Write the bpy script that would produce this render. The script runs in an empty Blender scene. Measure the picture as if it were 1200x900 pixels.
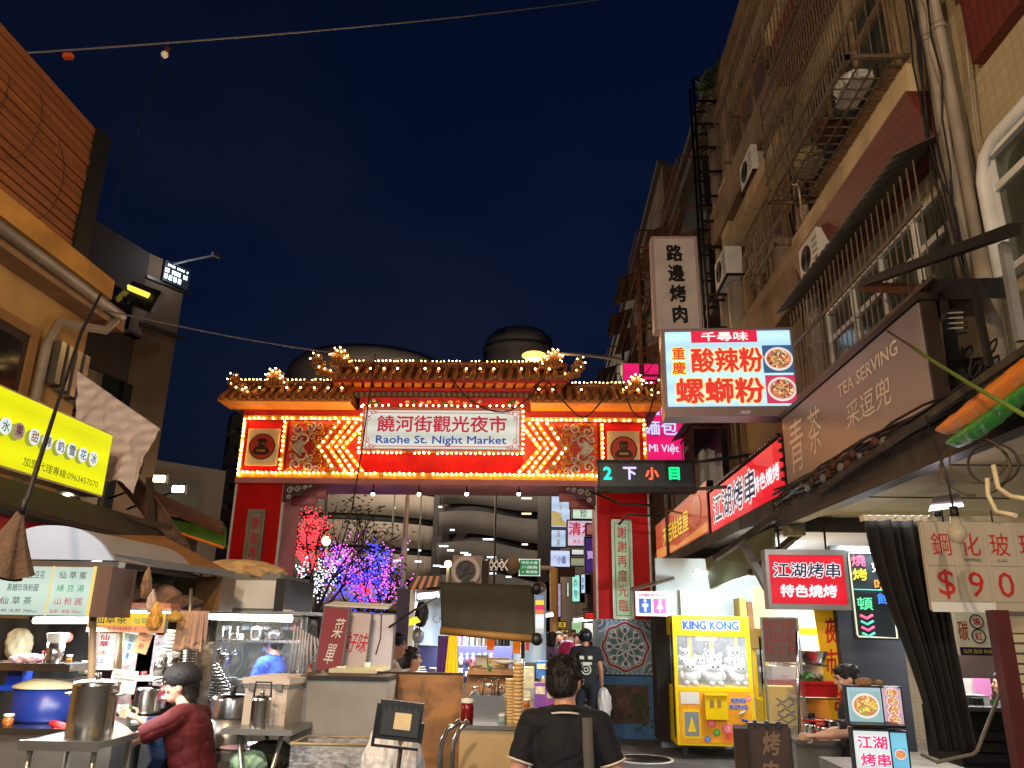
import bpy, math, random
from mathutils import Vector, Matrix
random.seed(7)
sc = bpy.context.scene
COL = sc.collection
PI = math.pi
V = Vector
R = math.radians

# ---------------------------------------------------------------- camera, sky, lights, exposure
YAW, PITCH, ROLL, FOC, EYE = R(2.4), R(17.5), R(1.0), 901.0, 1.75
_fw = V((-math.sin(YAW)*math.cos(PITCH), math.cos(YAW)*math.cos(PITCH), math.sin(PITCH)))
_rt = V((math.cos(YAW), math.sin(YAW), 0)); _up = _rt.cross(_fw)
_R = _rt*math.cos(ROLL) + _up*math.sin(ROLL); _U = _up*math.cos(ROLL) - _rt*math.sin(ROLL)
cam = bpy.data.cameras.new("camera"); camo = bpy.data.objects.new("camera", cam); COL.objects.link(camo)
cam.sensor_width = 36; cam.lens = 36*FOC/1200; cam.clip_start = 0.05; cam.clip_end = 2000
_m = Matrix((_R, _U, -_fw)).transposed().to_4x4(); _m.translation = (0, 0, EYE)
camo.matrix_world = _m
sc.camera = camo

world = bpy.data.worlds.new("World"); sc.world = world; world.use_nodes = True
nt = world.node_tree
sky = nt.nodes.new("ShaderNodeTexSky"); sky.sky_type = 'NISHITA'; sky.sun_disc = False
sky.sun_elevation = R(-0.85); sky.sun_rotation = R(200); sky.altitude = 0; sky.air_density = 1.0; sky.dust_density = .6; sky.ozone_density = 4.5
# thin cloud veil lit from below by the city, all round the sky
_tc = nt.nodes.new("ShaderNodeTexCoord"); _mp = nt.nodes.new("ShaderNodeMapping"); _mp.inputs["Scale"].default_value = (1, 1, 2.2)
_nz = nt.nodes.new("ShaderNodeTexNoise"); _nz.inputs["Scale"].default_value = 1.7; _nz.inputs["Detail"].default_value = 5
_mr = nt.nodes.new("ShaderNodeMapRange"); _mr.inputs[1].default_value = .48; _mr.inputs[2].default_value = .75; _mr.inputs[4].default_value = .28
_mx = nt.nodes.new("ShaderNodeMix"); _mx.data_type = 'RGBA'; _mx.inputs[7].default_value = (.26, .24, .36, 1)
nt.links.new(_tc.outputs["Generated"], _mp.inputs[0]); nt.links.new(_mp.outputs[0], _nz.inputs[0]); nt.links.new(_nz.outputs[0], _mr.inputs[0])
nt.links.new(_mr.outputs[0], _mx.inputs[0]); nt.links.new(sky.outputs[0], _mx.inputs[6]); nt.links.new(_mx.outputs[2], nt.nodes["Background"].inputs[0])
nt.nodes["Background"].inputs[1].default_value = 0.07
sc.view_settings.view_transform = 'Standard'; sc.view_settings.look = 'None'
sc.view_settings.exposure = 0.0; sc.view_settings.gamma = 1.0
sc.cycles.max_bounces = 6; sc.cycles.diffuse_bounces = 3; sc.cycles.glossy_bounces = 3
sc.cycles.transparent_max_bounces = 12; sc.cycles.transmission_bounces = 4
sc.cycles.sample_clamp_indirect = 3.0; sc.cycles.caustics_reflective = False; sc.cycles.caustics_refractive = False
sc.cycles.use_denoising = True
try: sc.cycles.denoiser = 'OPENIMAGEDENOISE'
except Exception: pass

def at(px, py, X=None, Y=None, Z=None):
    """real-world point seen in direction (px, py) of the 1200x900 photograph, on the plane X=, Y= or Z="""
    d = _fw*FOC + _R*(px-600) + _U*(450-py)
    t = X/d.x if X is not None else Y/d.y if Y is not None else (Z-EYE)/d.z
    return V((0, 0, EYE)) + d*t

# ---------------------------------------------------------------- materials
def c(r, g, b):
    f = lambda v: (v/255/12.92) if v/255 <= .04045 else ((v/255+.055)/1.055)**2.4
    return (f(r), f(g), f(b))
MATS = {}
def mat(name, col, rough=.6, metal=0., em=None, es=0., noise=None, bump=None, alpha=1., spec=.5, trans=0., brick=None, stain=None, wave=None):
    if name in MATS: return MATS[name]
    m = bpy.data.materials.new(name); m.use_nodes = True
    n = m.node_tree; p = n.nodes["Principled BSDF"]; L = n.links
    p.inputs["Base Color"].default_value = (*col, 1); p.inputs["Roughness"].default_value = rough
    p.inputs["Metallic"].default_value = metal; p.inputs["Specular IOR Level"].default_value = spec
    p.inputs["Alpha"].default_value = alpha; p.inputs["Transmission Weight"].default_value = trans
    tc = n.nodes.new("ShaderNodeTexCoord"); src = None
    geo = n.nodes.new("ShaderNodeNewGeometry")
    def mix(a, b, fac, mode='MIX'):
        x = n.nodes.new("ShaderNodeMix"); x.data_type = 'RGBA'; x.blend_type = mode
        if isinstance(fac, float): x.inputs[0].default_value = fac
        else: L.new(fac, x.inputs[0])
        for i, q in ((6, a), (7, b)):
            if isinstance(q, tuple): x.inputs[i].default_value = (*q, 1)
            else: L.new(q, x.inputs[i])
        return x.outputs[2]
    if brick:                                     # tile size, joint colour
        w, h, jc = brick
        bt = n.nodes.new("ShaderNodeTexBrick"); mp = n.nodes.new("ShaderNodeCombineXYZ"); sp = n.nodes.new("ShaderNodeSeparateXYZ")
        L.new(geo.outputs["Position"], sp.inputs[0])
        ad = n.nodes.new("ShaderNodeMath"); ad.operation = 'ADD'; L.new(sp.outputs[0], ad.inputs[0]); L.new(sp.outputs[1], ad.inputs[1])
        L.new(ad.outputs[0], mp.inputs[0]); L.new(sp.outputs[2], mp.inputs[1]); L.new(mp.outputs[0], bt.inputs[0])
        bt.inputs["Scale"].default_value = 1; bt.inputs["Brick Width"].default_value = w; bt.inputs["Row Height"].default_value = h
        bt.inputs["Mortar Size"].default_value = h*.08; bt.offset = 0.0
        bt.inputs["Color1"].default_value = (*col, 1); bt.inputs["Color2"].default_value = (*[v*.8 for v in col], 1); bt.inputs["Mortar"].default_value = (*jc, 1)
        src = bt.outputs[0]
    if noise:                                     # scale, amount, (stretch)
        nz = n.nodes.new("ShaderNodeTexNoise"); nz.inputs["Scale"].default_value = noise[0]; nz.inputs["Detail"].default_value = 6
        mp = n.nodes.new("ShaderNodeMapping"); mp.inputs["Scale"].default_value = noise[2] if len(noise) > 2 else (1, 1, 1)
        L.new(tc.outputs["Object"], mp.inputs[0]); L.new(mp.outputs[0], nz.inputs[0])
        ra = n.nodes.new("ShaderNodeMapRange"); ra.inputs[1].default_value = .3; ra.inputs[2].default_value = .7
        L.new(nz.outputs[0], ra.inputs[0])
        a = noise[1]; lo = tuple(v*(1-a) for v in col); hi = tuple(min(1, v*(1+a*.6)) for v in col)
        o = mix(lo, hi, ra.outputs[0])
        src = mix(src, o, .5) if src else o
    if stain:                                     # colour, scale, threshold
        nz = n.nodes.new("ShaderNodeTexNoise"); nz.inputs["Scale"].default_value = stain[1]; nz.inputs["Detail"].default_value = 8; nz.inputs["Roughness"].default_value = .7
        L.new(tc.outputs["Object"], nz.inputs[0])
        ra = n.nodes.new("ShaderNodeMapRange"); ra.inputs[1].default_value = stain[2]; ra.inputs[2].default_value = stain[2]+.12
        L.new(nz.outputs[0], ra.inputs[0])
        src = mix(src if src else tuple(col), stain[0], ra.outputs[0])
    if wave:                                      # second colour, scale, direction
        wv = n.nodes.new("ShaderNodeTexWave"); wv.inputs["Scale"].default_value = wave[1]; wv.bands_direction = wave[2]; wv.inputs["Distortion"].default_value = wave[3]
        L.new(tc.outputs["Object"], wv.inputs[0]); src = mix(src if src else tuple(col), wave[0], wv.outputs[1])
    if src: L.new(src, p.inputs["Base Color"])
    if bump:
        nz = n.nodes.new("ShaderNodeTexNoise"); nz.inputs["Scale"].default_value = bump[0]; nz.inputs["Detail"].default_value = 5
        b = n.nodes.new("ShaderNodeBump"); b.inputs["Strength"].default_value = bump[1]; b.inputs["Distance"].default_value = .02
        L.new(tc.outputs["Object"], nz.inputs[0]); L.new(nz.outputs[0], b.inputs["Height"]); L.new(b.outputs[0], p.inputs["Normal"])
    if em or es:
        p.inputs["Emission Color"].default_value = (*(em or col), 1); p.inputs["Emission Strength"].default_value = es
    MATS[name] = m
    return m
def glow(name, col, s=1., sample=True):
    new = name not in MATS
    m = mat(name, tuple(v*.3 for v in col), .5, em=col, es=s)
    if new and sample and s <= 1.2:               # back-lit acrylic: tubes behind it make it a little uneven
        n = m.node_tree; L = n.links; tc = n.nodes.new("ShaderNodeTexCoord")
        nz = n.nodes.new("ShaderNodeTexNoise"); nz.inputs["Scale"].default_value = 1.3; nz.inputs["Detail"].default_value = 3
        wv = n.nodes.new("ShaderNodeTexWave"); wv.bands_direction = 'Z'; wv.inputs["Scale"].default_value = 1.1; wv.inputs["Distortion"].default_value = .6
        ad = n.nodes.new("ShaderNodeMath"); ad.operation = 'ADD'; r_ = n.nodes.new("ShaderNodeMapRange"); r_.inputs[2].default_value = 2; r_.inputs[3].default_value = s*.72; r_.inputs[4].default_value = s*1.14
        for q in (nz, wv): L.new(tc.outputs["Object"], q.inputs[0])
        L.new(nz.outputs[0], ad.inputs[0]); L.new(wv.outputs[1], ad.inputs[1]); L.new(ad.outputs[0], r_.inputs[0]); L.new(r_.outputs[0], n.nodes["Principled BSDF"].inputs["Emission Strength"])
    if not sample:
        try: m.cycles.emission_sampling = 'NONE'
        except Exception: pass
    return m
def lit(name, col, s=.9):      # print on a backlit face
    return glow(name, col, s, False)

# ---------------------------------------------------------------- mesh builder
class B:
    def __init__(s): s.v = []; s.f = []; s.sm = []
    def add(s, vs, fs, sm=False):
        o = len(s.v); s.v += [V(v) for v in vs]; s.f += [tuple(i+o for i in f) for f in fs]; s.sm += [sm]*len(fs); return s
    def box(s, cen, size, rot=None):
        x, y, z = [q/2 for q in size]; cen = V(cen)
        vs = [V((a*x, b*y, d*z)) for a in (-1, 1) for b in (-1, 1) for d in (-1, 1)]
        if rot is not None:
            r = rot if isinstance(rot, Matrix) else Matrix.Rotation(rot, 3, 'Z'); vs = [r @ v for v in vs]
        return s.add([v+cen for v in vs], [(0, 1, 3, 2), (4, 6, 7, 5), (0, 4, 5, 1), (2, 3, 7, 6), (0, 2, 6, 4), (1, 5, 7, 3)])
    def bb(s, x0, x1, y0, y1, z0, z1): return s.box(((x0+x1)/2, (y0+y1)/2, (z0+z1)/2), (abs(x1-x0), abs(y1-y0), abs(z1-z0)))
    def bar(s, p, q, w, h=None):
        p, q = V(p), V(q); d = q-p; l = d.length
        if l < 1e-6: return s
        z = V((0, 0, 1)) if abs(d.normalized().z) < .95 else V((0, 1, 0))
        x = d.normalized(); y = z.cross(x).normalized(); z = x.cross(y)
        return s.box((p+q)/2, (l, w, h or w), Matrix((x, y, z)).transposed())
    def ring(s, rings, closed=True, caps=True, sm=True):
        n = len(rings[0]); vs = [v for r in rings for v in r]; fs = []
        for i in range(len(rings)-1):
            for j in range(n if closed else n-1):
                k = (j+1) % n; fs.append((i*n+j, i*n+k, (i+1)*n+k, (i+1)*n+j))
        s.add(vs, fs, sm)
        if caps and closed:
            o = len(s.v)-len(vs)
            s.f += [tuple(o+j for j in range(n))[::-1], tuple(o+(len(rings)-1)*n+j for j in range(n))]; s.sm += [False, False]
        return s
    def tube(s, pts, r, n=8, flat=1., caps=True):
        pts = [V(p) for p in pts]; rs = r if isinstance(r, (list, tuple)) else [r]*len(pts)
        rings = []; ref = None
        for i, p in enumerate(pts):
            d = (pts[min(i+1, len(pts)-1)]-pts[max(i-1, 0)])
            if d.length < 1e-9: d = V((0, 0, 1))
            d.normalize()
            if ref is None: ref = V((0, 0, 1)) if abs(d.z) < .9 else V((1, 0, 0))
            x = ref - d*ref.dot(d)
            if x.length < 1e-6: x = V((0, 1, 0)) - d*d.y
            x.normalize(); y = d.cross(x); ref = x
            rings.append([p + x*math.cos(2*PI*j/n)*rs[i]*flat + y*math.sin(2*PI*j/n)*rs[i] for j in range(n)])
        return s.ring(rings, caps=caps)
    def cyl(s, p, q, r, n=12, r2=None): return s.tube([p, q], [r, r if r2 is None else r2], n)
    def lathe(s, prof, cen=(0, 0, 0), n=20, rot=None, caps=True):
        cen = V(cen); rings = []
        for r, z in prof:
            rg = [V((r*math.cos(2*PI*j/n), r*math.sin(2*PI*j/n), z)) for j in range(n)]
            if rot is not None: rg = [rot @ v for v in rg]
            rings.append([v+cen for v in rg])
        return s.ring(rings, caps=caps)
    def ell(s, cen, rad, n=10, m=7, rot=None):
        if not isinstance(rad, (tuple, list)): rad = (rad,)*3
        cen = V(cen); rings = []
        for i in range(m+1):
            t = PI*(i+.02)/(m+.04)-PI/2
            rg = [V((rad[0]*math.cos(t)*math.cos(2*PI*j/n), rad[1]*math.cos(t)*math.sin(2*PI*j/n), rad[2]*math.sin(t))) for j in range(n)]
            if rot is not None: rg = [rot @ v for v in rg]
            rings.append([v+cen for v in rg])
        return s.ring(rings)
    def bulb(s, cen, r):
        g = (1+5**.5)/2; k = r/(1+g*g)**.5; cen = V(cen)
        vs = [V(v)*k+cen for v in ((-1, g, 0), (1, g, 0), (-1, -g, 0), (1, -g, 0), (0, -1, g), (0, 1, g), (0, -1, -g), (0, 1, -g), (g, 0, -1), (g, 0, 1), (-g, 0, -1), (-g, 0, 1))]
        return s.add(vs, [(0, 11, 5), (0, 5, 1), (0, 1, 7), (0, 7, 10), (0, 10, 11), (1, 5, 9), (5, 11, 4), (11, 10, 2), (10, 7, 6), (7, 1, 8), (3, 9, 4), (3, 4, 2), (3, 2, 6), (3, 6, 8), (3, 8, 9), (4, 9, 5), (2, 4, 11), (6, 2, 10), (8, 6, 7), (9, 8, 1)], True)
    def prism(s, poly, y0, y1, fr=None):          # polygon in XZ, extruded along Y
        n = len(poly); vs = [V((a, y0, b)) for a, b in poly]+[V((a, y1, b)) for a, b in poly]
        if fr: vs = [fr @ v for v in vs]
        return s.add(vs, [tuple(range(n)), tuple(range(2*n-1, n-1, -1))]+[(i, i+n, (i+1) % n+n, (i+1) % n) for i in range(n)])
    def slab(s, pts, t=.01):                      # a sheet with thickness through 3-4 world points
        pts = [V(p) for p in pts]; nn = (pts[1]-pts[0]).cross(pts[-1]-pts[0]).normalized()*t
        n = len(pts); return s.add(pts+[p+nn for p in pts], [tuple(range(n)), tuple(range(2*n-1, n-1, -1))]+[(i, i+n, (i+1) % n+n, (i+1) % n) for i in range(n)])
    def grid(s, fn, nu, nv, t=0.):                # fn(u,v)->point ; cloth-like sheet
        P = [[V(fn(i/nu, j/nv)) for j in range(nv+1)] for i in range(nu+1)]
        vs = [p for r in P for p in r]; w = nv+1
        fs = [(i*w+j, (i+1)*w+j, (i+1)*w+j+1, i*w+j+1) for i in range(nu) for j in range(nv)]
        if t:
            nn = []
            for i in range(nu+1):
                for j in range(nv+1):
                    a = P[min(i+1, nu)][j]-P[max(i-1, 0)][j]; b = P[i][min(j+1, nv)]-P[i][max(j-1, 0)]
                    q = a.cross(b); nn.append(q.normalized()*t if q.length > 1e-9 else V((0, 0, t)))
            k = len(vs); back = [v+q for v, q in zip(vs, nn)]
            fs2 = [tuple(x+k for x in reversed(f)) for f in fs]
            edge = [j for j in range(w)]+[i*w+nv for i in range(1, nu+1)]+[nu*w+j for j in range(nv-1, -1, -1)]+[i*w for i in range(nu-1, 0, -1)]
            fs3 = [(edge[i], edge[(i+1) % len(edge)], edge[(i+1) % len(edge)]+k, edge[i]+k) for i in range(len(edge))]
            return s.add(vs+back, fs+fs2+fs3, True)
        return s.add(vs, fs, True)
    def mesh(s, name, inv=None):
        me = bpy.data.meshes.new(name)
        me.from_pydata([(inv @ v)[:] if inv else v[:] for v in s.v], [], s.f); me.update()
        me.polygons.foreach_set("use_smooth", s.sm); return me

WM = {}                                           # world matrices, kept by hand
def _props(o, label, cat, group, kind):
    if label: o["label"] = label
    if cat: o["category"] = cat
    if group: o["group"] = group
    if kind: o["kind"] = kind
def thing(name, label, cat, loc=(0, 0, 0), rz=0., group=None, kind=None, tilt=None):
    o = bpy.data.objects.new(name, None); COL.objects.link(o); o.empty_display_size = .1
    m = Matrix.Translation(V(loc)) @ Matrix.Rotation(rz, 4, 'Z')
    if tilt is not None: m = m @ tilt
    o.matrix_world = m; WM[o.name] = m
    _props(o, label, cat, group, kind); return o
def part(b, name, m, parent, label=None, world=False, kind=None):
    """one mesh object under its thing; world=True: the builder holds world coordinates"""
    pm = WM[parent.name]
    me = b.mesh(name, pm.inverted() if world else None) if isinstance(b, B) else b
    if m is not None: me.materials.clear(); me.materials.append(m)
    o = bpy.data.objects.new(name, me); COL.objects.link(o); o.parent = parent; WM[o.name] = pm
    _props(o, label, None, None, kind); return o
def single(b, name, m, label, cat, loc=None, group=None, kind=None):
    """a thing that is one mesh, builder in world coordinates"""
    if loc is None:
        xs = [v.x for v in b.v]; ys = [v.y for v in b.v]; loc = ((min(xs)+max(xs))/2, (min(ys)+max(ys))/2, min(v.z for v in b.v))
    mw = Matrix.Translation(V(loc)); me = b.mesh(name, mw.inverted()); me.materials.append(m)
    o = bpy.data.objects.new(name, me); COL.objects.link(o); o.matrix_world = mw; WM[o.name] = mw
    _props(o, label, cat, group, kind); return o
def struct(b, name, m, parent=None):
    if parent: return part(b, name, m, parent, world=True)
    return single(b, name, m, None, None, loc=(0, 0, 0), kind='structure')
def kids(o): return [x for x in COL.objects if x.parent == o]
def dup(root, loc, rz, label=None, scale=None):
    def cp(o, par):
        n = o.copy(); COL.objects.link(n); n.parent = par
        for k in KIDS.get(o.name, []): cp(k, n)
        return n
    KIDS = {}
    for x in COL.objects:
        if x.parent: KIDS.setdefault(x.parent.name, []).append(x)
    n = cp(root, None); m = Matrix.Translation(V(loc)) @ Matrix.Rotation(rz, 4, 'Z')
    if scale: m = m @ Matrix.Scale(scale, 4)
    n.matrix_world = m; WM[n.name] = m
    if label: n["label"] = label
    return n

_tc = {}
def _tmesh(s, off, sp, res, ext=0.):
    k = (s, off, sp, ext)
    if k in _tc: return _tc[k]
    cu = bpy.data.curves.new("t", 'FONT'); cu.body = s; cu.size = 1; cu.offset = off; cu.resolution_u = res
    cu.align_x = 'CENTER'; cu.space_line = sp; cu.space_character = 1.0; cu.extrude = ext
    o = bpy.data.objects.new("t", cu); me = bpy.data.meshes.new_from_object(o)
    vs = [v.co.copy() for v in me.vertices]; fs = [tuple(p.vertices) for p in me.polygons]
    bpy.data.objects.remove(o); bpy.data.curves.remove(cu); bpy.data.meshes.remove(me)
    _tc[k] = (vs, fs); return _tc[k]
def text(s, parent, m, cx, cz, w=None, h=None, off=.0, y=-.004, out=None, vert=False, sp=1.15, shear=0., name="lettering", ext=0.):
    """lettering on the face of a sign (local X right, Z up, front -Y); fitted into w x h around cx, cz"""
    if vert: s = "\n".join(s)
    vs, fs = _tmesh(s, 0, sp, 2, ext)
    x0, x1 = min(v.x for v in vs), max(v.x for v in vs); z0, z1 = min(v.y for v in vs), max(v.y for v in vs)
    kx = w/(x1-x0) if w else None; kz = h/(z1-z0) if h else None
    kx = kx or kz; kz = kz or kx
    mx, mz = (x0+x1)/2, (z0+z1)/2
    zw = (z1-z0)*kz if not vert else kx
    def mk(bold, yy, mm, nm, ring):
        b = B(); g = bold*min(kx, kz)
        sh = [(0, 0)] if not bold else [(math.cos(a)*g, math.sin(a)*g) for a in [2*PI*i/ring for i in range(ring)]]+[(0, 0)]
        for k, (dx, dz) in enumerate(sh):
            b.add([V((cx+(v.x-mx)*kx+shear*(v.y-mz)*kz+dx, yy-v.z*kx-k*.00025, cz+(v.y-mz)*kz+dz)) for v in vs], fs)
        return part(b, nm, mm, parent)
    o = mk(off, y, m, name, 4)
    if out: mk(off+out[1], y+.0025, out[0], name+"_outline", 8)
    return o

def curve_pts(p, q, sag, n=12):
    p, q = V(p), V(q); return [p.lerp(q, i/n)-V((0, 0, sag*4*(i/n)*(1-i/n))) for i in range(n+1)]
# ---------------------------------------------------------------- palette
M = {}
def mk(k, *a, **kw): M[k] = mat(k, *a, **kw)
mk('asphalt', c(92, 91, 92), .75, noise=(6, .45), bump=(60, .5), stain=(c(58, 57, 58), 1.3, .52))
mk('concrete', c(120, 112, 100), .85, noise=(3, .35), bump=(20, .3))
mk('concrete_dark', c(78, 72, 66), .9, noise=(4, .4), bump=(20, .3))
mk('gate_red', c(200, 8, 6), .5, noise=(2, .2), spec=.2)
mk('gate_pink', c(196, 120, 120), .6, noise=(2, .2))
mk('gate_gold', c(215, 150, 40), .45, .3, noise=(20, .4))
mk('gate_cream', c(225, 200, 150), .6, noise=(5, .15))
mk('carving', c(190, 185, 175), .6, noise=(14, .4))
mk('glaze_tile', c(168, 100, 44), .3, 0., noise=(9, .5), bump=(30, .3))
mk('glaze_dark', c(120, 70, 28), .4, noise=(9, .5))
mk('dragon', c(158, 98, 42), .45, noise=(12, .6), bump=(40, .6))
mk('black', c(18, 18, 18), .5)
mk('black_metal', c(26, 25, 24), .45, .4, noise=(8, .3))
mk('steel', c(200, 200, 198), .22, 1., noise=(5, .12), bump=(3, .05))
mk('steel_dull', c(170, 170, 165), .38, .9, noise=(4, .2), bump=(8, .08))
mk('white_paint', c(215, 215, 210), .5, noise=(4, .12))
mk('grey_paint', c(120, 120, 118), .6, noise=(4, .2))
mk('wood', c(130, 88, 50), .6, noise=(3, .4, (1, 6, 1)), bump=(20, .2))
mk('rust', c(95, 55, 35), .8, noise=(12, .5), bump=(30, .4))
mk('cable', c(20, 20, 20), .6)
mk('glass_dark', c(20, 24, 28), .08, spec=.8)
mk('leaf', c(60, 80, 30), .7, noise=(2, .5))
mk('trunk', c(60, 48, 38), .9, noise=(8, .4))
mk('tower', c(128, 121, 113), .85, noise=(.15, .25), bump=(2, .1))
mk('tower_grey', c(72, 70, 70), .85, noise=(.2, .3))
mk('tower_dark', c(24, 26, 30), .6)
M['bulb'] = glow('bulb', (1., .60, .2), 30)
M['bulb_white'] = glow('bulb_white', (1., .8, .5), 40)
M['tube'] = glow('tube_light', (.92, .97, 1.), 9)
M['red_ink'] = mat('red_ink', c(200, 20, 50), .5); M['blue_ink'] = mat('blue_ink', c(20, 60, 160), .5)

# ---------------------------------------------------------------- ground
struct(B().bb(-200, 200, -30, 300, -.3, 0), 'ground', M['concrete_dark'])
struct(B().bb(-4.6, 3.0, -20, 120, -.02, .004), 'road', M['asphalt'])
struct(B().bb(3.0, 9, -20, 13.2, -.02, .12), 'pavement', M['concrete'])
mh = thing('manhole_cover', 'round iron manhole cover with a pale worn rim in the road before the gate', 'manhole cover', (1.45, 11.9, .004))
part(B().lathe([(.36, 0), (.36, .008), (.0, .008)], n=32, caps=False), 'lid', M['black_metal'], mh)
part(B().lathe([(.36, 0), (.41, 0), (.41, .012), (.36, .012)], n=32, caps=False), 'rim', M['white_paint'], mh)
single(B().bb(2.55, 2.62, 9.2, 11.4, .008, .012), 'road_marking', mat('worn_red_paint', c(150, 60, 60), .8, noise=(20, .5)), 'worn red painted line on the asphalt before the claw machine', 'road marking')

# ---------------------------------------------------------------- the gate
GX, GY = -1.88, 14.0
gate = thing('market_gate', 'red and gold paifang gate with tiled roofs and rows of lit bulbs across the street', 'gate', (GX, GY, 0))
def gp(b, n, m, lab=None, kind=None): return part(b, n, m, gate, lab, world=True, kind=kind)
x0, x1 = GX-3.8, GX+3.8
# pillars
for sx in (-1, 1):
    xa, xb = (x0, x0+.9) if sx < 0 else (x1-.95, x1)
    pl = gp(B().bb(xa, xb, 14.02, 15.05, 1.9 if sx > 0 else .9, 4.3), 'pillar', M['gate_red'])
    if sx < 0:
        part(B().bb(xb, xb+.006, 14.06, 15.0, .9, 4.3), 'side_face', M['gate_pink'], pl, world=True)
        part(B().bb(xa-.1, xb+.1, 13.95, 15.1, 0, .9), 'plinth', M['concrete'], pl, world=True)
    b = B()
    for x in (xa, xb):
        b.bb(x-.018, x+.018, 13.995, 14.05, 1.9, 4.3)
    part(b, 'edge_trim', M['white_paint'], pl, world=True)
    # plaque
    cx = at(299, 630, Y=14).x if sx < 0 else at(729, 660, Y=14).x
    zt, zb = (at(300, 598, Y=14).z, at(293, 720, Y=14).z) if sx < 0 else (at(729, 610, Y=14).z, at(732, 725, Y=14).z)
    w = .30 if sx < 0 else .34
    q = thing('pillar_plaque', 'tall green-white plaque with red thank-you characters on the right gate pillar' if sx > 0 else 'narrow pale plaque with red thank-you characters on the left gate pillar', 'plaque', (cx, 13.99, zb))
    h = zt-zb
    fm = mat('plaque_green', c(175, 205, 170), .5, noise=(3, .15), em=c(170, 215, 165), es=.14) if sx > 0 else mat('plaque_grey', c(150, 140, 118), .6, noise=(6, .3))
    part(B().bb(-w/2, w/2, -.05, 0, 0, h), 'board', fm, q)
    b = B()
    for a in (-1, 1): b.bb(a*w/2-.012, a*w/2+.012, -.066, 0, 0, h)
    b.bb(-w/2, w/2, -.065, 0, h-.012, h+.012); b.bb(-w/2, w/2, -.065, 0, -.012, .012); part(b, 'frame', M['steel_dull'], q)
    b = B()
    for a in (-1, 1): b.bb(a*(w/2-.045)-.005, a*(w/2-.045)+.005, -.054, -.05, .05, h-.05)
    for zz in (.05, h-.05): b.bb(-w/2+.045, w/2-.045, -.054, -.05, zz-.005, zz+.005)
    part(b, 'border_line', mat('line_dark', c(70, 90, 70), .6), q)
    text('謝謝再度光臨', q, M['red_ink'], 0, h/2, w=w*.48, h=h*.86, off=.012, y=-.055, vert=True)
# painted base of the right pillar
bs = gp(B().bb(x1-1.0, x1+.03, 13.97, 15.1, 0, .98), 'pillar_base', mat('mural_blue', c(70, 120, 170), .7, noise=(4, .3), stain=(c(120, 110, 100), 5, .6)))
part(B().bb(x1-.86, x1-.12, 13.962, 13.975, .24, .84), 'mural', mat('mural_mottle', c(96, 72, 66), .7, noise=(9, .6), stain=(c(60, 75, 45), 4, .5)), bs, world=True)
rr = random.Random(3)
b = B(); b2 = B()
for i in range(60):
    x, z = x1-.25+rr.gauss(0, .09), .12+rr.random()*.55
    b2.add([V((x, 13.95-rr.random()*.03, z)), V((x+.03, 13.94, z+.02)), V((x+.02, 13.94, z+.05)), V((x-.02, 13.95, z+.04))], [(0, 1, 2, 3)])
single(b2, 'climbing_weed', M['leaf'], 'small green weed growing up the painted foot of the gate pillar', 'plant')
# mosaic panel
mo = thing('mosaic_panel', 'square blue and white mandala mosaic panel with red ring on the gate pillar', 'mosaic', (x1-.485, 13.965, 1.0))
part(B().bb(-.5, .5, 0, .9, 0, .9), 'panel', mat('mosaic_ground', c(120, 150, 175), .5, noise=(12, .2)), mo)
def petal(r0, r1, wd, a, n=8):
    pts = []
    for i in range(n+1):
        t = i/n; r = r0+(r1-r0)*t; h = wd*math.sin(PI*t)
        pts.append((r, h))
    for i in range(n, -1, -1):
        t = i/n; r = r0+(r1-r0)*t; h = -wd*math.sin(PI*t)
        if 0 < i < n: pts.append((r, h))
    return [(p*math.cos(a)-q*math.sin(a), p*math.sin(a)+q*math.cos(a)+.45) for p, q in pts]
mw_, mr_, mb_, mg_ = mat('mosaic_white', c(225, 225, 215), .4), mat('mosaic_red', c(170, 40, 45), .4), mat('mosaic_blue', c(35, 70, 130), .4), mat('mosaic_green', c(50, 110, 100), .4)
for nm, mm, N, r0, r1, wd, ph, yy in (('petal', mw_, 8, .05, .22, .045, 0, -.006), ('petal', mb_, 8, .08, .19, .025, 0, -.009), ('petal', mg_, 8, .14, .28, .04, PI/8, -.006), ('petal', mw_, 8, .2, .34, .055, 0, -.006), ('petal', mb_, 8, .22, .32, .035, 0, -.009), ('petal', mw_, 16, .25, .34, .02, PI/16, -.007)):
    for i in range(N):
        part(B().prism(petal(r0, r1, wd, ph+2*PI*i/N), yy, 0), nm, mm, mo)
n = 48
b = B(); rg = []
def mandr(t): return .375+.018*math.cos(8*t)
b.tube([V((mandr(2*PI*i/n)*math.cos(2*PI*i/n), -.004, .45+mandr(2*PI*i/n)*math.sin(2*PI*i/n))) for i in range(n+1)], .016, 5); part(b, 'ring', mr_, mo)
b = B(); b.tube([V(((mandr(2*PI*i/n)-.03)*math.cos(2*PI*i/n), -.004, .45+(mandr(2*PI*i/n)-.03)*math.sin(2*PI*i/n))) for i in range(n+1)], .006, 5)
b.tube([V(((mandr(2*PI*i/n)+.028)*math.cos(2*PI*i/n), -.004, .45+(mandr(2*PI*i/n)+.028)*math.sin(2*PI*i/n))) for i in range(n+1)], .008, 5); part(b, 'ring', mw_, mo)
for sx in (-1, 1):
    for sz in (-1, 1):
        for k, (mm, r0) in enumerate(((mw_, .07), (mb_, .12), (mw_, .17), (mr_, .045))):
            b = B(); b.tube([V((sx*.46-sx*r0*math.cos(a), -.003, .45+sz*.41-sz*r0*math.sin(a))) for a in [PI/2*i/8 for i in range(9)]], .01, 4); part(b, 'corner_arc', mm, mo)
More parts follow.
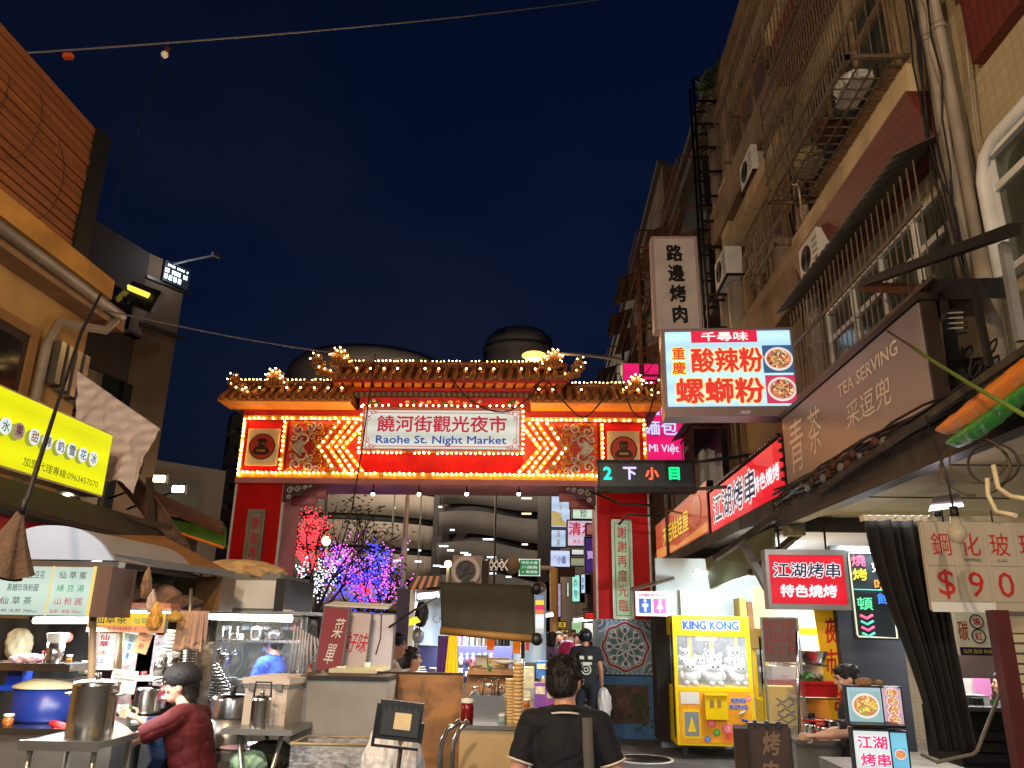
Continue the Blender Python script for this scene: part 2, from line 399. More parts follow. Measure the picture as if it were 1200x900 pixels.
for i in range(24):
    for sgn in (-1, 1):
        x = -.48+.96*i/23
        part(B().prism([(x-.012, .45+sgn*.43), (x, .45+sgn*.445), (x+.012, .45+sgn*.43), (x, .45+sgn*.415)], -.005, 0), 'tessera', mb_ if i % 2 else mw_, mo)

# beam
beam = gp(B().bb(x0+.01, x1-.01, 14.02, 15.05, 4.3, 5.62), 'beam', M['gate_red'])
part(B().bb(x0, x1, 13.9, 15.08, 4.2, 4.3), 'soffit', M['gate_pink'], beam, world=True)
def ft(b, n, m, y=0): return part(b, n, m, beam, world=True)
b = B(); b.bb(x0, x1, 13.94, 14.02, 4.3, 4.42); ft(b, 'lower_band', M['gate_gold'])
b = B(); b.bb(x0, GX-1.45, 13.94, 14.02, 5.42, 5.5); b.bb(GX+1.45, x1, 13.94, 14.02, 5.42, 5.5); ft(b, 'upper_band', M['gate_gold'])
b = B(); b.bb(x0-.02, GX-1.5, 13.97, 14.02, 5.5, 5.62); b.bb(GX+1.5, x1+.02, 13.97, 14.02, 5.5, 5.62); ft(b, 'frieze', mat('frieze_red', c(170, 25, 15), .5))
bulbs = B(); rb = random.Random(11)
def brow(p, q, sp=.088, y=13.905, r=.021):
    p, q = V((p[0], y, p[1])), V((q[0], y, q[1])); n = max(1, int((q-p).length/sp))
    for i in range(n+1):
        if rb.random() > .09: bulbs.bulb(p.lerp(q, i/n)+V((rb.gauss(0, .005), 0, rb.gauss(0, .005))), r*rb.uniform(.8, 1.12))
# medallion squares
for sx in (-1, 1):
    ca, cb = (x0, x0+.85) if sx < 0 else (x1-.85, x1)
    ml = thing('medallion_panel', 'cream square panel with round red deity emblem at the %s end of the gate beam' % ('left' if sx < 0 else 'right'), 'emblem panel', ((ca+cb)/2, 13.96, 4.46))
    W_, H_ = .85, .92
    part(B().bb(-W_/2+.13, W_/2-.13, -.03, .05, .08, H_-.14), 'panel', M['gate_cream'], ml)
    for a in (-1, 1): part(B().bb(a*(W_/2-.03)-.03, a*(W_/2-.03)+.03, -.03, .05, 0, H_), 'gold_frame', M['gate_gold'], ml)
    cz = .43
    part(B().prism([(.25*math.cos(2*PI*i/28), cz+.25*math.sin(2*PI*i/28)) for i in range(28)], -.045, -.03), 'disc', mat('emblem_brown', c(95, 45, 25), .5), ml)
    part(B().prism([(.22*math.cos(2*PI*i/28), cz+.22*math.sin(2*PI*i/28)) for i in range(28)], -.055, -.045), 'disc_face', mat('emblem_red', c(205, 60, 30), .5), ml)
    em = mat('emblem_dark', c(60, 30, 15), .5)
    part(B().ell((0, -.05, cz+.06), (.085, .02, .075), 12, 7).prism([(-.17, cz-.11), (-.12, cz-.02), (0, cz+.02), (.12, cz-.02), (.17, cz-.11), (.12, cz-.16), (-.12, cz-.16)], -.068, -.055).prism([(-.1, cz+.1), (-.06, cz+.15), (.06, cz+.15), (.1, cz+.1)], -.07, -.055), 'figure', em, ml)
    part(B().prism([(-.05, cz+.06), (-.02, cz+.07), (-.02, cz+.05)], -.078, -.07).prism([(.05, cz+.06), (.02, cz+.07), (.02, cz+.05)], -.078, -.07).bb(-.08, .08, -.075, -.068, cz-.1, cz-.07), 'figure_marks', M['gate_gold'], ml)
    o = .04
    brow((ca+o, 4.46), (ca+o, 5.36)); brow((cb-o, 4.46), (cb-o, 5.36))
brow((x0+.04, 4.40), (GX+3.76, 4.40)); brow((x0+.04, 5.44), (GX-1.6, 5.44)); brow((GX+1.6, 5.44), (x1-.04, 5.44))
brow((x0+.04, 4.36), (x0+.04, 5.4), .07)
# chevrons and carved cloud panels
def band(p, q, w, y0, y1, b):
    p, q = V((p[0], 0, p[1])), V((q[0], 0, q[1])); d = (q-p).normalized(); nn = V((-d.z, 0, d.x))*w/2
    pts = [p+nn, q+nn, q-nn, p-nn]; b.prism([(v.x, v.z) for v in pts], y0, y1)
zm = 4.90
for sx in (-1, 1):
    X = lambda d: GX+sx*d
    cp = ft(B().prism([(X(1.55), 4.43), (X(2.9), 4.43), (X(2.9), 5.41), (X(1.45), 5.41)][::(1 if sx > 0 else -1)], 13.975, 14.02), 'cloud_panel', mat('cloud_red', c(200, 45, 22), .5, noise=(10, .3)))
    for k, (ap, tp, mm) in enumerate(((1.84, 1.44, 'gate_gold'), (1.97, 1.62, 'chev_green'), (2.12, 1.76, 'gate_gold'), (2.30, 1.95, 'chev_green'))):
        m_ = M.get(mm) or mat('chevron_bronze', c(150, 110, 45), .5, noise=(10, .3))
        for zt in (5.41, 4.43):
            b = B(); band((X(ap), zm), (X(tp), zt), .075, 13.955-.002*k, 13.99, b); part(b, 'chevron', m_, beam, world=True)
        if k != 1 or True:
            brow((X(ap), zm), (X(tp+.02), 5.38), .1, 13.93); brow((X(ap), zm), (X(tp+.02), 4.46), .1, 13.93)
    # cloud scrolls
    rs = random.Random(5)
    def spiral(cx, cz, r, a0, turns, sgn, th, mm, nm='cloud_scroll'):
        pts = []
        for i in range(15):
            t = i/14; a = a0+sgn*turns*2*PI*t; q = r*(1-.82*t)
            pts.append(V((X(cx)+sx*q*math.cos(a), 13.965, cz+q*math.sin(a))))
        part(B().tube(pts, th, 5), nm, mm, beam, world=True)
    for sz in (-1, 1):
        for (dx, dz, r, a0, t, sg, th) in ((2.62, .14, .13, 0, 1.2, sz, .022), (2.72, .33, .11, 1, 1.3, -sz, .02), (2.5, .38, .10, 2, 1.3, sz, .02), (2.33, .42, .07, 0, 1.2, -sz, .016), (2.8, .18, .06, 3, 1.1, sz, .014), (2.45, .2, .07, 2, 1.2, -sz, .014)):
            spiral(dx, zm+sz*dz, r, a0*sz, t, sg, th, M['carving'])
        for (dx, dz, r) in ((2.36, .26, .05), (2.28, .36, .045), (2.42, .1, .04), (2.2, .42, .035), (2.56, .44, .04), (2.66, .04, .045), (2.82, .42, .045), (2.84, .05, .035), (2.3, .16, .05), (2.36, .04, .05), (2.14, .34, .04), (2.26, .26, .045), (2.06, .43, .03), (2.5, .28, .04), (2.6, .3, .04), (2.72, .22, .04), (2.45, .44, .035), (2.62, .47, .03), (2.74, .45, .03)):
            spiral(dx, zm+sz*dz, r, rs.random()*6, 1.1, sz, .014, M['gate_gold'])
    ft(B().prism([(X(2.55), zm+.09), (X(2.7), zm+.14), (X(2.84), zm), (X(2.7), zm-.14), (X(2.55), zm-.09), (X(2.62), zm)][::sx], 13.95, 13.98), 'cloud_lobe', M['carving'])
# name board
nb = thing('name_board', 'white lightbox name board with red Chinese title and blue English line in the gate centre', 'sign', (GX, 13.86, 4.80))
BW, BH = 3.0, .84
part(B().bb(-BW/2, BW/2, 0, .16, 0, BH), 'case', M['gate_gold'], nb)
part(B().bb(-BW/2+.05, BW/2-.05, -.02, 0, .05, BH-.05), 'face', glow('board_white', c(222, 226, 214), .85), nb)
b = B()
for zz in (.0, BH-.05): b.bb(-BW/2, BW/2, -.035, 0, zz, zz+.05)
for xx in (-BW/2, BW/2-.05): b.bb(xx, xx+.05, -.034, 0, .05, BH-.05)
part(b, 'frame', mat('frame_pink', c(205, 120, 100), .5), nb)
rl = lit('board_red', c(200, 15, 55), .75); bl = lit('board_blue', c(25, 75, 165), .8)
text('饒河街觀光夜市', nb, rl, 0, .53, w=2.42, h=.31, off=.02, y=-.024)
text('Raohe St. Night Market', nb, bl, 0, .205, w=2.42, h=.19, off=.022, y=-.024)
b = B()
for zz in (.1, BH-.1): b.bb(-BW/2+.28, BW/2-.28, -.023, -.02, zz-.006, zz+.006)
for xx in (-1, 1): b.bb(xx*(BW/2-.1)-.005, xx*(BW/2-.1)+.005, -.023, -.02, .26, BH-.26)
part(b, 'border_line', rl, nb)
for sx in (-1, 1):
    for sz in (-1, 1):
        b = B()
        for r, ox in ((.07, .12), (.045, .2), (.045, .12), (.03, .26)):
            cz = BH/2+sz*(BH/2-.13 if ox < .2 or r > .05 else BH/2-.1); 
            if r == .045 and ox == .12: cz = BH/2+sz*(BH/2-.22)
            b.tube([V((sx*(BW/2-ox)+r*(1-.6*i/10)*math.cos(i*.75)*sx, -.024, cz+sz*r*(1-.6*i/10)*math.sin(i*.75))) for i in range(11)], .006, 4)
        part(b, 'corner_scroll', rl, nb)
brow((GX-BW/2-.02, 4.78), (GX-BW/2-.02, 5.66), .085, 13.82); brow((GX+BW/2+.02, 4.78), (GX+BW/2+.02, 5.66), .085, 13.82)
brow((GX-BW/2, 4.77), (GX+BW/2, 4.77), .085, 13.82); brow((GX-BW/2, 5.68), (GX+BW/2, 5.68), .12, 13.82)
# raised centre: frieze, cornice, eave
gp(B().bb(GX-1.62, GX+1.66, 14.0, 15.0, 5.62, 6.02), 'upper_block', mat('upper_red', c(150, 25, 18), .55))
fr = gp(B().bb(GX-1.5, GX+1.5, 13.96, 14.0, 5.72, 5.88), 'flower_frieze', mat('flower_red', c(190, 20, 20), .5))
fc = [mat('flower_pale', c(230, 200, 150), .5), mat('flower_orange', c(235, 120, 40), .5), mat('flower_green', c(60, 110, 50), .5)]
for i in range(17):
    xx = GX-1.1+i*.1375 if 2 < i < 14 else GX+(-1.4 if i <= 2 else 1.4)+(i % 3)*.07*(1 if i <= 2 else -1)
    part(B().ell((xx, 13.95, 5.79+.02*math.sin(i*2.1)), (.05, .015, .035), 8, 5), 'flower', fc[i % 3 if 5 < i < 11 else (0 if i % 2 else 2)], fr, world=True)
gp(B().bb(GX-1.75, GX+2.0, 13.92, 15.0, 5.9, 5.97), 'cornice', mat('cornice_grey', c(130, 115, 95), .6, wave=(c(60, 50, 40), 3, 'X', 0)))
gp(B().bb(GX-1.95, GX+2.2, 13.84, 15.0, 5.98, 6.03), 'cornice', mat('cornice_red', c(180, 30, 20), .5))
gold_em = mat('eave_gold', c(225, 140, 40), .5, noise=(6, .2)); red_em = mat('eave_red', c(190, 25, 15), .5)
def roof(name, xa, xb, ye, ze, yr, zr, pitch, striped):
    """one tiled roof slope from the eave (ye, ze) up to the ridge (yr, zr), tile rolls as parts"""
    rf = gp(B().add([(xa, ye, ze), (xb, ye, ze), (xb-.1, yr, zr), (xa+.1, yr, zr), (xa, ye, ze-.05), (xb, ye, ze-.05), (xb, 15.3, ze-.05), (xa, 15.3, ze-.05), (xa, 15.3, ze), (xb, 15.3, ze)],
        [(0, 1, 2, 3), (4, 5, 1, 0), (4, 7, 6, 5), (3, 2, 9, 8), (7, 8, 9, 6), (0, 3, 8, 7, 4), (1, 5, 6, 9, 2)]), name, M['glaze_dark'])
    n = int((xb-xa)/pitch); me = None; d = V((0, yr-ye, zr-ze))
    for i in range(n+1):
        x = xa+.06+(xb-xa-.12)*i/n
        if me is None:
            b = B(); P0, P1 = V((0, 0, .02)), d+V((0, 0, .02))
            b.tube([P0+d.normalized()*(-.06), P0.lerp(P1, .33), P0.lerp(P1, .34)+V((0, 0, .012)), P0.lerp(P1, .66)+V((0, 0, .004)), P0.lerp(P1, .67)+V((0, 0, .014)), P1], .048, 7)
            b.ell(P0+d.normalized()*(-.07), (.055, .02, .055), 8, 5)
            me = b.mesh('tile_roll'); me.materials.append(M['glaze_tile'])
        o = bpy.data.objects.new('tile_roll', me); COL.objects.link(o); o.parent = rf; o.location = V((x, ye, ze))-V((GX, GY, 0)); WM[o.name] = WM[rf.name]
    part(B().cyl((xa+.02, yr, zr+.05), (xb-.02, yr, zr+.05), .055, 8).bb(xa, xb, yr-.03, yr+.03, zr-.02, zr+.05), 'ridge', M['glaze_tile'], rf, world=True)
    part(B().bb(xa-.02, xb+.02, ye-.02, ye+.02, ze-.09, ze-.03), 'eave_board', gold_em if not striped else red_em, rf, world=True)
    if striped:
        k = int((xb-xa)/.19)
        for i in range(k):
            x = xa+(xb-xa)*(i+.1)/k
            part(B().add([(x, ye+.03, ze-.10), (x+.14, ye+.03, ze-.10), (x+.14-.06, 13.86, 6.04), (x-.06, 13.86, 6.04), (x, ye+.03, ze-.055), (x+.14, ye+.03, ze-.055), (x+.08, 13.86, 6.1), (x-.06, 13.86, 6.1)], [(0, 1, 2, 3), (7, 6, 5, 4), (0, 4, 5, 1), (3, 2, 6, 7), (0, 3, 7, 4), (1, 5, 6, 2)]), 'rafter', gold_em, rf, world=True)
    else:
        part(B().add([(xa, ye, ze-.09), (xb, ye, ze-.09), (xb, 13.96, ze-.1), (xa, 13.96, ze-.1)], [(0, 1, 2, 3)]), 'eave_soffit', gold_em, rf, world=True)
    brow((xa+.1, zr+.12), (xb-.1, zr+.12), .075, yr, .014)
    t = .55
    for i in range(int((xb-xa)/.26)):
        if rb.random() > .25: bulbs.bulb(V((xa+.15+i*.26, ye+.25*(yr-ye)-.02, ze+.25*(zr-ze)+.12)), .02)
    return rf
roof('centre_roof', GX-2.05, GX+2.35, 13.55, 6.14, 14.15, 6.56, .17, True)
roof('left_roof', GX-4.1, GX-1.66, 13.45, 5.72, 14.1, 6.15, .17, False)
roof('right_roof', GX+1.66, GX+4.05, 13.45, 5.72, 14.1, 6.12, .17, False)
# curled roof ends with dragon ornaments
def outline(pts, y, off):
    for i in range(len(pts)-1):
        brow(pts[i], pts[i+1], .07, y, .014)
def ornament(cx, cz, s, sgn, lab):
    base = [(-.3, -.12), (-.28, .05), (-.2, .0), (-.14, .16), (-.08, .1), (-.06, .3), (.02, .26), (.06, .38), (.12, .3), (.2, .36), (.22, .22), (.3, .2), (.24, .08), (.3, -.02), (.2, -.12)]
    pts = [(cx+sgn*a*s, cz+b_*s) for a, b_ in base]
    b = B().prism(pts[::sgn], 13.72, 13.9)
    for i in range(0, len(pts)-1):
        b.ell((pts[i][0], 13.81, pts[i][1]), (.05*s, .1, .05*s), 7, 5)
    for k in range(5): b.tube([V((cx+sgn*s*(-.2+.1*k+.03*math.sin(j)), 13.7, cz+s*(-.05+.07*j))) for j in range(4)], .022, 5)
    part(b, 'dragon_ornament', M['dragon'], gate, lab, world=True)
    outline(pts[2:13], 13.68, 0)
def curl(cx, cz, sgn, s):
    pts = [V((cx-sgn*.5*s, 13.6, cz+.0)), V((cx-sgn*.25*s, 13.6, cz+.02)), V((cx, 13.58, cz+.1*s)), V((cx+sgn*.2*s, 13.56, cz+.28*s)), V((cx+sgn*.15*s, 13.56, cz+.4*s)), V((cx+sgn*.03*s, 13.56, cz+.36*s))]
    b = B().tube(pts, [.05, .07, .08, .07, .05, .03], 8)
    for k in range(7): b.ell(pts[2].lerp(pts[4], k/6)+V((sgn*.06*math.sin(k*2), 0, .06*math.cos(k*3))), (.07*s, .07, .06*s), 7, 5)
    part(b, 'eave_curl', M['dragon'], gate, world=True)
    for p, q in zip(pts[1:], pts[2:]): brow((p.x+sgn*.05, p.z+.06), (q.x+sgn*.05, q.z+.06), .09, 13.5, .014)
z = at(395, 425, Y=13.8)
ornament(at(402, 425, Y=13.8).x, 6.50, .75, -1, None); ornament(at(645, 430, Y=13.8).x, 6.48, .75, 1, None)
ornament(at(325, 460, Y=13.8).x, 6.08, .75, -1, None); ornament(at(742, 465, Y=13.8).x, 6.02, .65, 1, None)
curl(at(378, 440, Y=13.6).x, 6.18, -1, .9); curl(at(672, 440, Y=13.6).x, 6.14, 1, .85)
curl(at(280, 472, Y=13.6).x, 5.76, -1, .95); curl(at(768, 475, Y=13.6).x, 5.70, 1, .95)
# brackets under the beam
for sx in (-1, 1):
    xx = (x0+.9) if sx < 0 else x1-.95; d = -sx
    b = B()
    for i, (l, zz) in enumerate(((1.05, 4.12), (.75, 3.98))): b.cyl((xx, 14.55, zz), (xx+d*l*.62, 14.55, zz), .11, 14)
    part(b, 'bracket', M['gate_pink'], gate, world=True)
    b = B(); pts = [(xx, 4.2), (xx+d*.62, 4.2), (xx+d*.55, 4.1), (xx+d*.42, 4.08), (xx+d*.33, 3.98), (xx+d*.18, 3.97), (xx+d*.1, 3.88), (xx, 3.86)]
    b.prism(pts[::-sx], 13.96, 14.0); br = part(b, 'corbel', mat('corbel_dark', c(75, 40, 40), .6), gate, world=True)
    for (a, zz, r) in ((.13, 4.08, .07), (.27, 4.1, .06), (.4, 4.13, .045), (.12, 3.95, .05), (.5, 4.15, .03)):
        part(B().tube([V((xx+d*a+r*(1-.8*i/11)*math.cos(.8*i), 13.95, zz+r*(1-.8*i/11)*math.sin(.8*i))) for i in range(12)], .013, 5), 'carved_scroll', M['carving'], br, world=True)
gp(bulbs, 'bulb_rows', M['bulb'], None, 'stuff')
# pendant bulbs below the beam
for i, px in enumerate((437, 491, 547, 608)):
    p = at(px, 579, Y=13.95)
    q = part(B().cyl((p.x, p.y, 4.2), (p.x, p.y, p.z+.05), .012, 6).cyl((p.x, p.y, p.z+.02), (p.x, p.y, p.z+.07), .028, 8), 'bulb_holder', M['black_metal'], gate, world=True)
    part(B().bulb(p, .035), 'pendant_bulb', M['bulb_white'], q, world=True)
# cable garlands over the roof
for pts in ([(525, 437), (552, 470), (590, 483), (620, 466), (638, 445), (660, 470), (683, 489), (705, 470), (722, 440)], [(727, 440), (740, 480), (757, 490), (765, 470), (770, 445), (778, 440)]):
    P = [at(x, y, Y=13.25) for x, y in pts]
    PP = []
    for i in range(len(P)-1):
        p_, q_ = P[max(i-1, 0)], P[min(i+2, len(P)-1)]
        for k in range(4):
            t = k/4; PP.append(.5*((2*P[i])+(P[i+1]-p_)*t+(2*p_-5*P[i]+4*P[i+1]-q_)*t*t+(-p_+3*P[i]-3*P[i+1]+q_)*t**3))
    single(B().tube(PP+[P[-1]], .014, 5), 'power_cable', M['cable'], 'black cable looping in front of the gate roofs' if len(pts) > 7 else 'short black cable hanging beside the blue lightbox', 'cable')
ob = bpy.data.objects
# big street lamp standing behind the gate, its head over the centre roof
lp = thing('street_lamp', 'bright sodium street lamp glowing above the gate roof', 'street lamp', (3.0, 18.5, 0))
h = at(626, 416, Y=17.5)
pts = [V((3.0, 18.5, 0)), V((3.0, 18.5, h.z-.9)), V((2.7, 18.4, h.z-.3)), V((1.9, 18.2, h.z+.15)), V((1.0, 17.8, h.z+.12)), h+V((.1, 0, .06))]
part(B().tube(pts, [.09, .07, .05, .045, .04, .035], 8), 'pole', M['grey_paint'], lp, world=True)
part(B().ell(h+V((.05, 0, .04)), (.28, .12, .07), 12, 6), 'head', M['grey_paint'], lp, world=True)
part(B().ell(h-V((0, .03, .03)), (.3, .15, .12), 14, 8), 'lens', glow('sodium', (1., .55, .12), 2.6), lp, world=True)
l = bpy.data.lights.new('lamp_light', 'POINT'); l.energy = 260; l.color = (1, .6, .25); l.shadow_soft_size = .12
lo = ob.new('lamp_light', l); COL.objects.link(lo); lo.location = h-V((0, 0, .25))
# ---------------------------------------------------------------- street lamps behind the camera, then unseen lamps added beyond the gate
def street_lamp(x, y, z, ax, e, lab, col=(1, .66, .36)):
    t = thing('street_lamp', lab, 'street lamp', (x, y, 0))
    part(B().tube([(x, y, 0), (x, y, z-.5), (x+ax*.3, y, z), (x+ax, y, z+.1)], [.1, .07, .05, .045], 8), 'pole', M['grey_paint'], t, world=True)
    part(B().ell((x+ax*1.1, y, z+.08), (.35, .14, .09), 12, 6), 'head', M['grey_paint'], t, world=True)
    part(B().ell((x+ax*1.1, y, z+.01), (.24, .1, .05), 12, 6), 'lens', glow('lamp_lens', col, 30), t, world=True)
    l = bpy.data.lights.new('lamp_light', 'POINT'); l.energy = e; l.color = col; l.shadow_soft_size = .12
    o = bpy.data.objects.new('lamp_light', l); COL.objects.link(o); o.location = (x+ax*1.1, y, z-.12)
street_lamp(-3.9, 1.2, 5.6, 1.6, 700, 'street lamp on the left kerb beside the camera, out of view')
street_lamp(-3.2, -6, 6.2, 2.0, 2000, 'street lamp behind the camera over the road, out of view', (1, .78, .55))
street_lamp(-6.8, 24, 7.2, 1, 700, 'added lamp hidden behind the gate beam, left of the lit trees')  # added lamp, kept out of sight behind the gate beam
street_lamp(-3.5, 58, 15, 2, 6500, 'added tall lamp hidden far behind the gate near the round tower', (1, .78, .55))  # from here on: unseen lamps added to light the far towers
street_lamp(-20, 58, 15, 1, 6500, 'added tall lamp hidden far left behind the gate', (1, .78, .55))
street_lamp(-12, 76, 20, 1, 5200, 'added hidden lamp lighting the round tower from the front', (1, .8, .6))
street_lamp(-4, 102, 25, 1, 9000, 'added hidden lamp lighting the domed tower from the front', (1, .8, .6))
street_lamp(-12, 62, 15.5, 1, 5000, 'added hidden lamp between the lit trees and the round tower', (1, .78, .55))

# ---------------------------------------------------------------- far round towers behind the gate
def ring_wall(b, cx, cy, r, z0, z1, a0=0., a1=2*PI, n=48, t=.6):
    P = []
    for rr_, zz in ((r, z0), (r, z1), (r-t, z1), (r-t, z0)):
        P.append([V((cx+rr_*math.cos(a0+(a1-a0)*i/n), cy+rr_*math.sin(a0+(a1-a0)*i/n), zz)) for i in range(n+1)])
    w = n+1; vs = [v for r_ in P for v in r_]
    b.add(vs, [(k*w+i, k*w+i+1, ((k+1) % 4)*w+i+1, ((k+1) % 4)*w+i) for k in range(4) for i in range(n)], True)
tw = thing('round_parking_tower', 'huge round beige parking tower with ribbon openings rising behind the gate', 'building', (-20, 92, 0))
cx, cy = at(432, 500, Y=92).x, 92
hz = at(432, 392, Y=80).z
part(B().lathe([(10.6, 0), (10.6, hz-2.2), (10.3, hz-1), (9.2, hz)], (cx, cy, 0), 64), 'drum', M['tower'], tw, world=True)
r0 = 13.5
xl = cx-1.5
for k in range(11):
    z0 = 3.0+k*3.15
    b = B(); ring_wall(b, xl, 92, 15.0, z0, z0+2.45, PI*1.0, PI*1.97, 48); part(b, 'floor_band', M['tower'], tw, world=True)
    b = B(); ring_wall(b, xl, 92, 14.4, z0+2.45, z0+3.15, PI, PI*2, 32); part(b, 'ribbon_opening', M['tower_dark'], tw, world=True)
    if k == 6: break
wv = thing('wavy_office_tower', 'dark curved building with wavy floor bands right of the round parking tower', 'building', (-4, 78, 0))
def wavy(u, z0, ph): return V((at(512+125*u, 600, Y=78).x, 78+3.0*math.sin(u*3.2+ph), z0+.7*math.sin(u*4.0+ph)))
struct_b = B().bb(at(508, 600, Y=82).x, at(640, 600, Y=82).x, 82, 90, 0, at(600, 470, Y=82).z); part(struct_b, 'wall', M['tower_dark'], wv, world=True)
for k in range(8):
    b = B(); z0 = 4+k*3.1
    b.grid(lambda u, v: wavy(u, z0+v*2.35, .2*k), 24, 1, .3); part(b, 'floor_band', M['tower_grey'], wv, world=True)
rl_ = random.Random(9); lc = glow('window_light', (.8, .9, 1.), 2.2, False); lw = glow('window_warm', (1, .75, .45), 2., False)
for (px, py, w) in ((462, 595, 3), (346+170, 594, 5), (530, 621, 6), (572, 632, 14), (520, 640, 12), (528, 645, 9), (544, 648, 10), (548, 650, 9), (576, 653, 12), (465, 657, 11), (490, 658, 9), (512, 663, 10), (519, 664, 9), (576, 672, 12), (596, 676, 7), (617, 584, 14), (617, 602, 13), (615, 638, 8), (478, 644, 2), (492, 645, 3)):
    p = at(px, py, Y=73); b = B().box(p, (w*.07, .1, .14)); part(b, 'lit_window', lc if py > 610 and px < 600 else lw, wv, world=True)
dm = thing('domed_tower', 'faint dome-topped tower behind the right half of the gate roof', 'building', (at(607, 500, Y=120).x, 120, 0))
zt = at(607, 388, Y=120).z; r_ = 5.9
part(B().lathe([(r_, 0), (r_, zt-3.5), (r_*.93, zt-1.9), (r_*.75, zt-.8), (r_*.4, zt-.2), (.05, zt)], (at(607, 500, Y=120).x, 120, 0), 48), 'drum', M['tower'], dm, world=True)
part(B().lathe([(r_+.15, zt-4.2), (r_+.15, zt-3.7)], (at(607, 500, Y=120).x, 120, 0), 48), 'cornice', M['tower_grey'], dm, world=True)
slim = thing('dark_office_tower', 'plain dark tower edge between the wavy tower and the lit shop signs', 'building', (at(645, 600, Y=60).x, 60, 0))
part(B().bb(at(630, 600, Y=60).x, at(655, 600, Y=60).x, 60, 66, 0, at(640, 490, Y=60).z), 'wall', M['tower_dark'], slim, world=True)
# low grey block on the left with floodlights
lb = thing('grey_concrete_block', 'pale grey windowless block with two floodlights seen between tarp and gate', 'building', (-12, 27, 0))
pa, pb = at(176, 528, Y=26), at(264, 560, Y=30)
b = B().prism([(0, 0), (1, 0), (1, 1), (0, 1)], 0, 1)
b = B().add([V((pa.x, 26, 0)), V((pb.x, 30, 0)), V((pb.x, 30, at(262, 552, Y=30).z)), V((pa.x-3, 25, at(160, 520, Y=25).z)), V((pa.x-3, 25, 0)), V((pb.x-4, 36, 0)), V((pb.x-4, 36, at(262, 552, Y=30).z)), V((pa.x-6, 32, at(160, 520, Y=25).z)), V((pa.x-6, 32, 0))], [(4, 1, 2, 3), (1, 5, 6, 2), (3, 2, 6, 7), (4, 3, 7, 8)])
part(b, 'wall', mat('block_grey', c(120, 118, 116), .85, noise=(.5, .12)), lb, world=True)
wp = at(205, 577, Y=25.5)
part(B().box(wp, (1.6, .1, .9), R(32)), 'window', M['tower_dark'], lb, world=True)
for i, (px, py) in enumerate(((187, 561), (209, 573))):
    p = at(px, py, Y=22)
    t = thing('floodlight', ('left' if i == 0 else 'right') + ' one of two bright floodlights on the bracket before the grey block', 'floodlight', p)
    part(B().box(p+V((0, .06, 0)), (.42, .12, .28)), 'housing', M['black_metal'], t, world=True)
    part(B().box(p-V((0, .02, 0)), (.34, .03, .18)), 'lens', glow('flood_lens', (1., .8, .5), 30), t, world=True)
    part(B().bar(p+V((0, .1, 0)), p+V((-1.5, .1, -.6)), .05), 'bracket', M['black_metal'], t, world=True)
    l = bpy.data.lights.new('flood', 'POINT'); l.energy = 130; l.color = (1, .8, .5); l.shadow_soft_size = .1
    o = bpy.data.objects.new('flood', l); COL.objects.link(o); o.location = p+V((.2, .7, -.2))
# banded block left of the gate pillar
bl_ = thing('banded_ramp_building', 'dark banded car ramp building just left of the gate', 'building', (at(272, 600, Y=40).x, 40, 0))
for k in range(9):
    za, zb = at(270, 655-k*22, Y=40).z, at(270, 640-k*22, Y=40).z
    part(B().bb(at(258, 600, Y=40).x, at(305, 600, Y=40).x, 40, 44, za, zb), 'floor_band', M['tower_grey'], bl_, world=True)
part(B().bb(at(260, 600, Y=40).x, at(305, 600, Y=40).x, 40.6, 44, 0, at(270, 505, Y=40).z), 'core', M['tower_dark'], bl_, world=True)

# ---------------------------------------------------------------- right-hand apartment building, near block
FX = 3.6
mk('wall_tan', c(152, 134, 110), .85, noise=(1.2, .35), bump=(30, .15), brick=(.24, .06, c(120, 98, 74)))
mk('wall_cream', c(178, 164, 132), .85, noise=(1.0, .35), brick=(.1, .1, c(140, 128, 100)))
mk('red_tile', c(110, 42, 28), .6, brick=(.09, .22, c(60, 30, 24)), noise=(3, .3))
mk('ledge', c(186, 164, 128), .85, noise=(2, .35), stain=(c(96, 82, 64), 1.5, .56))
mk('ledge_dark', c(120, 98, 74), .85, noise=(2, .4))
mk('pipe', c(150, 138, 122), .6, noise=(3, .3))
mk('alu', c(175, 150, 120), .4, .4, noise=(6, .2))
mk('cage', c(120, 104, 86), .55, .4, noise=(10, .4))
bld = thing('apartment_building', 'old tiled apartment building with caged windows towering over the right side of the street', 'building', (FX, 2, 0))
def bp(b, n, m, lab=None, kind=None, par=None): return part(b, n, m, par or bld, lab, world=True, kind=kind)
bp(B().bb(FX, 14, 9.35, 14.2, 3.05, 12.3), 'wall', M['wall_tan'])
bp(B().bb(FX, 14, -6, 9.35, 3.05, 14.0), 'wall', M['wall_cream'])
bp(B().bb(FX+.02, 14, 13.3, 14.2, 0, 3.05), 'wall', M['wall_tan'])
bp(B().bb(FX-.1, 14.1, 9.35, 14.25, 12.3, 12.55), 'cornice', M['ledge_dark'])
bp(B().bb(FX-.08, FX+.1, 9.35, 14.25, 11.75, 12.0), 'ledge', M['ledge_dark'])
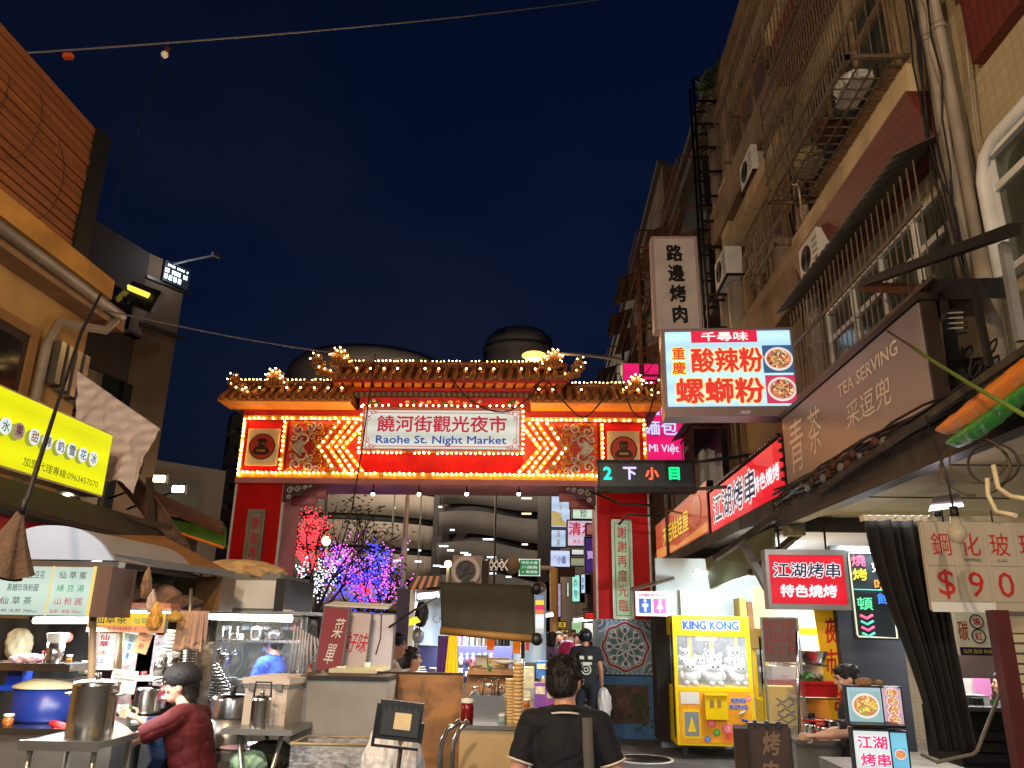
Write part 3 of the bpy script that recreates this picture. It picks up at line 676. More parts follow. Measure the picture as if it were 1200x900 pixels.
# columns at the end
bp(B().cyl((FX-.05, 13.9, 7.0), (FX-.05, 13.9, 12.3), .13, 12), 'drain_pipe', M['pipe'])
bp(B().bb(FX-.2, FX+.05, 12.75, 13.3, 8.2, 9.9), 'pilaster', M['wall_cream'])
bp(B().cyl((FX-.1, 12.9, 6.5), (FX-.1, 12.9, 8.1), .17, 14), 'drain_pipe', M['pipe'])
bp(B().cyl((FX-.12, 13.5, 4.5), (FX-.12, 13.5, 8.5), .05, 8), 'drain_pipe', M['pipe'])
bp(B().cyl((FX-.12, 13.75, 4.5), (FX-.12, 13.75, 9.5), .045, 8), 'drain_pipe', M['pipe'])
def window(y0, y1, z0, z1, n, top=.3, x=None, mm=None, glass=None):
    x = x or FX; mm = mm or M['alu']; glass = glass or M['glass_dark']
    w = part(B().bb(x-.08, x+.02, y0-.04, y0, z0, z1).bb(x-.08, x+.02, y1, y1+.04, z0, z1).bb(x-.08, x+.02, y0-.04, y1+.04, z1, z1+.05).bb(x-.1, x+.02, y0-.04, y1+.04, z0-.05, z0), 'window', mm, bld, world=True)
    zt_ = z1-(z1-z0)*top
    part(B().bb(x-.07, x-.01, y0, y1, zt_-.03, zt_+.03), 'transom', mm, w, world=True)
    for i in range(n):
        a, b_ = y0+(y1-y0)*i/n, y0+(y1-y0)*(i+1)/n
        if i: part(B().bb(x-.075, x-.01, a-.025, a+.025, z0, z1), 'mullion', mm, w, world=True)
        off = .004*(i % 2)
        part(B().bb(x-.03-off*4, x-.02-off*4, a+.02, b_-.02, z0, zt_-.03), 'pane', glass, w, world=True)
        part(B().bb(x-.03, x-.02, a+.02, b_-.02, zt_+.03, z1), 'pane', glass, w, world=True)
    return w
pane_m = mat('pane_tan', c(120, 100, 74), .12, spec=.7, noise=(1, .3)); pane_g = mat('pane_green', c(70, 76, 62), .12, spec=.7, noise=(1.5, .5))
window(9.5, 12.5, 6.9, 8.0, 4, .3, glass=pane_m)
window(9.6, 12.6, 10.0, 11.2, 4, .3, glass=pane_m)
bp(B().bb(FX-.25, FX, 9.4, 13.9, 8.95, 9.7), 'balcony_band', M['ledge_dark'])
bp(B().bb(FX-.3, FX, 9.4, 12.7, 8.3, 8.55), 'ledge', M['ledge'])
bp(B().bb(FX-.25, FX, 9.4, 13.9, 5.95, 6.55), 'balcony_band', M['ledge_dark'])
bp(B().bb(FX-.2, FX, 9.4, 14.0, 6.55, 6.8), 'ledge', M['wall_tan'])
# ledges of the middle bay
bp(B().bb(FX-.3, FX, 5.95, 9.3, 6.42, 6.72), 'ledge', M['ledge'])
bp(B().add([V((FX-.34, 5.95, 6.42)), V((FX-.34, 9.3, 6.42)), V((FX-.12, 9.3, 5.86)), V((FX-.12, 5.95, 5.86)), V((FX, 5.95, 6.42)), V((FX, 9.3, 6.42)), V((FX, 9.3, 5.86)), V((FX, 5.95, 5.86))], [(0, 1, 2, 3), (4, 7, 6, 5), (0, 3, 7, 4), (1, 5, 6, 2), (3, 2, 6, 7)]), 'tile_band', M['red_tile'])
bp(B().bb(FX-.1, FX, -3, 5.35, 6.2, 6.95), 'tile_band', M['red_tile'])
bp(B().bb(FX-.16, FX, 3, 5.45, 6.95, 7.15), 'ledge', M['ledge'])
bp(B().bb(FX-.3, FX, 5.95, 9.3, 9.2, 9.9), 'tile_band', M['red_tile'])
bp(B().bb(FX-.36, FX, 5.9, 9.35, 9.9, 10.15), 'ledge', M['ledge'])
# pipes between the bays
for y, r, z0, z1 in ((5.82, .075, 3.8, 14), (5.66, .05, 3.8, 14), (5.98, .028, 4.2, 14), (9.32, .07, 4.6, 7.6), (9.2, .05, 4.6, 8.4), (9.45, .035, 4.6, 12)):
    p = bp(B().cyl((FX-.12, y, z0), (FX-.12, y, z1), r, 10), 'drain_pipe', M['pipe'])
    for k in range(4):
        z = z0+.6+k*(z1-z0)/4.2
        part(B().lathe([(r+.012, 0), (r+.016, .03), (r+.012, .06)], (FX-.12, y, z), 10), 'clip', M['pipe'], p, world=True)
# cable bundle hanging down the pipes
rc = random.Random(2)
for k in range(7):
    y0_ = 5.6+rc.random()*.35; w1 = rc.uniform(-.12, .12); pts = [V((FX-.2-.05*rc.random(), y0_+w1*math.sin(i*.7+k), 9.5-.4*i)) for i in range(14)]
    bp(B().tube(pts, .009, 5), 'cable', M['cable'])
# big window cage
cg = bp(B().bb(FX-.62, FX-.6+.02, 6.38, 9.15, 7.16, 7.2).bb(FX-.62, FX-.58, 6.38, 9.15, 8.66, 8.7).bb(FX-.62, FX, 6.38, 6.42, 7.16, 7.2).bb(FX-.62, FX, 9.11, 9.15, 7.16, 7.2).bb(FX-.62, FX, 6.38, 6.42, 8.66, 8.7).bb(FX-.61, FX-.59, 6.38, 6.42, 7.2, 8.66), 'window_cage', M['cage'])
for i in range(35):
    y = 6.4+2.73*i/34
    part(B().bb(FX-.615, FX-.603, y-.006, y+.006, 7.2, 8.66), 'bar', M['cage'], cg, world=True)
    if i % 2 == 0: part(B().bb(FX-.6, FX, y-.006, y+.006, 7.175, 7.187), 'bar', M['cage'], cg, world=True)
for z in (7.45, 7.9, 8.05, 8.4): part(B().bb(FX-.63, FX-.61, 6.38, 9.15, z-.012, z+.012), 'rail', M['cage'], cg, world=True)
for x in (FX-.45, FX-.3, FX-.15): part(B().bb(x-.008, x+.008, 6.4, 9.13, 7.168, 7.184), 'rail', M['cage'], cg, world=True)
for i in range(5):
    x = FX-.6+.12*i
    for y in (6.4, 9.13): part(B().bb(x-.006, x+.006, y-.006, y+.006, 7.2, 8.66), 'bar', M['cage'], cg, world=True)
for (y, z, w, h, mm) in ((7.0, 7.32, .5, .2, 'white_paint'), (7.7, 7.3, .35, .16, 'rust'), (8.4, 7.35, .4, .3, 'wall_cream')):
    single(B().ell((FX-.3, y, z), (.2, w/2, h/2), 10, 6).bb(FX-.4, FX-.2, y-w/2, y+w/2, 7.2, z), 'storage_bundle', M[mm], {'white_paint': 'pale wrapped bundle stored inside the upper window cage', 'rust': 'brown bag stored in the middle of the window cage', 'wall_cream': 'cream sack at the far end of the window cage'}[mm], 'bundle')
window(6.6, 9.0, 7.25, 8.5, 3, .3, glass=pane_g)
# upper right cage (second, above the frame edge)
cg2 = bp(B().bb(FX-.55, FX-.5, 5.6, 8.9, 9.0, 9.04).bb(FX-.55, FX, 5.6, 5.64, 9.0, 9.04), 'window_cage', M['cage'])
for i in range(22): part(B().bb(FX-.54, FX-.525, 5.62+.15*i, 5.632+.15*i, 9.04, 10.4), 'bar', M['cage'], cg2, world=True)
# corrugated awning and lower grille
mk('awning_plastic', c(104, 96, 76), .7, noise=(3, .5), wave=(c(72, 66, 52), 8, 'Y', .4))
def awn(u, v): return V((FX-.6*v, 5.8+3.5*u, 5.95-.3*v+.012*math.sin(u*150)))
bp(B().grid(awn, 140, 3, .012), 'corrugated_awning', M['awning_plastic'])
gr = bp(B().bb(FX-.5, FX-.48, 5.7, 9.1, 5.1, 5.14).bb(FX-.5, FX-.48, 5.7, 9.1, 4.45, 4.49), 'window_grille', M['cage'])
for i in range(28): part(B().bb(FX-.502, FX-.492, 5.72+.124*i, 5.73+.124*i, 4.49, 5.55), 'bar', M['cage'], gr, world=True)
window(5.95, 9.0, 4.55, 5.5, 4, .35, glass=pane_g, mm=M['white_paint'])
# rounded near window
window(4.2, 5.42, 4.4, 5.35, 2, .28, mm=M['white_paint'], glass=pane_g)
rw = B(); rw.tube([V((FX-.1, 5.5, 4.35)), V((FX-.1, 5.5, 5.2)), V((FX-.1, 5.42, 5.38)), V((FX-.1, 5.25, 5.44)), V((FX-.1, 3.9, 5.44))], .05, 8); bp(rw, 'window_surround', M['white_paint'])
# air conditioners on the facade
def aircon(p, rz, lab, s=1.):
    t = thing('air_conditioner', lab, 'air conditioner', p, rz, group=None)
    part(B().bb(-.4*s, .4*s, -.15*s, .15*s, 0, .55*s), 'casing', M['white_paint'], t)
    b = B()
    for i in range(7): b.tube([V(((.2*s-.028*i*s)*math.cos(a)-.1*s, -.155*s, .28*s+(.2*s-.028*i*s)*math.sin(a))) for a in [2*PI*j/16 for j in range(17)]], .005, 4)
    part(b, 'fan_grille', M['black_metal'], t)
    part(B().lathe([(.19*s, 0), (.19*s, .004)], (-.1*s, -.151*s, .28*s), 20, Matrix.Rotation(PI/2, 3, 'X')), 'fan', M['black'], t)
    part(B().bb(-.45*s, -.41*s, -.16*s, .25*s, -.04, 0).bb(.41*s, .45*s, -.16*s, .25*s, -.04, 0).bb(-.45*s, .45*s, -.16*s, -.12*s, -.045, -.002), 'bracket', M['black_metal'], t)
    for i in range(4): part(B().bb(.2*s, .38*s, -.156*s, -.15*s, .1*s+.1*i*s, .13*s+.1*i*s), 'vent', M['grey_paint'], t)
aircon((FX-.22, 12.9, 7.75), -PI/2, 'air conditioner hanging by the far corner pillar under the top windows')
aircon((FX-.25, 11.2, 5.5), -PI/2, 'air conditioner standing just above the blue lightbox', .9)
aircon((FX-.25, 12.3, 5.45), -PI/2, 'smaller dusty air conditioner left of the one above the blue lightbox', .85)
# ducting elbow, lamp on wall
wl = thing('wall_lamp', 'bare bulb floodlight on a bent arm between upper facade windows', 'lamp', (FX-.3, 9.6, 8.2))
p = at(935, 213, X=FX-.35)
part(B().tube([p, p+V((.1, .25, -.35)), V((FX-.05, p.y+.5, p.z-.5))], .015, 6), 'arm', M['alu'], wl, world=True)
part(B().ell(p, (.07, .07, .06), 10, 6), 'head', mat('lamp_mirror', c(230, 215, 200), .1, 1.), wl, world=True)
# plant on roof corner
def foliage(b, cen, rad, n, s, rnd, seed=None):
    for i in range(n):
        while True:
            d = V((rnd.uniform(-1, 1), rnd.uniform(-1, 1), rnd.uniform(-1, 1)))
            if d.length < 1: break
        p = V(cen)+V((d.x*rad[0], d.y*rad[1], d.z*rad[2])); a = V((rnd.uniform(-1, 1), rnd.uniform(-1, 1), rnd.uniform(-.6, .6))).normalized()*s*rnd.uniform(.6, 1.3)
        q = a.cross(V((rnd.uniform(-1, 1), rnd.uniform(-1, 1), rnd.uniform(-1, 1)))).normalized()*s*.35
        b.add([p-a, p+q, p+a, p-q], [(0, 1, 2, 3)])
rp = thing('roof_plant', 'leafy plant drooping from the roof corner of the apartment building', 'plant', at(843, 95, Y=13.6))
b = B(); foliage(b, at(842, 92, Y=13.5), (.35, .3, .32), 160, .11, random.Random(4)); foliage(b, at(830, 102, Y=13.4), (.25, .2, .2), 70, .1, random.Random(5))
part(b, 'foliage', M['leaf'], rp, world=True, kind='stuff')
part(B().tube([at(843, 115, Y=13.6), at(840, 90, Y=13.55), at(842, 58, Y=13.6)], .02, 6), 'stem', M['trunk'], rp, world=True)
# far block of the same side
fb = thing('dark_apartment_row', 'dark weathered apartment row with balcony cages beyond the lattice frame', 'building', (FX, 14.3, 0))
mk('wall_far', c(112, 90, 74), .9, noise=(.8, .5), stain=(c(70, 54, 46), 1.2, .5))
zt = at(757, 262, X=FX+.1).z
part(B().bb(FX+.1, 12, 14.3, 21, 3, 13.2), 'wall', M['wall_far'], fb, world=True); part(B().bb(FX+.1, 12, 21, 52, 3, 15.6), 'wall', M['wall_far'], fb, world=True)
rf_ = random.Random(8)
for k in range(5):
    z = 4.4+2.1*k
    for j in range(9):
        if k > 3 and j < 2: continue
        y = 15.2+j*3.6
        part(B().bb(FX-.02, FX+.1, y, y+2.3, z, z+1.2), 'window', M['tower_dark'], fb, world=True)
        cg_ = part(B().bb(FX-.6, FX-.57, y-.1, y+2.4, z-.1, z-.06).bb(FX-.6, FX-.57, y-.1, y+2.4, z+1.2, z+1.24).bb(FX-.6, FX+.1, y-.1, y-.06, z-.1, z-.06).bb(FX-.6, FX+.1, y-.1, y-.06, z+1.2, z+1.24), 'balcony_cage', M['rust'], fb, world=True)
        if j < 3:
            for i in range(11): part(B().bb(FX-.6, FX-.585, y-.08+.24*i, y-.06+.24*i, z-.06, z+1.2), 'bar', M['rust'], cg_, world=True)
        if rf_.random() < .6: part(B().add([V((FX+.1, y-.2, z+1.55)), V((FX+.1, y+2.5, z+1.55)), V((FX-.8, y+2.5, z+1.25)), V((FX-.8, y-.2, z+1.25))], [(0, 1, 2, 3)]), 'awning', M['wall_far'], fb, world=True)
    part(B().bb(FX-.2, FX+.12, 14.4, 50, z-.75, z-.5), 'ledge', M['concrete_dark'], fb, world=True)
part(B().bb(FX-.05, FX+.2, 14.3, 21, 13.2, 13.4), 'parapet', M['concrete_dark'], fb, world=True); part(B().bb(FX-.05, FX+.2, 21, 52, 15.6, 15.8), 'parapet', M['concrete_dark'], fb, world=True)
# lattice frames for signboards
def lattice(xa, xb, y, z0, z1, n, lab, m=None):
    t = thing('sign_lattice', lab, 'steel frame', (xa, y, z0)); m = m or M['black_metal']
    for x in (xa, xb):
        for dy in (0, .35): part(B().cyl((x, y+dy, z0), (x, y+dy, z1), .028, 6), 'upright', m, t, world=True)
    for i in range(n):
        z = z0+(z1-z0)*i/(n-1)
        part(B().bb(xa, xb, y-.02, y+.02, z-.02, z+.02), 'rung', m, t, world=True)
        part(B().bb(xa, xb, y+.33, y+.37, z-.02, z+.02), 'rung', m, t, world=True)
        if i < n-1: part(B().bar((xa, y+.37, z), (xb, y+.37, z+(z1-z0)/(n-1)), .02), 'brace', m, t, world=True)
pa, pb = at(812, 92, Y=13.6), at(815, 485, Y=13.6)
lattice(pa.x, at(848, 92, Y=13.6).x+.05, 13.6, pb.z, pa.z, 14, 'tall dark steel lattice rising beside the vertical barbecue sign')
pa, pb = at(748, 290, Y=15.2), at(750, 440, Y=15.2)
lattice(pa.x, at(770, 290, Y=15.2).x, 15.2, pb.z, pa.z, 6, 'smaller rusty lattice left of the vertical barbecue sign', M['rust'])
# ---------------------------------------------------------------- big signs
# vertical white sign
sg = thing('vertical_sign', 'tall unlit white signboard with black brush characters above the blue lightbox', 'sign', (at(795, 387, Y=13.0).x, 13.0, at(795, 387, Y=13.0).z))
w, h = at(820, 330, Y=13).x-at(769, 330, Y=13).x, at(795, 279, Y=13).z-at(795, 387, Y=13).z
part(B().bb(-w/2, w/2, 0, .22, 0, h), 'case', mat('sign_grey', c(225, 212, 205), .6, noise=(2, .2)), sg)
part(B().bb(-w/2-.03, -w/2+.02, -.02, .24, -.02, h+.02).bb(w/2-.02, w/2+.03, -.02, .24, -.02, h+.02).bb(-w/2, w/2, -.018, .23, h-.01, h+.03).bb(-w/2, w/2, -.018, .23, -.03, .01), 'frame', mat('sign_frame_pink', c(190, 165, 165), .5), sg)
text('路邊烤肉', sg, M['black'], .02, h*.5, w=w*.36, h=h*.84, off=.045, y=-.006, vert=True, shear=-.04)
# blue lightbox
Yb = 9.6
pl_, pr_ = at(781, 479, Y=Yb), at(940, 479, Y=Yb-.15); zt_ = at(781, 386, Y=Yb).z
w = pr_.x-pl_.x; h = zt_-pl_.z
sg = thing('noodle_lightbox', 'glowing pale blue lightbox with big red noodle shop characters and two food photos', 'sign', (pl_.x+w/2, Yb, pl_.z), R(-3))
part(B().bb(-w/2, w/2, 0.01, .3, 0, h), 'case', M['steel_dull'], sg)
part(B().bb(-w/2+.03, w/2-.03, -.012, .01, .03, h-.03), 'face', glow('lightbox_blue', c(185, 228, 252), 1.12), sg)
b = B().bb(-w/2-.02, w/2+.02, -.03, .31, -.1, .03).bb(-w/2-.02, w/2+.02, -.03, .31, h-.02, h+.01).bb(-w/2-.02, -w/2+.02, -.029, .3, .03, h-.02).bb(w/2-.02, w/2+.02, -.029, .3, .03, h-.02)
part(b, 'frame', mat('frame_bronze', c(150, 130, 130), .35, .4), sg)
red = lit('lb_red', c(225, 50, 40), .95); yel = lit('lb_yellow', c(250, 235, 40), 1.); wht = lit('lb_white', c(250, 245, 240), 1.)
part(B().bb(-.28*w, .23*w, -.016, -.012, h*.83, h*.98), 'banner', lit('lb_crimson', c(225, 30, 70), .95), sg)
text('千尋味', sg, wht, -.02*w, h*.905, w=w*.36, h=h*.11, off=.03, y=-.02)
text('重慶', sg, red, -.385*w, h*.6, w=w*.1, h=h*.33, off=.02, y=-.022, out=(yel, .08), vert=True)
text('酸辣粉', sg, red, -.015*w, h*.605, w=w*.54, h=h*.3, off=.03, y=-.022, out=(lit('lb_cream', c(250, 220, 150), 1.), .05))
text('螺螄粉', sg, red, -.085*w, h*.225, w=w*.66, h=h*.3, off=.03, y=-.022, out=(lit('lb_cream', c(250, 220, 150), 1.), .05))
def bowl_print(par, cx, cz, r, bg, seed, cols=None):
    rr = random.Random(seed)
    part(B().bb(cx-r*1.1, cx+r*1.1, -.017, -.012, cz-r*1.05, cz+r*1.05), 'food_photo', lit('bg%d' % seed, bg, .8), par)
    part(B().prism([(cx+r*math.cos(2*PI*i/24), cz+r*math.sin(2*PI*i/24)*.9) for i in range(24)], -.02, -.017), 'bowl_print', lit('bowl_rim', c(235, 225, 220), .9), par)
    part(B().prism([(cx+r*.86*math.cos(2*PI*i/24), cz+r*.8*math.sin(2*PI*i/24)*.9) for i in range(24)], -.022, -.02), 'soup_print', lit('soup%d' % seed, c(215, 120, 90), .9), par)
    cols = cols or [c(245, 225, 190), c(190, 60, 40), c(120, 150, 60), c(250, 200, 120), c(90, 60, 60)]
    for k, cc in enumerate(cols):
        b = B()
        for i in range(16):
            a, q = rr.random()*2*PI, r*.75*rr.random()**.5; x, z = cx+q*math.cos(a), cz+q*math.sin(a)*.85; t = rr.random()*PI; l = r*.16
            b.add([V((x-l*math.cos(t), -.0225-k*.0003, z-l*math.sin(t))), V((x+l*.4*math.sin(t), -.0225-k*.0003, z-l*.4*math.cos(t))), V((x+l*math.cos(t), -.0225-k*.0003, z+l*math.sin(t))), V((x-l*.4*math.sin(t), -.0225-k*.0003, z+l*.4*math.cos(t)))], [(0, 1, 2, 3)])
        part(b, 'food_print', lit('food%d_%d' % (seed, k), cc, .9), par)
bowl_print(sg, .38*w, h*.61, .165*h, c(60, 100, 140), 1)
bowl_print(sg, .385*w, h*.235, .165*h, c(220, 60, 100), 2)
for i in range(5): part(B().bar((.06*w+.025*i, -.032, -.07), (.06*w+.025*i+.02, -.032, -.03), .008, .004), 'bottom_mark', lit('lb_mark', c(230, 220, 235), .7), sg)
# pink bakery sign behind the gate
sg = thing('bakery_sign', 'hot pink glowing sign for Vietnamese bread half hidden by the gate roof', 'sign', (at(765, 540, Y=16.5).x, 16.5, at(765, 540, Y=16.5).z), R(4))
w = at(793, 500, Y=16.5).x-at(728, 500, Y=16.5).x; h = at(765, 426, Y=16.5).z-at(765, 540, Y=16.5).z
part(B().bb(-w/2, w/2+.1, 0, .25, 0, h), 'case', M['steel_dull'], sg)
part(B().bb(-w/2+.02, w/2+.08, -.01, 0, .02, h-.02), 'face', glow('pink_sign', c(240, 25, 110), .95), sg)
pw = lit('pink_white', c(225, 220, 255), 1.)
text('越南', sg, pw, .16*w, h*.52, w=w*.52, h=h*.12, off=.02, y=-.018, out=(lit('pink_out', c(60, 70, 200), .8), .03))
text('麵包', sg, pw, .16*w, h*.33, w=w*.62, h=h*.14, off=.02, y=-.018, out=(lit('pink_out', c(60, 70, 200), .8), .03))
text('Bánh Mì Việt', sg, pw, .0*w, h*.12, w=w*.95, h=h*.1, off=.02, y=-.018)
# moving-text display
pl_, pr_ = at(701, 573, Y=12.6), at(815, 577, Y=12.6); zt_ = at(701, 540, Y=12.6).z
w = pr_.x-pl_.x; h = zt_-pl_.z
sg = thing('text_display', 'long black electronic display showing four small coloured characters across the right pillar', 'display', (pl_.x+w/2, 12.6, pl_.z), R(-1))
part(B().bb(-w/2, w/2, 0, .2, 0, h), 'case', M['black'], sg)
part(B().bb(-w/2+.03, w/2-.03, -.012, 0, .05, h-.04), 'screen', mat('screen_grey', c(52, 58, 62), .3), sg)
for s_, x, cc in (('2', -.4, c(0, 230, 190)), ('下', -.17, c(190, 180, 255)), ('小', .06, c(255, 90, 60)), ('目', .29, c(0, 240, 130))):
    text(s_, sg, glow('led_'+s_, cc, 1.6, False), x*w, h*.56, h=h*.42, off=.04, y=-.016)
part(B().bb(-w/2-.02, w/2+.02, -.014, .22, -.04, .05).bb(-w/2-.02, w/2+.02, -.014, .22, h-.04, h+.02), 'frame', M['black_metal'], sg)
for i in range(4): part(B().bb(-w/2+w*(i+1)/5-.004, -w/2+w*(i+1)/5+.004, -.013, 0, .05, h-.04), 'module_joint', M['black'], sg)
single(B().bar(at(790, 545, Y=12.7), V((3.6, 12.4, 4.5)), .05).bar(at(790, 575, Y=12.7), V((3.6, 12.4, 4.0)), .05), 'display_bracket', M['black_metal'], 'black steel arms carrying the electronic display from the facade', 'bracket')
single(B().tube([at(690, 575, Y=12.9), at(727, 590, Y=12.9), at(760, 592, Y=12.8), at(800, 602, X=3.0)], .02, 6).tube([at(725, 615, Y=12.9), at(735, 603, Y=12.9), at(775, 605, Y=12.9)], .02, 6), 'lamp_arm', M['black_metal'], 'thin black lamp arms hooked over the red pillar plaque', 'bracket')
# signs along the canopy edge, plane X=3
SX = 3.0
def side_sign(name, lab, ya, yb, z0, z1, facem, framem, dx=.12, cat='sign', X=SX):
    t = thing(name, lab, cat, (X, (ya+yb)/2, z0), -PI/2); L_ = abs(ya-yb); H_ = z1-z0
    part(B().bb(-L_/2, L_/2, 0, dx, 0, H_), 'case', framem, t)
    part(B().bb(-L_/2+.03, L_/2-.03, -.012, 0, .03, H_-.03), 'face', facem, t)
    return t, L_, H_
t, L_, H_ = side_sign('skewer_sign', 'long bright red sign with white-edged black skewer grill characters on the canopy edge', 13.85, 9.52, 3.36, 4.1, glow('skewer_red', c(235, 10, 40), .9), M['black_metal'])
ow = lit('ow', c(250, 245, 250), 1.); ink = lit('navy_ink', c(35, 35, 80), .6)
text('江湖烤串', t, ink, -.52, .37, w=2.75, h=.44, off=.02, y=-.02, out=(ow, .055), shear=.1)
text('特色燒烤', t, ow, 1.4, .33, w=1.2, h=.22, off=.03, y=-.02, shear=.1)
for k in range(34): part(B().bb(-L_/2+L_*k/34, -L_/2+L_*k/34+.06, -.04, .02, H_, H_+.04), 'edge_tooth', M['black_metal'], t)
for k in range(34): part(B().bb(-L_/2+L_*k/34, -L_/2+L_*k/34+.06, -.04, .02, -.05, 0), 'edge_tooth', M['black_metal'], t)
for k in range(6): part(B().bb(L_/2-.02, L_/2+.04, -.05, .02, .04+.12*k, .08+.12*k), 'edge_tooth', M['black_metal'], t)
t, L_, H_ = side_sign('doll_house_sign', 'orange backlit doll house sign beyond the red skewer sign', 20.6, 14.05, 3.4, 4.36, glow('orange_sign', c(215, 75, 30), .62), M['black_metal'])
text('天后娃娃屋', t, lit('orange_yellow', c(240, 200, 40), .9), -.3, .5, w=3.4, h=.42, off=.02, y=-.02, out=(lit('orange_dark', c(110, 40, 10), .5), .03))
part(B().add([V((-3.2, -.016, .05)), V((3.2, -.016, .05)), V((3.2, -.016, .22)), V((0, -.016, .12)), V((-1.8, -.016, .28)), V((-3.2, -.016, .3))], [(0, 1, 2, 3, 4, 5)]), 'print', lit('orange_pale', c(240, 150, 70), .7), t)
part(B().ell((2.3, -.02, .55), (.45, .01, .3), 14, 6), 'print', lit('orange_soft', c(190, 90, 60), .7), t)
t, L_, H_ = side_sign('tea_shop_sign', 'large brushed brown metal tea shop sign, unlit, with pale brush characters', 9.45, 5.75, 3.4, 4.3, mat('bronze_face', c(150, 138, 136), .36, .3, noise=(.8, .2), bump=(3, .05)), mat('bronze_edge', c(60, 48, 42), .4, .5))
pal = mat('pale_letters', c(250, 235, 215), .4)
text('青', t, pal, -1.35, .44, w=.5, h=.62, off=.0, y=-.016, shear=.1)
text('茶', t, pal, -.72, .46, w=.42, h=.5, off=.0, y=-.016, shear=.1)
text('TEA SERVING', t, pal, .72, .66, w=1.35, h=.13, off=.012, y=-.016)
text('采逗兜', t, pal, .68, .36, w=1.0, h=.25, off=.0, y=-.016, shear=.1)
part(B().bb(-L_/2-.02, L_/2+.02, -.03, .13, H_-.02, H_+.04).bb(-L_/2-.02, L_/2+.02, -.03, .13, -.05, .02), 'frame', mat('bronze_edge', c(60, 48, 42)), t)
# ---------------------------------------------------------------- left-hand buildings
def rect(px0, py0, px1, py1, Y):
    """x0, x1, z0, z1 of an upright rectangle at depth Y"""
    xm, ym = (px0+px1)/2, (py0+py1)/2
    return at(px0, ym, Y=Y).x, at(px1, ym, Y=Y).x, at(xm, py1, Y=Y).z, at(xm, py0, Y=Y).z
LX = -6.0
mk('wall_yellow', c(200, 160, 96), .85, noise=(1.2, .3), bump=(20, .2))
mk('slat', c(150, 90, 50), .6, noise=(1.5, .4, (1, .2, 8)), bump=(12, .3))
mk('slat_back', c(30, 18, 10), .8)
mk('brown_dark', c(62, 46, 38), .85, noise=(2, .4))
lbd = thing('corner_building', 'yellow-lit low building with overhanging orange slat screen at the upper left', 'building', (LX, 3, 0))
def lp_(b, n, m, par=None, lab=None, kind=None): return part(b, n, m, par or lbd, lab, world=True, kind=kind)
ye = at(95, 430, X=LX).y; zc = at(130, 352, X=LX+.4).z
lp_(B().bb(-14, LX, 1.0, ye, 0, 6.2), 'wall', M['wall_yellow'])
lp_(B().bb(-14, LX+.42, 1.0, at(131, 350, X=LX+.42).y, zc, zc+.26), 'cornice', mat('cornice_yellow', c(205, 150, 70), .8, noise=(2, .3)))
lp_(B().bb(-14, LX+.3, 1.0, ye+.3, zc-.22, zc), 'eave', mat('eave_tan', c(160, 125, 90), .8, noise=(2, .3)))
lp_(B().tube([(LX+.36, 1, zc-.08), (LX+.36, ye+.1, zc-.08)], .07, 8), 'gutter', M['pipe'])
lp_(B().tube([(LX+.33, ye+.05, zc-.1), (LX+.3, ye-.1, zc-.35), (LX+.1, ye-.75, zc-.5), (LX+.08, ye-.85, zc-.8), (LX+.08, ye-.85, 3)], .055, 10), 'downpipe', M['pipe'])
# window
y0, z1 = at(28, 400, X=LX).y, at(0, 378, X=LX).z
w_ = lp_(B().bb(LX-.02, LX+.06, y0-2.0, y0, 3.6, z1), 'window', M['brown_dark'])
lp_(B().bb(LX+.06, LX+.09, y0, y0+.12, 3.5, z1+.12).bb(LX+.06, LX+.09, y0-2, y0, z1, z1+.12), 'frame', mat('frame_tan', c(150, 110, 62), .7), w_)
lp_(B().bb(LX+.05, LX+.07, y0-1.9, y0-.1, 3.7, z1-.1), 'pane', M['glass_dark'], w_)
# metal louvre pieces by the downpipe
for i in range(4):
    lp_(B().bb(LX+.02, LX+.16, ye-.7+.17*i, ye-.6+.17*i, zc-1.25-.03*i, zc-.72), 'metal_louvre', M['steel_dull'])
# slat screen
zt, zb, yE = at(113, 150, X=LX+.3).z, at(72, 305, X=LX+.3).z, at(113, 150, X=LX+.3).y
scn = thing('slat_screen', 'orange-brown slatted screen of horizontal boards above the yellow cornice', 'screen', (LX+.3, yE, zb))
part(B().bb(LX-2, LX+.2, 1.0, yE-.05, zb-.05, zt), 'backing', M['slat_back'], scn, world=True)
ns = 17; rs_ = random.Random(21)
for i in range(ns):
    z0 = zb+(zt-zb)*i/ns; pit = (zt-zb)/ns
    yb = 1.2
    while yb < yE:
        y2 = min(yE, yb+rs_.uniform(1.6, 3.2))
        dx = rs_.uniform(-.012, .012)
        part(B().bb(LX+.22, LX+.30+dx, yb+.01, y2-.005, z0, z0+pit*.8), 'slat', M['slat'], scn, world=True)
        yb = y2
part(B().bb(LX-2, LX+.34, yE-.01, yE+.28, zb-.1, zt+.02), 'end_panel', M['black'], scn, world=True)
b = B()
for k in range(5): b.tube([V((LX+.35, yE-2.7+.52*k+(.24-.006*j)*math.cos(j*.16+k), zb+.35+.22*(k%2)+.034*j+(.2-.004*j)*math.sin(j*.21+k))) for j in range(30)], .005, 5)
part(b, 'dry_vine', M['brown_dark'], scn, world=True)
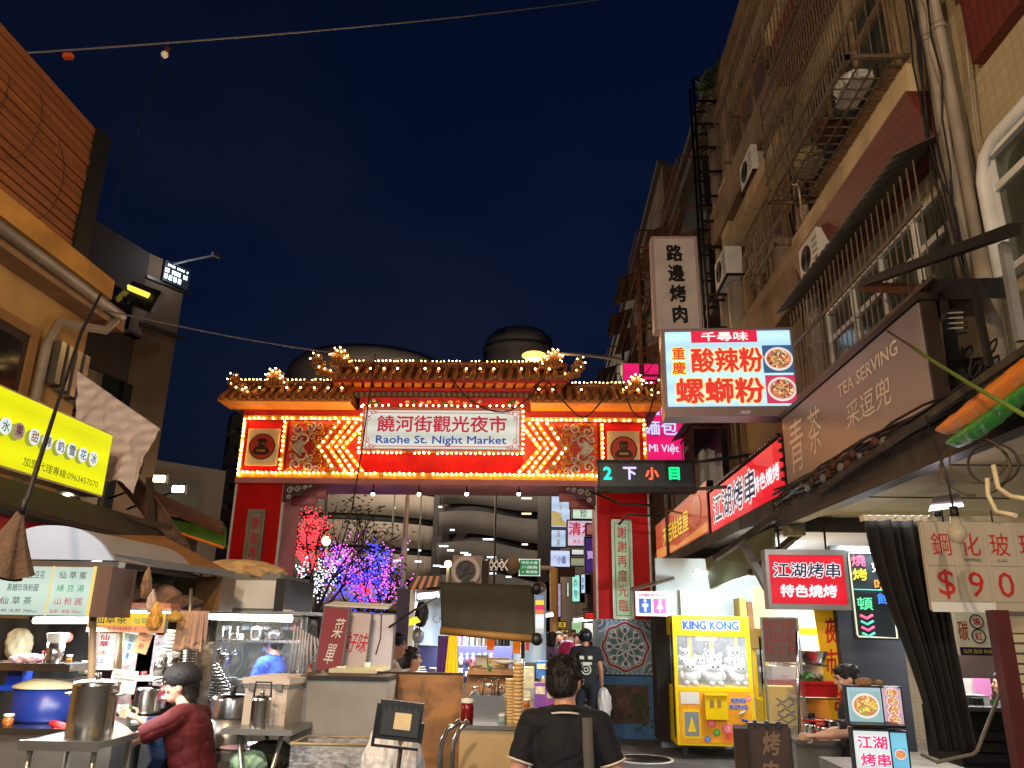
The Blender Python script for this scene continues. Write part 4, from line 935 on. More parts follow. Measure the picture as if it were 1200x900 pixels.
# dark apartment block with lit roof sign
Zr = 13.5
A, Bc, Cc, Dc = at(70, 232, Z=Zr), at(176, 297, Z=Zr), at(219, 316, Z=Zr), at(250, 330, Z=Zr)
dab = thing('dark_apartment_block', 'dark brown apartment block with a paler end wall and lit lettering at its roof edge', 'building', (Bc.x, Bc.y, 0))
def wall(p, q, z0, z1, t, n, m, par=dab):
    d = (V((q.x, q.y, 0))-V((p.x, p.y, 0))).normalized(); nn = V((-d.y, d.x, 0))*t
    P = [V((p.x, p.y, 0)), V((q.x, q.y, 0))]; Q = [P[0]+nn, P[1]+nn]
    vs = [v+V((0, 0, z)) for z in (z0, z1) for v in (P[0], P[1], Q[1], Q[0])]
    return part(B().add(vs, [(0, 1, 2, 3), (7, 6, 5, 4), (0, 4, 5, 1), (1, 5, 6, 2), (2, 6, 7, 3), (3, 7, 4, 0)]), n, m, par, world=True)
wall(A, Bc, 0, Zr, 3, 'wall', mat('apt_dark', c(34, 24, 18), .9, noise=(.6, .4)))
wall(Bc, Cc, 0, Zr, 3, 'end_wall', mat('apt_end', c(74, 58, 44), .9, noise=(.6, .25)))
n_ = (Cc-Bc).normalized(); nn_ = V((n_.y, -n_.x, 0))
p = Bc+nn_*.02; q = Cc+nn_*.02
wall(V((p.x, p.y, 0)), V((q.x+n_.x*.3, q.y+n_.y*.3, 0)), Zr-2.6, Zr-2.45, -.05, 'ledge', M['black'])
wall(V((p.x, p.y, 0)), V((q.x+n_.x*.3, q.y+n_.y*.3, 0)), Zr-.9, Zr-.8, -.05, 'ledge', M['black'])
dA = (Bc-A).normalized(); nA = V((dA.y, -dA.x, 0))
for i in range(4):
    for k in range(4):
        o = A+dA*(1.2+i*(Bc-A).length/4.2)+nA*.02; o.z = 2.5+k*2.9
        part(B().box(o, (1.1, .06, 1.2), math.atan2(dA.y, dA.x)), 'window', M['glass_dark'] if (i+k) % 3 else mat('curtain_dim', c(90, 80, 70), .8), dab, world=True)
        part(B().box(o-V((0, 0, .75))+nA*.1, (1.4, .3, .08), math.atan2(dA.y, dA.x)), 'sill', M['brown_dark'], dab, world=True)
rsn = thing('roof_lettering', 'small white-lit lettering board at the top of the dark apartment block', 'sign', Bc+(Cc-Bc)*.35+nn_*.1+V((0, 0, -.8)), math.atan2(n_.y, n_.x))
L_ = (Cc-Bc).length
part(B().bb(0, L_*.7, -.04, 0, 0, .75), 'board', mat('dark_board', c(30, 40, 46), .5), rsn)
lm = glow('letter_white', (.75, .95, 1.), 3.0, False)
for r_, (k, hh) in enumerate(((12, .07), (10, .14), (5, .17))):
    for i in range(k):
        if (i*7+r_) % 5: part(B().bb(L_*.03+L_*.62*i/k, L_*.03+L_*.62*(i+.6)/k, -.055, -.04, .58-.24*r_, .58-.24*r_+hh), 'letter', lm, rsn)
part(B().bar((L_*.2, -.1, .7), (L_*.75, -1.2, 1.1), .05).box((L_*.76, -1.2, 1.1), (.3, .12, .12)), 'lamp_arm', M['steel_dull'], rsn)
l = bpy.data.lights.new('sign_spot', 'POINT'); l.energy = 75; l.color = (.9, .95, 1); l.shadow_soft_size = .1
o = bpy.data.objects.new('sign_spot', l); COL.objects.link(o); o.location = Bc+(Cc-Bc)*.35+nn_*1.0+V((0, 0, -.4))
ws = thing('window_lightbox', 'small yellow lit window box on the dark apartment block', 'sign', at(161, 341, Y=Bc.y-.6))
part(B().box(at(161, 341, Y=Bc.y-.6), (.85, .1, .16), Matrix.Rotation(R(22), 3, 'Y')), 'face', glow('yellow_slot', c(250, 220, 80), 1.4), ws, world=True)
part(B().box(at(158, 345, Y=Bc.y-.4), (1.7, .2, .75), Matrix.Rotation(R(20), 3, 'Y')), 'recess', M['black'], ws, world=True)
part(B().ell(at(148, 336, Y=Bc.y-.6), .1, 8, 6), 'glimmer', glow('glim', (.9, .85, .7), 1.2, False), ws, world=True)
part(B().box(at(152, 352, Y=Bc.y-.6), (.5, .1, .1), Matrix.Rotation(R(-40), 3, 'Y')), 'glimmer', M['steel'], ws, world=True)
# tarp over the roof clutter
tp = [(92, 437), (122, 450), (187, 500), (180, 530), (158, 577), (100, 556)]
def tarp(u, v):
    a = at(90+97*u, 434+68*u, Y=8.9); b_ = at(92+66*u, 540+38*u, Y=8.7)
    q = a.lerp(b_, v); f = .03*math.sin(u*9+v*3)-.05*abs(math.sin(3.2*math.atan2(v+.12, u-.32)*2))*min(1, v*2)-.045*abs(math.sin(4*math.atan2(v+.1, u-.93)*2))*min(1, v*2)+.012*math.sin(u*47+v*31); q.y += f; q.z += .05*math.sin(u*PI*3.1)*v; return q
M['tarp'] = mat('tarp', c(235, 222, 215), .55, noise=(1.5, .12), wave=(c(215, 200, 200), 2.2, 'Z', 1.5), bump=(8, .5))
single(B().grid(tarp, 64, 40, .008), 'white_tarp', M['tarp'], 'creased pale tarp draped over the roof corner beside the yellow sign', 'tarp')
p = at(151, 546, X=-5.0)
cm = thing('dark_projector', 'black rectangular floodlight housing hanging on the pale tarp', 'floodlight', p)
part(B().box(p, (.1, .34, .2), Matrix.Rotation(R(-12), 3, 'X')).box(p+V((.02, .2, .02)), (.06, .1, .14)), 'housing', M['black'], cm, world=True)
part(B().ell(p+V((.06, 0, 0)), (.02, .035, .03), 8, 6), 'lens', M['steel'], cm, world=True)
# yellow shaved-ice sign
SYX = -4.8
ya, yb = at(0, 500, X=SYX).y-1.2, at(127, 540, X=SYX).y
zt, zb = at(127, 507, X=SYX).z, at(110, 580, X=SYX).z
ys = thing('yellow_ice_sign', 'glowing lemon-yellow shaved ice sign with characters on white discs and a phone number', 'sign', (SYX, (ya+yb)/2, zb), PI/2)
L_ = yb-ya; H_ = zt-zb
part(B().bb(-L_/2, L_/2, 0, .2, 0, H_), 'case', M['steel_dull'], ys)
part(B().bb(-L_/2+.02, L_/2-.02, -.01, 0, .02, H_-.02), 'face', glow('lemon', c(238, 240, 0), .95), ys)
yj = lit('disc_white', c(225, 235, 235), .95)
sh_ = lit('disc_shade', c(170, 180, 60), .7)
xs = [at(px, 520, X=SYX).y-(ya+yb)/2 for px in (0, 17, 37, 53, 70, 84, 98, 111)]
inks = [lit('i1', c(20, 120, 100), .6), lit('i2', c(90, 30, 50), .6), lit('i3', c(150, 90, 30), .7), lit('i4', c(60, 70, 60), .6), lit('i2', (0, 0, 0)), lit('i6', c(60, 60, 100), .6), lit('i7', c(20, 100, 150), .7), lit('i8', c(90, 90, 100), .6)]
for i, (x, ch) in enumerate(zip(xs, '水果甜綿奶雪花冰')):
    r = .078; z_ = H_*.5+.01
    part(B().prism([(x-.05+(r*1.02)*math.cos(2*PI*k/20), z_-.025+r*math.sin(2*PI*k/20)) for k in range(20)], -.014, -.01), 'disc_shadow', sh_, ys)
    part(B().prism([(x+r*math.cos(2*PI*k/20), z_+r*math.sin(2*PI*k/20)) for k in range(20)], -.018, -.014), 'disc', yj if i != 1 else lit('disc_tan', c(170, 150, 130), .8), ys)
    text(ch, ys, inks[i], x, z_, w=.1, h=.1, off=.02, y=-.021)
text('加盟代理專線:0963457070', ys, lit('olive_ink', c(110, 110, 20), .7), xs[5]-.06, .115, w=1.25, h=.085, off=.01, y=-.014)
# dark roofs, red fascia and beams under the sign
dk = mat('roof_dark', c(48, 36, 28), .85, noise=(5, .5), wave=(c(24, 18, 14), 6, 'X', .5))
def wb(pts, t=.04): return B().slab(pts, t)
single(wb([at(-20, 552, X=-4.7), at(215, 622, X=-4.7), at(150, 632, X=-3.9), at(-20, 590, X=-3.9)]), 'corrugated_roof', dk, 'dark corrugated stall roof under the yellow sign', 'roof')
single(wb([at(-20, 588, X=-4.0), at(168, 634, X=-4.0), at(168, 642, X=-4.0), at(-20, 640, X=-4.0)], .02), 'red_fascia', mat('red_cloth', c(205, 30, 28), .6, noise=(3, .2)), 'red cloth fascia running behind the white arched roof', 'fascia')
single(wb([at(-20, 583, X=-3.95), at(200, 640, X=-3.95), at(200, 645, X=-3.95), at(-20, 590, X=-3.95)], .03), 'gutter_rail', M['brown_dark'], 'brown gutter rail above the red cloth fascia', 'rail')
single(B().tube([at(148, 560, Y=9.5), at(175, 592, Y=9.3), at(212, 648, Y=8.8)], .12, 10), 'diagonal_duct', mat('duct_brown', c(96, 72, 56), .7, noise=(4, .3)), 'brown diagonal duct slanting down behind the stall roofs', 'duct')
single(wb([at(180, 575, Y=10), at(262, 612, Y=10), at(262, 622, Y=9.4), at(180, 590, Y=9.4)], .05), 'plank_roof', M['rust'], 'brown plank edge above the green awning strip', 'roof')
gq = B().grid(lambda u, v: at(190+75*u, (603+14*u)*(1-v)+(617+24*u)*v, Y=9.6-.5*v+.05*math.sin(u*9)), 20, 4, .012)
single(gq, 'green_awning', mat('green_cloth', c(70, 110, 30), .6, noise=(4, .2)), 'green awning strip with orange hem left of the gate pillar', 'awning')
single(B().tube([at(190, 618, Y=9.0), at(262, 642, Y=9.0)], .018, 6), 'awning_hem', mat('orange_cloth', c(230, 120, 30), .6), 'orange hem rope along the green awning', 'awning')
for i, (a, b_) in enumerate((((120, 600), (200, 618)), ((100, 612), (210, 640)), ((175, 560), (180, 640)), ((225, 640), (225, 660)))):
    single(B().bar(at(*a, Y=8.4+.2*i), at(*b_, Y=8.4+.2*i), .06), 'roof_beam', M['brown_dark'], ['upper brown roof beam behind the white arched roof', 'lower brown roof beam above the brown awning', 'upright dark post beside the diagonal duct', 'short dark post above the brown awning edge'][i], 'beam')
# dark mass behind the left stalls
single(B().bb(-9, -5.6, 9.2, 12.5, 0, at(180, 600, Y=10).z), 'shophouse', mat('shop_dark', c(52, 40, 34), .9, noise=(2, .4)), 'dark low shophouse behind the drink stalls on the left', 'building')

# ---------------------------------------------------------------- wires overhead
wm_ = mat('wire_grey', c(110, 105, 105), .5)
single(B().tube(curve_pts(at(-30, 66, Y=7), at(720, -3, Y=14), .12, 16), .012, 5), 'overhead_wire', wm_, 'pale overhead wire crossing the top left of the sky', 'wire')
p = at(80, 66, Y=7.6); q = at(193, 64, Y=8.4)
single(B().box(p, (.11, .06, .06)), 'wire_clip', mat('orange_plastic', c(220, 90, 40), .5), 'small orange clip on the overhead wire', 'clip')
t = thing('wire_bulb', 'small dim bulb hanging on the overhead wire', 'bulb', q)
part(B().ell(q, (.05, .05, .05), 8, 6), 'glass', mat('bulb_glass', c(200, 180, 150), .1, em=(1, .7, .4), es=.25), t, world=True)
part(B().cyl(q+V((0, 0, .04)), q+V((.03, 0, .12)), .035, 8), 'socket', M['rust'], t, world=True)
single(B().tube(curve_pts(at(100, 358, Y=8), at(470, 421, Y=13.5), .1, 14), .011, 5), 'overhead_wire', wm_, 'thin pale wire running from the yellow building to the centre roof of the gate', 'wire')
single(B().tube([at(128, 250, Y=14), at(160, 160, Y=14), at(190, 70, Y=8.5)], .008, 4), 'overhead_wire', M['cable'], 'faint dark wire dropping from the small bulb', 'wire')
single(B().tube([at(440, 415, Y=13.2), at(425, 520, Y=12.8), at(412, 600, Y=12.4), at(396, 655, Y=12)], .012, 5), 'hanging_cable', M['cable'], 'thin black cable hanging in front of the gate left of the name board', 'cable')
# hanging folded parasol cloth at the far left
Yp = 3.1
single(B().tube([at(118, 345, Y=6), at(95, 390, Y=5.2), at(62, 490, Y=4.2), at(30, 590, Y=Yp)], .012, 6), 'power_cable', M['cable'], 'black cord running down past the yellow sign to the hanging cloth', 'cord')
hc = thing('hanging_cloth', 'brown cloth cone hanging from a cord at the far left edge', 'cloth', at(20, 667, Y=Yp))
top = at(24, 600, Y=Yp)
def cone(u, v):
    a = 2*PI*u; r = .015+.1*v**1.2*(1+.14*math.sin(5*a)+.05*math.sin(9*a+2)); return V((top.x-.05*v+r*math.cos(a)*1.15, top.y+r*math.sin(a), top.z-.26*v+.012*math.sin(3*a)*v))
part(B().grid(cone, 40, 10), 'cloth', mat('cloth_brown', c(96, 74, 56), .9, noise=(20, .25), bump=(60, .4)), hc, world=True)
part(B().tube([at(30, 585, Y=Yp), at(25, 603, Y=Yp)], .016, 8), 'knot', M['black'], hc, world=True)
# string lights trees behind the gate
led = {k: glow('led_'+k, col, 3.2, False) for k, col in {'red': (1, .03, .05), 'blue': (.05, .05, 1.), 'pink': (.8, .12, .75), 'white': (.75, .9, 1.), 'purple': (.35, .1, 1.)}.items()}
def branch(b, p, d, l, r, depth, tips, rnd):
    q = p+d*l; m_ = p.lerp(q, .5)+V((rnd.uniform(-1, 1), rnd.uniform(-1, 1), 0))*l*.06
    b.tube([p, m_, q], [r, r*.85, r*.65], 6); tips.append((p, m_, q))
    if depth == 0: return
    for k in range(rnd.choice((2, 3, 3))):
        dd = (d+V((rnd.uniform(-.8, .8), rnd.uniform(-.6, .6), rnd.uniform(-.1, .6)))).normalized()
        branch(b, q, dd, l*rnd.uniform(.6, .85), r*.6, depth-1, tips, rnd)
def led_tree(lab, base, h, lean, cols, seed, boxes):
    rnd = random.Random(seed); t = thing('lit_tree', lab, 'tree', base, group=None)
    b = B(); tips = []; branch(b, V(base), V((lean, 0, 1)).normalized(), h*.36, .08, 4, tips, rnd)
    part(b, 'trunk', M['trunk'], t, world=True)
    b = B()
    for p_, m_, q_ in tips[4:]: foliage(b, q_, (.4, .4, .3), 4, .08, rnd)
    part(b, 'crown', M['leaf'], t, world=True, kind='stuff')
    for (px0, py0, px1, py1, n, colr) in boxes:
        bb_ = B(); d = V(base).y
        for i in range(n//5):                   # short strings of bulbs wound along twigs
            s0 = at(rnd.gauss((px0+px1)/2, (px1-px0)/4.2), rnd.gauss((py0+py1)/2, (py1-py0)/4.2), Y=d+rnd.uniform(-1.2, .8))
            dr = V((rnd.uniform(-.7, .7), rnd.uniform(-.4, .4), rnd.uniform(.1, 1))).normalized()
            for k in range(5): bb_.bulb(s0+dr*(.075*k)+V((rnd.gauss(0, .02), 0, rnd.gauss(0, .02))), .017)
        part(bb_, 'string_lights', led[colr], t, world=True, kind='stuff')
Yt = 20
led_tree('tree wound with red string lights beside the pink pillar face', (at(360, 760, Y=Yt).x, Yt, 0), 4.6, -.05, None, 3, [(346, 603, 380, 655, 620, 'red'), (345, 640, 370, 680, 150, 'red'), (345, 665, 375, 715, 150, 'white')])
led_tree('tree wound with magenta and deep blue string lights in the centre left', (at(405, 760, Y=Yt+1).x, Yt+1, 0), 3.5, .0, None, 5, [(375, 636, 440, 690, 330, 'pink'), (385, 660, 440, 720, 620, 'blue'), (365, 655, 400, 700, 130, 'white'), (395, 675, 450, 700, 80, 'red'), (378, 640, 400, 680, 130, 'purple')])
led_tree('smaller tree with blue and pink string lights left of the striped awning', (at(450, 750, Y=Yt-.5).x, Yt-.5, 0), 3.3, .1, None, 8, [(425, 660, 460, 715, 330, 'blue'), (435, 655, 478, 710, 220, 'pink'), (438, 645, 452, 672, 150, 'blue'), (420, 690, 450, 716, 50, 'red')])
l = bpy.data.lights.new('led_glow', 'POINT'); l.energy = 14; l.color = (.35, .2, 1); l.shadow_soft_size = .8
o = bpy.data.objects.new('led_glow', l); COL.objects.link(o); o.location = at(420, 690, Y=Yt)
gl = at(382, 634, Y=24)
t = thing('street_lamp', 'small warm street lamp shining above the magenta lit tree', 'street lamp', (gl.x, 24, 0))
part(B().cyl((gl.x, 24.1, 0), (gl.x, 24.1, gl.z), .06, 8), 'pole', M['grey_paint'], t, world=True); part(B().ell(gl, .14, 10, 7), 'lens', glow('lens_warm', (1, .75, .35), 14), t, world=True)
gl = at(525, 661, Y=26)
t = thing('street_lamp', 'small warm street lamp shining left of the round fan unit', 'street lamp', (gl.x, 26, 0))
part(B().cyl((gl.x, 26.1, 0), (gl.x, 26.1, gl.z), .06, 8), 'pole', M['grey_paint'], t, world=True); part(B().ell(gl, .12, 10, 7), 'lens', M['lens_warm'] if 'lens_warm' in M else MATS['lens_warm'], t, world=True)
single(B().tube([at(478, 574, Y=19), at(474, 640, Y=19), V((at(470, 720, Y=19).x, 19, 0))], [.05, .07, .09], 8), 'mast', M['white_paint'], 'slim pale mast rising under the gate beam', 'mast')
# ---------------------------------------------------------------- stall helpers
def bxp(px0, py0, px1, py1, Y, d=.3, b=None):
    x0_, x1_, z0_, z1_ = rect(px0, py0, px1, py1, Y); return (b or B()).bb(x0_, x1_, Y, Y+d, z0_, z1_)
def tube_light(n, p, q, lab, r=.016, e=None, m=None):
    """fluorescent tube: a lit tube in a slim housing"""
    p, q = V(p), V(q); t = thing(n, lab, 'light', p.lerp(q, .5))
    part(B().tube([p, q], r, 8), 'tube', m or M['tube'], t, world=True)
    part(B().bar(p+V((0, 0, r*1.8)), q+V((0, 0, r*1.8)), r*3, r*1.4), 'housing', M['white_paint'], t, world=True)
    return t
def area(p, sx, sy, e, col=(.95, .97, 1), rot=None):  # area lamp added as fill, beside visible tubes and where none hangs
    l = bpy.data.lights.new('area_fill', 'AREA'); l.energy = e*2.9; l.color = col; l.shape = 'RECTANGLE'; l.size = sx; l.size_y = sy
    o = bpy.data.objects.new('area_fill', l); COL.objects.link(o); o.location = p
    if rot: o.rotation_euler = rot
mk('plastic_blue', c(24, 48, 130), .35, noise=(2, .15)); mk('cream', c(205, 196, 160), .5, noise=(4, .15)); mk('bag_white', c(225, 225, 225), .35, noise=(9, .15), bump=(14, .9))
mk('cup_paper', c(225, 190, 130), .5, noise=(6, .1)); mk('brown_card', c(150, 110, 75), .8, noise=(4, .2)); mk('olive', c(52, 50, 36), .8, noise=(3, .25), bump=(10, .3))
mk('maroon', c(120, 40, 48), .6, noise=(4, .2)); mk('paper', c(225, 225, 215), .7, noise=(6, .06)); mk('cooler', c(205, 190, 172), .5, noise=(3, .2), stain=(c(120, 100, 80), 4, .6))
mk('plywood', c(165, 118, 68), .55, noise=(1.4, .5, (1, 1, 5)), stain=(c(84, 54, 30), 1.8, .5), bump=(15, .15))
mk('grime_grey', c(150, 147, 142), .6, noise=(2, .3), stain=(c(70, 64, 58), 2.2, .6))
mk('red_plastic', c(190, 24, 28), .4, noise=(3, .15)); mk('yellow_plastic', c(240, 205, 20), .4, noise=(3, .1)); mk('skin', c(205, 150, 120), .55, noise=(6, .1))
MATS['clear_film'] = cf = bpy.data.materials.new('clear_film'); cf.use_nodes = True
_n = cf.node_tree; _n.nodes.clear(); _o = _n.nodes.new('ShaderNodeOutputMaterial'); _mx = _n.nodes.new('ShaderNodeMixShader'); _t = _n.nodes.new('ShaderNodeBsdfTransparent'); _g = _n.nodes.new('ShaderNodeBsdfPrincipled')
_g.inputs['Base Color'].default_value = (.75, .82, .9, 1); _g.inputs['Roughness'].default_value = .12
_nz = _n.nodes.new('ShaderNodeTexNoise'); _nz.inputs['Scale'].default_value = 9; _nz.inputs['Detail'].default_value = 5; _mr = _n.nodes.new('ShaderNodeMapRange'); _mr.inputs[1].default_value = .45; _mr.inputs[2].default_value = .75; _mr.inputs[3].default_value = .08; _mr.inputs[4].default_value = .5
_bp = _n.nodes.new('ShaderNodeBump'); _bp.inputs['Strength'].default_value = .6; _bp.inputs['Distance'].default_value = .03
_n.links.new(_nz.outputs[0], _mr.inputs[0]); _n.links.new(_mr.outputs[0], _mx.inputs[0]); _n.links.new(_nz.outputs[0], _bp.inputs['Height']); _n.links.new(_bp.outputs[0], _g.inputs['Normal'])
_n.links.new(_t.outputs[0], _mx.inputs[1]); _n.links.new(_g.outputs[0], _mx.inputs[2]); _n.links.new(_mx.outputs[0], _o.inputs[0])
M['film'] = cf
def pot(n, lab, cen, r, h, m=None, lid=False, handle=False, rim=True):
    t = thing(n, lab, 'pot', cen); m = m or M['steel']
    part(B().lathe([(r*.96, 0), (r, .015), (r, h*.97), (r*1.04, h), (r*1.0, h), (r*.96, h-.004), (r*.95, .02)], n=32, caps=False).lathe([(r*.96, 0), (0.001, 0)], n=32, caps=False), 'body', m, t)
    if lid:
        part(B().lathe([(r*1.03, h), (r*1.03, h+.008), (r*.7, h+.018), (r*.2, h+.024), (.001, h+.025)], n=32, caps=False), 'lid', m, t)
        part(B().cyl((0, 0, h+.02), (0, 0, h+.05), .014, 8), 'knob', m, t)
    if handle:
        for a in (-1, 1): part(B().tube([V((a*r, -.03, h*.8)), V((a*(r+.03), -.025, h*.8)), V((a*(r+.03), .025, h*.8)), V((a*r, .03, h*.8))], .006, 6), 'handle', m, t)
    return t
def table(n, lab, x0, x1, y0, y1, z, m, legm, shelf=None, th=.03, cat='table'):
    t = thing(n, lab, cat, ((x0+x1)/2, (y0+y1)/2, 0))
    part(B().bb(x0, x1, y0, y1, z-th, z), 'tabletop', m, t, world=True)
    part(B().bb(x0-.005, x1+.005, y0-.012, y0, z-th*1.3, z+.004), 'edge', legm, t, world=True)
    for x in (x0+.03, x1-.03):
        for y in (y0+.03, y1-.03): part(B().cyl((x, y, 0), (x, y, z-th), .014, 8), 'leg', legm, t, world=True)
    for y in (y0+.03, y1-.03): part(B().cyl((x0+.03, y, z-.35), (x1-.03, y, z-.35), .01, 6), 'stretcher', legm, t, world=True)
    if shelf: part(B().bb(x0, x1, y0, y1, shelf-.02, shelf), 'shelf', m, t, world=True)
    return t
def bag(n, lab, cen, rad, m, seed=1, cat='bag', drop=False):
    r = random.Random(seed); ph = [r.uniform(0, 6) for _ in range(6)]
    b = B(); nn, mm = 46, 20; cen = V(cen); rings = []
    for i in range(mm+1):
        t = PI*(i+.03)/(mm+.06)-PI/2; rg = []
        for j in range(nn):
            a = 2*PI*j/nn; k = 1+.10*math.sin(3*a+ph[0]+2*t)+.07*math.sin(7*a+ph[1]+4*t)+.05*math.sin(11*a-5*t+ph[2])+.035*math.sin(23*a+9*t+ph[4])
            if drop: s_ = (i/mm); k *= (1.25-1.05*s_**1.2) if s_ < .8 else .32+.5*(s_-.8)*5*.4
            rg.append(cen+V((rad[0]*math.cos(t)**.7*math.cos(a)*k, rad[1]*math.cos(t)**.7*math.sin(a)*k, rad[2]*math.sin(t)*(1+.05*math.sin(5*a+ph[3])))))
        rings.append(rg)
    b.ring(rings); return single(b, n, m, lab, cat)
def cloth(n, lab, top0, top1, drop, m, folds=6, amp=.03, seed=0, cat='cloth', flare=1.):
    top0, top1 = V(top0), V(top1); r = random.Random(seed); p1, p2 = r.uniform(0, 6), r.uniform(0, 6)
    d = top1-top0; c_ = (top0+top1)/2; side = V((0, 0, 1)).cross(d).normalized()
    def f(u, v):
        k = 1+(flare-1)*v; p = c_+d*((u-.5)*k); return p+V((0, 0, -drop*v*(1+.05*math.sin(u*7+p1))))+side*(amp*math.sin(u*folds*2*PI+p2)*(.4+.6*v))
    return single(B().grid(f, max(16, folds*6), 10, .006), n, m, lab, cat)

# ---------------------------------------------------------------- drink stall, far left (about 4-5.5 m)
Y = 5.0
st = thing('drink_stall', 'herbal drink stall cart with steel counter, white arched roof and brown awning', 'stall', (at(60, 800, Y=Y).x, Y, 0))
def sp_(b, n, m, par=None, kind=None): return part(b, n, m, par or st, world=True, kind=kind)
xa, xb = at(-60, 850, Y=4.7).x, at(135, 850, Y=4.7).x; zc_ = at(60, 853, Y=4.7).z
sp_(B().bb(xa, xb, 4.7, 5.3, 0.1, zc_-.03), 'cabinet', M['steel_dull'])
sp_(B().bb(xa, xb+.02, 4.66, 5.35, zc_-.03, zc_), 'countertop', M['steel'])
xr = at(212, 845, Y=4.95).x
sp_(B().bb(xb+.02, xr, 4.95, 5.5, zc_-.02, zc_+.02), 'countertop', M['steel'])
sp_(B().bb(xb+.02, xr-.02, 5.0, 5.5, .1, zc_-.02), 'cabinet', M['steel_dull'])
for px in (107, ): sp_(B().cyl(at(105, 860, Y=4.9), at(111, 660, Y=4.9), .022, 8), 'post', mat('post_tan', c(170, 145, 110), .5))
sp_(B().cyl(at(137, 800, Y=5.1), at(142, 735, Y=5.1), .022, 8), 'post', mat('post_tan', c(170, 145, 110), .5))
sp_(B().cyl(at(219, 790, Y=5.2), at(224, 690, Y=5.2), .012, 8), 'post', M['steel_dull'])
x0_, x1_, z0_, z1_ = rect(-40, 777, 82, 786, 4.85)
sp_(B().bb(x0_, x1_, 4.85, 5.15, z0_, z1_), 'shelf', M['steel'])
# arched roof
aL, aR = at(26, 655, Y=4.8), at(133, 655, Y=4.8); top_z = at(85, 618, Y=4.8).z; bz = aL.z-.0
pts = [(aL.x-.15, bz)]
for i in range(19):
    u = i/18; pts.append((aL.x-.15+(aR.x-aL.x+.15)*u, bz+(top_z-bz)*max(0, (1-abs(2*(u**.9)-.95)**2.4))**.75+.02*(1-u)))
pts.append((aR.x, bz))
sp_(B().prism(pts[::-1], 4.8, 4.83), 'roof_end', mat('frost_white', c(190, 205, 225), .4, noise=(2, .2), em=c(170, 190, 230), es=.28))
nr = B(); nr.add([V((x, y, z)) for y in (4.83, 6.0) for x, z in pts[1:-1]], [(i, i+1, i+20, i+19) for i in range(18)]); sp_(nr, 'arched_roof', M['frost_roof'] if 'frost_roof' in M else mat('frost_roof', c(150, 150, 150), .6))
sp_(B().bb(aL.x-.2, aR.x+.05, 4.78, 4.86, bz-.05, bz-.01), 'roof_rail', M['steel_dull'])
# brown awning
P = [at(104, 626, Y=6.2), at(192, 628, Y=7.2), at(272, 671, Y=6.6), at(132, 652, Y=4.9)]
aw = single(B().slab(P, .03), 'brown_awning', mat('awning_brown', c(150, 100, 52), .75, noise=(2, .3, (8, 1, 1)), bump=(8, .3)), 'long brown fabric awning stretching from the arched roof to the gate pillar', 'awning')
part(B().bar(at(132, 654, Y=4.88), at(272, 673, Y=6.58), .04, .05), 'front_rail', M['grey_paint'], aw, world=True)
part(B().bar(at(134, 662, Y=4.9), at(230, 676, Y=6.2), .03), 'under_rail', M['brown_dark'], aw, world=True)
for i in range(4): part(B().bar(at(140+32*i, 660+4*i, Y=5+.35*i), at(150+28*i, 668+4*i, Y=6.4), .02), 'rafter', M['brown_dark'], aw, world=True)
# lights
tube_light('tube_light', at(40, 727, Y=5.1), at(106, 727, Y=5.1), 'bright tube light under the menu board of the drink stall', .02)
tube_light('tube_light', at(112, 716, Y=5.2), at(200, 719, Y=5.4), 'tube light above the yellow grass jelly banner', .012)
tube_light('tube_light', at(123, 673, Y=5.8), at(146, 675, Y=5.8), 'short tube light deep under the brown awning', .012)
tube_light('tube_light', at(100, 660, Y=5.0), at(118, 657, Y=5.5), 'dim tube at the corner of the menu board', .008)
area(at(70, 735, Y=5.0), .5, .1, 6); area(at(160, 728, Y=5.3), .5, .1, 5, (1, .93, .8))
area(at(95, 742, Y=4.25), .8, .3, 9, (1, .97, .93))  # added fill lamp before the stall, apart from its tubes
# menu board
x0_, x1_, z0_, z1_ = rect(-12, 663, 110, 722, 4.7)
mb = thing('menu_board', 'backlit pale green menu board with hand-lettered dessert soup names', 'menu', ((x0_+x1_)/2, 4.7, z0_)); W_, H_ = x1_-x0_, z1_-z0_
part(B().bb(-W_/2, W_/2+.09, 0.006, .3, 0, H_), 'case', mat('case_brown', c(110, 84, 76), .6), mb)
part(B().bb(-W_/2+.005, W_/2-.01, -.006, .006, .005, H_-.005), 'face', glow('menu_face', c(196, 222, 212), .85), mb)
for a_, b_ in ((.08*W_, .09*W_), (W_/2-.02, W_/2)): part(B().bb(a_, b_, -.012, -.006, 0, H_), 'divider', lit('menu_div', c(235, 215, 130), .8), mb)
ink_p, ink_g, ink_r, ink_k = lit('mp', c(90, 60, 110), .5), lit('mg', c(30, 160, 110), .7), lit('mr', c(200, 40, 80), .7), lit('mkk', c(60, 70, 80), .5)
for i, (s_, mm) in enumerate((('仙 草 蜜', ink_k), ('綠 豆 湯', ink_g), ('山 粉 圓', ink_r))): text(s_, mb, mm, .28*W_, H_*(.82-.26*i), w=W_*.26, h=H_*.14, y=-.009)
for i, (s_, mm) in enumerate((('紅豆花生豆花', ink_p), ('黑糖珍珠粉圓', ink_k), ('仙 草 茶', ink_k))): text(s_, mb, mm, -.14*W_-.04*i*W_, H_*(.82-.26*i), w=W_*.3, h=H_*.15, y=-.009)
text('50', mb, ink_r, -.4*W_, H_*.28, w=W_*.07, h=H_*.09, off=.02, y=-.009)
text('中杯 大杯 700cc', mb, ink_k, -.2*W_, H_*.1, w=W_*.4, h=H_*.07, y=-.009); text('仙草 · 茶飲 700cc', mb, ink_r, .27*W_, H_*.1, w=W_*.3, h=H_*.07, y=-.009)
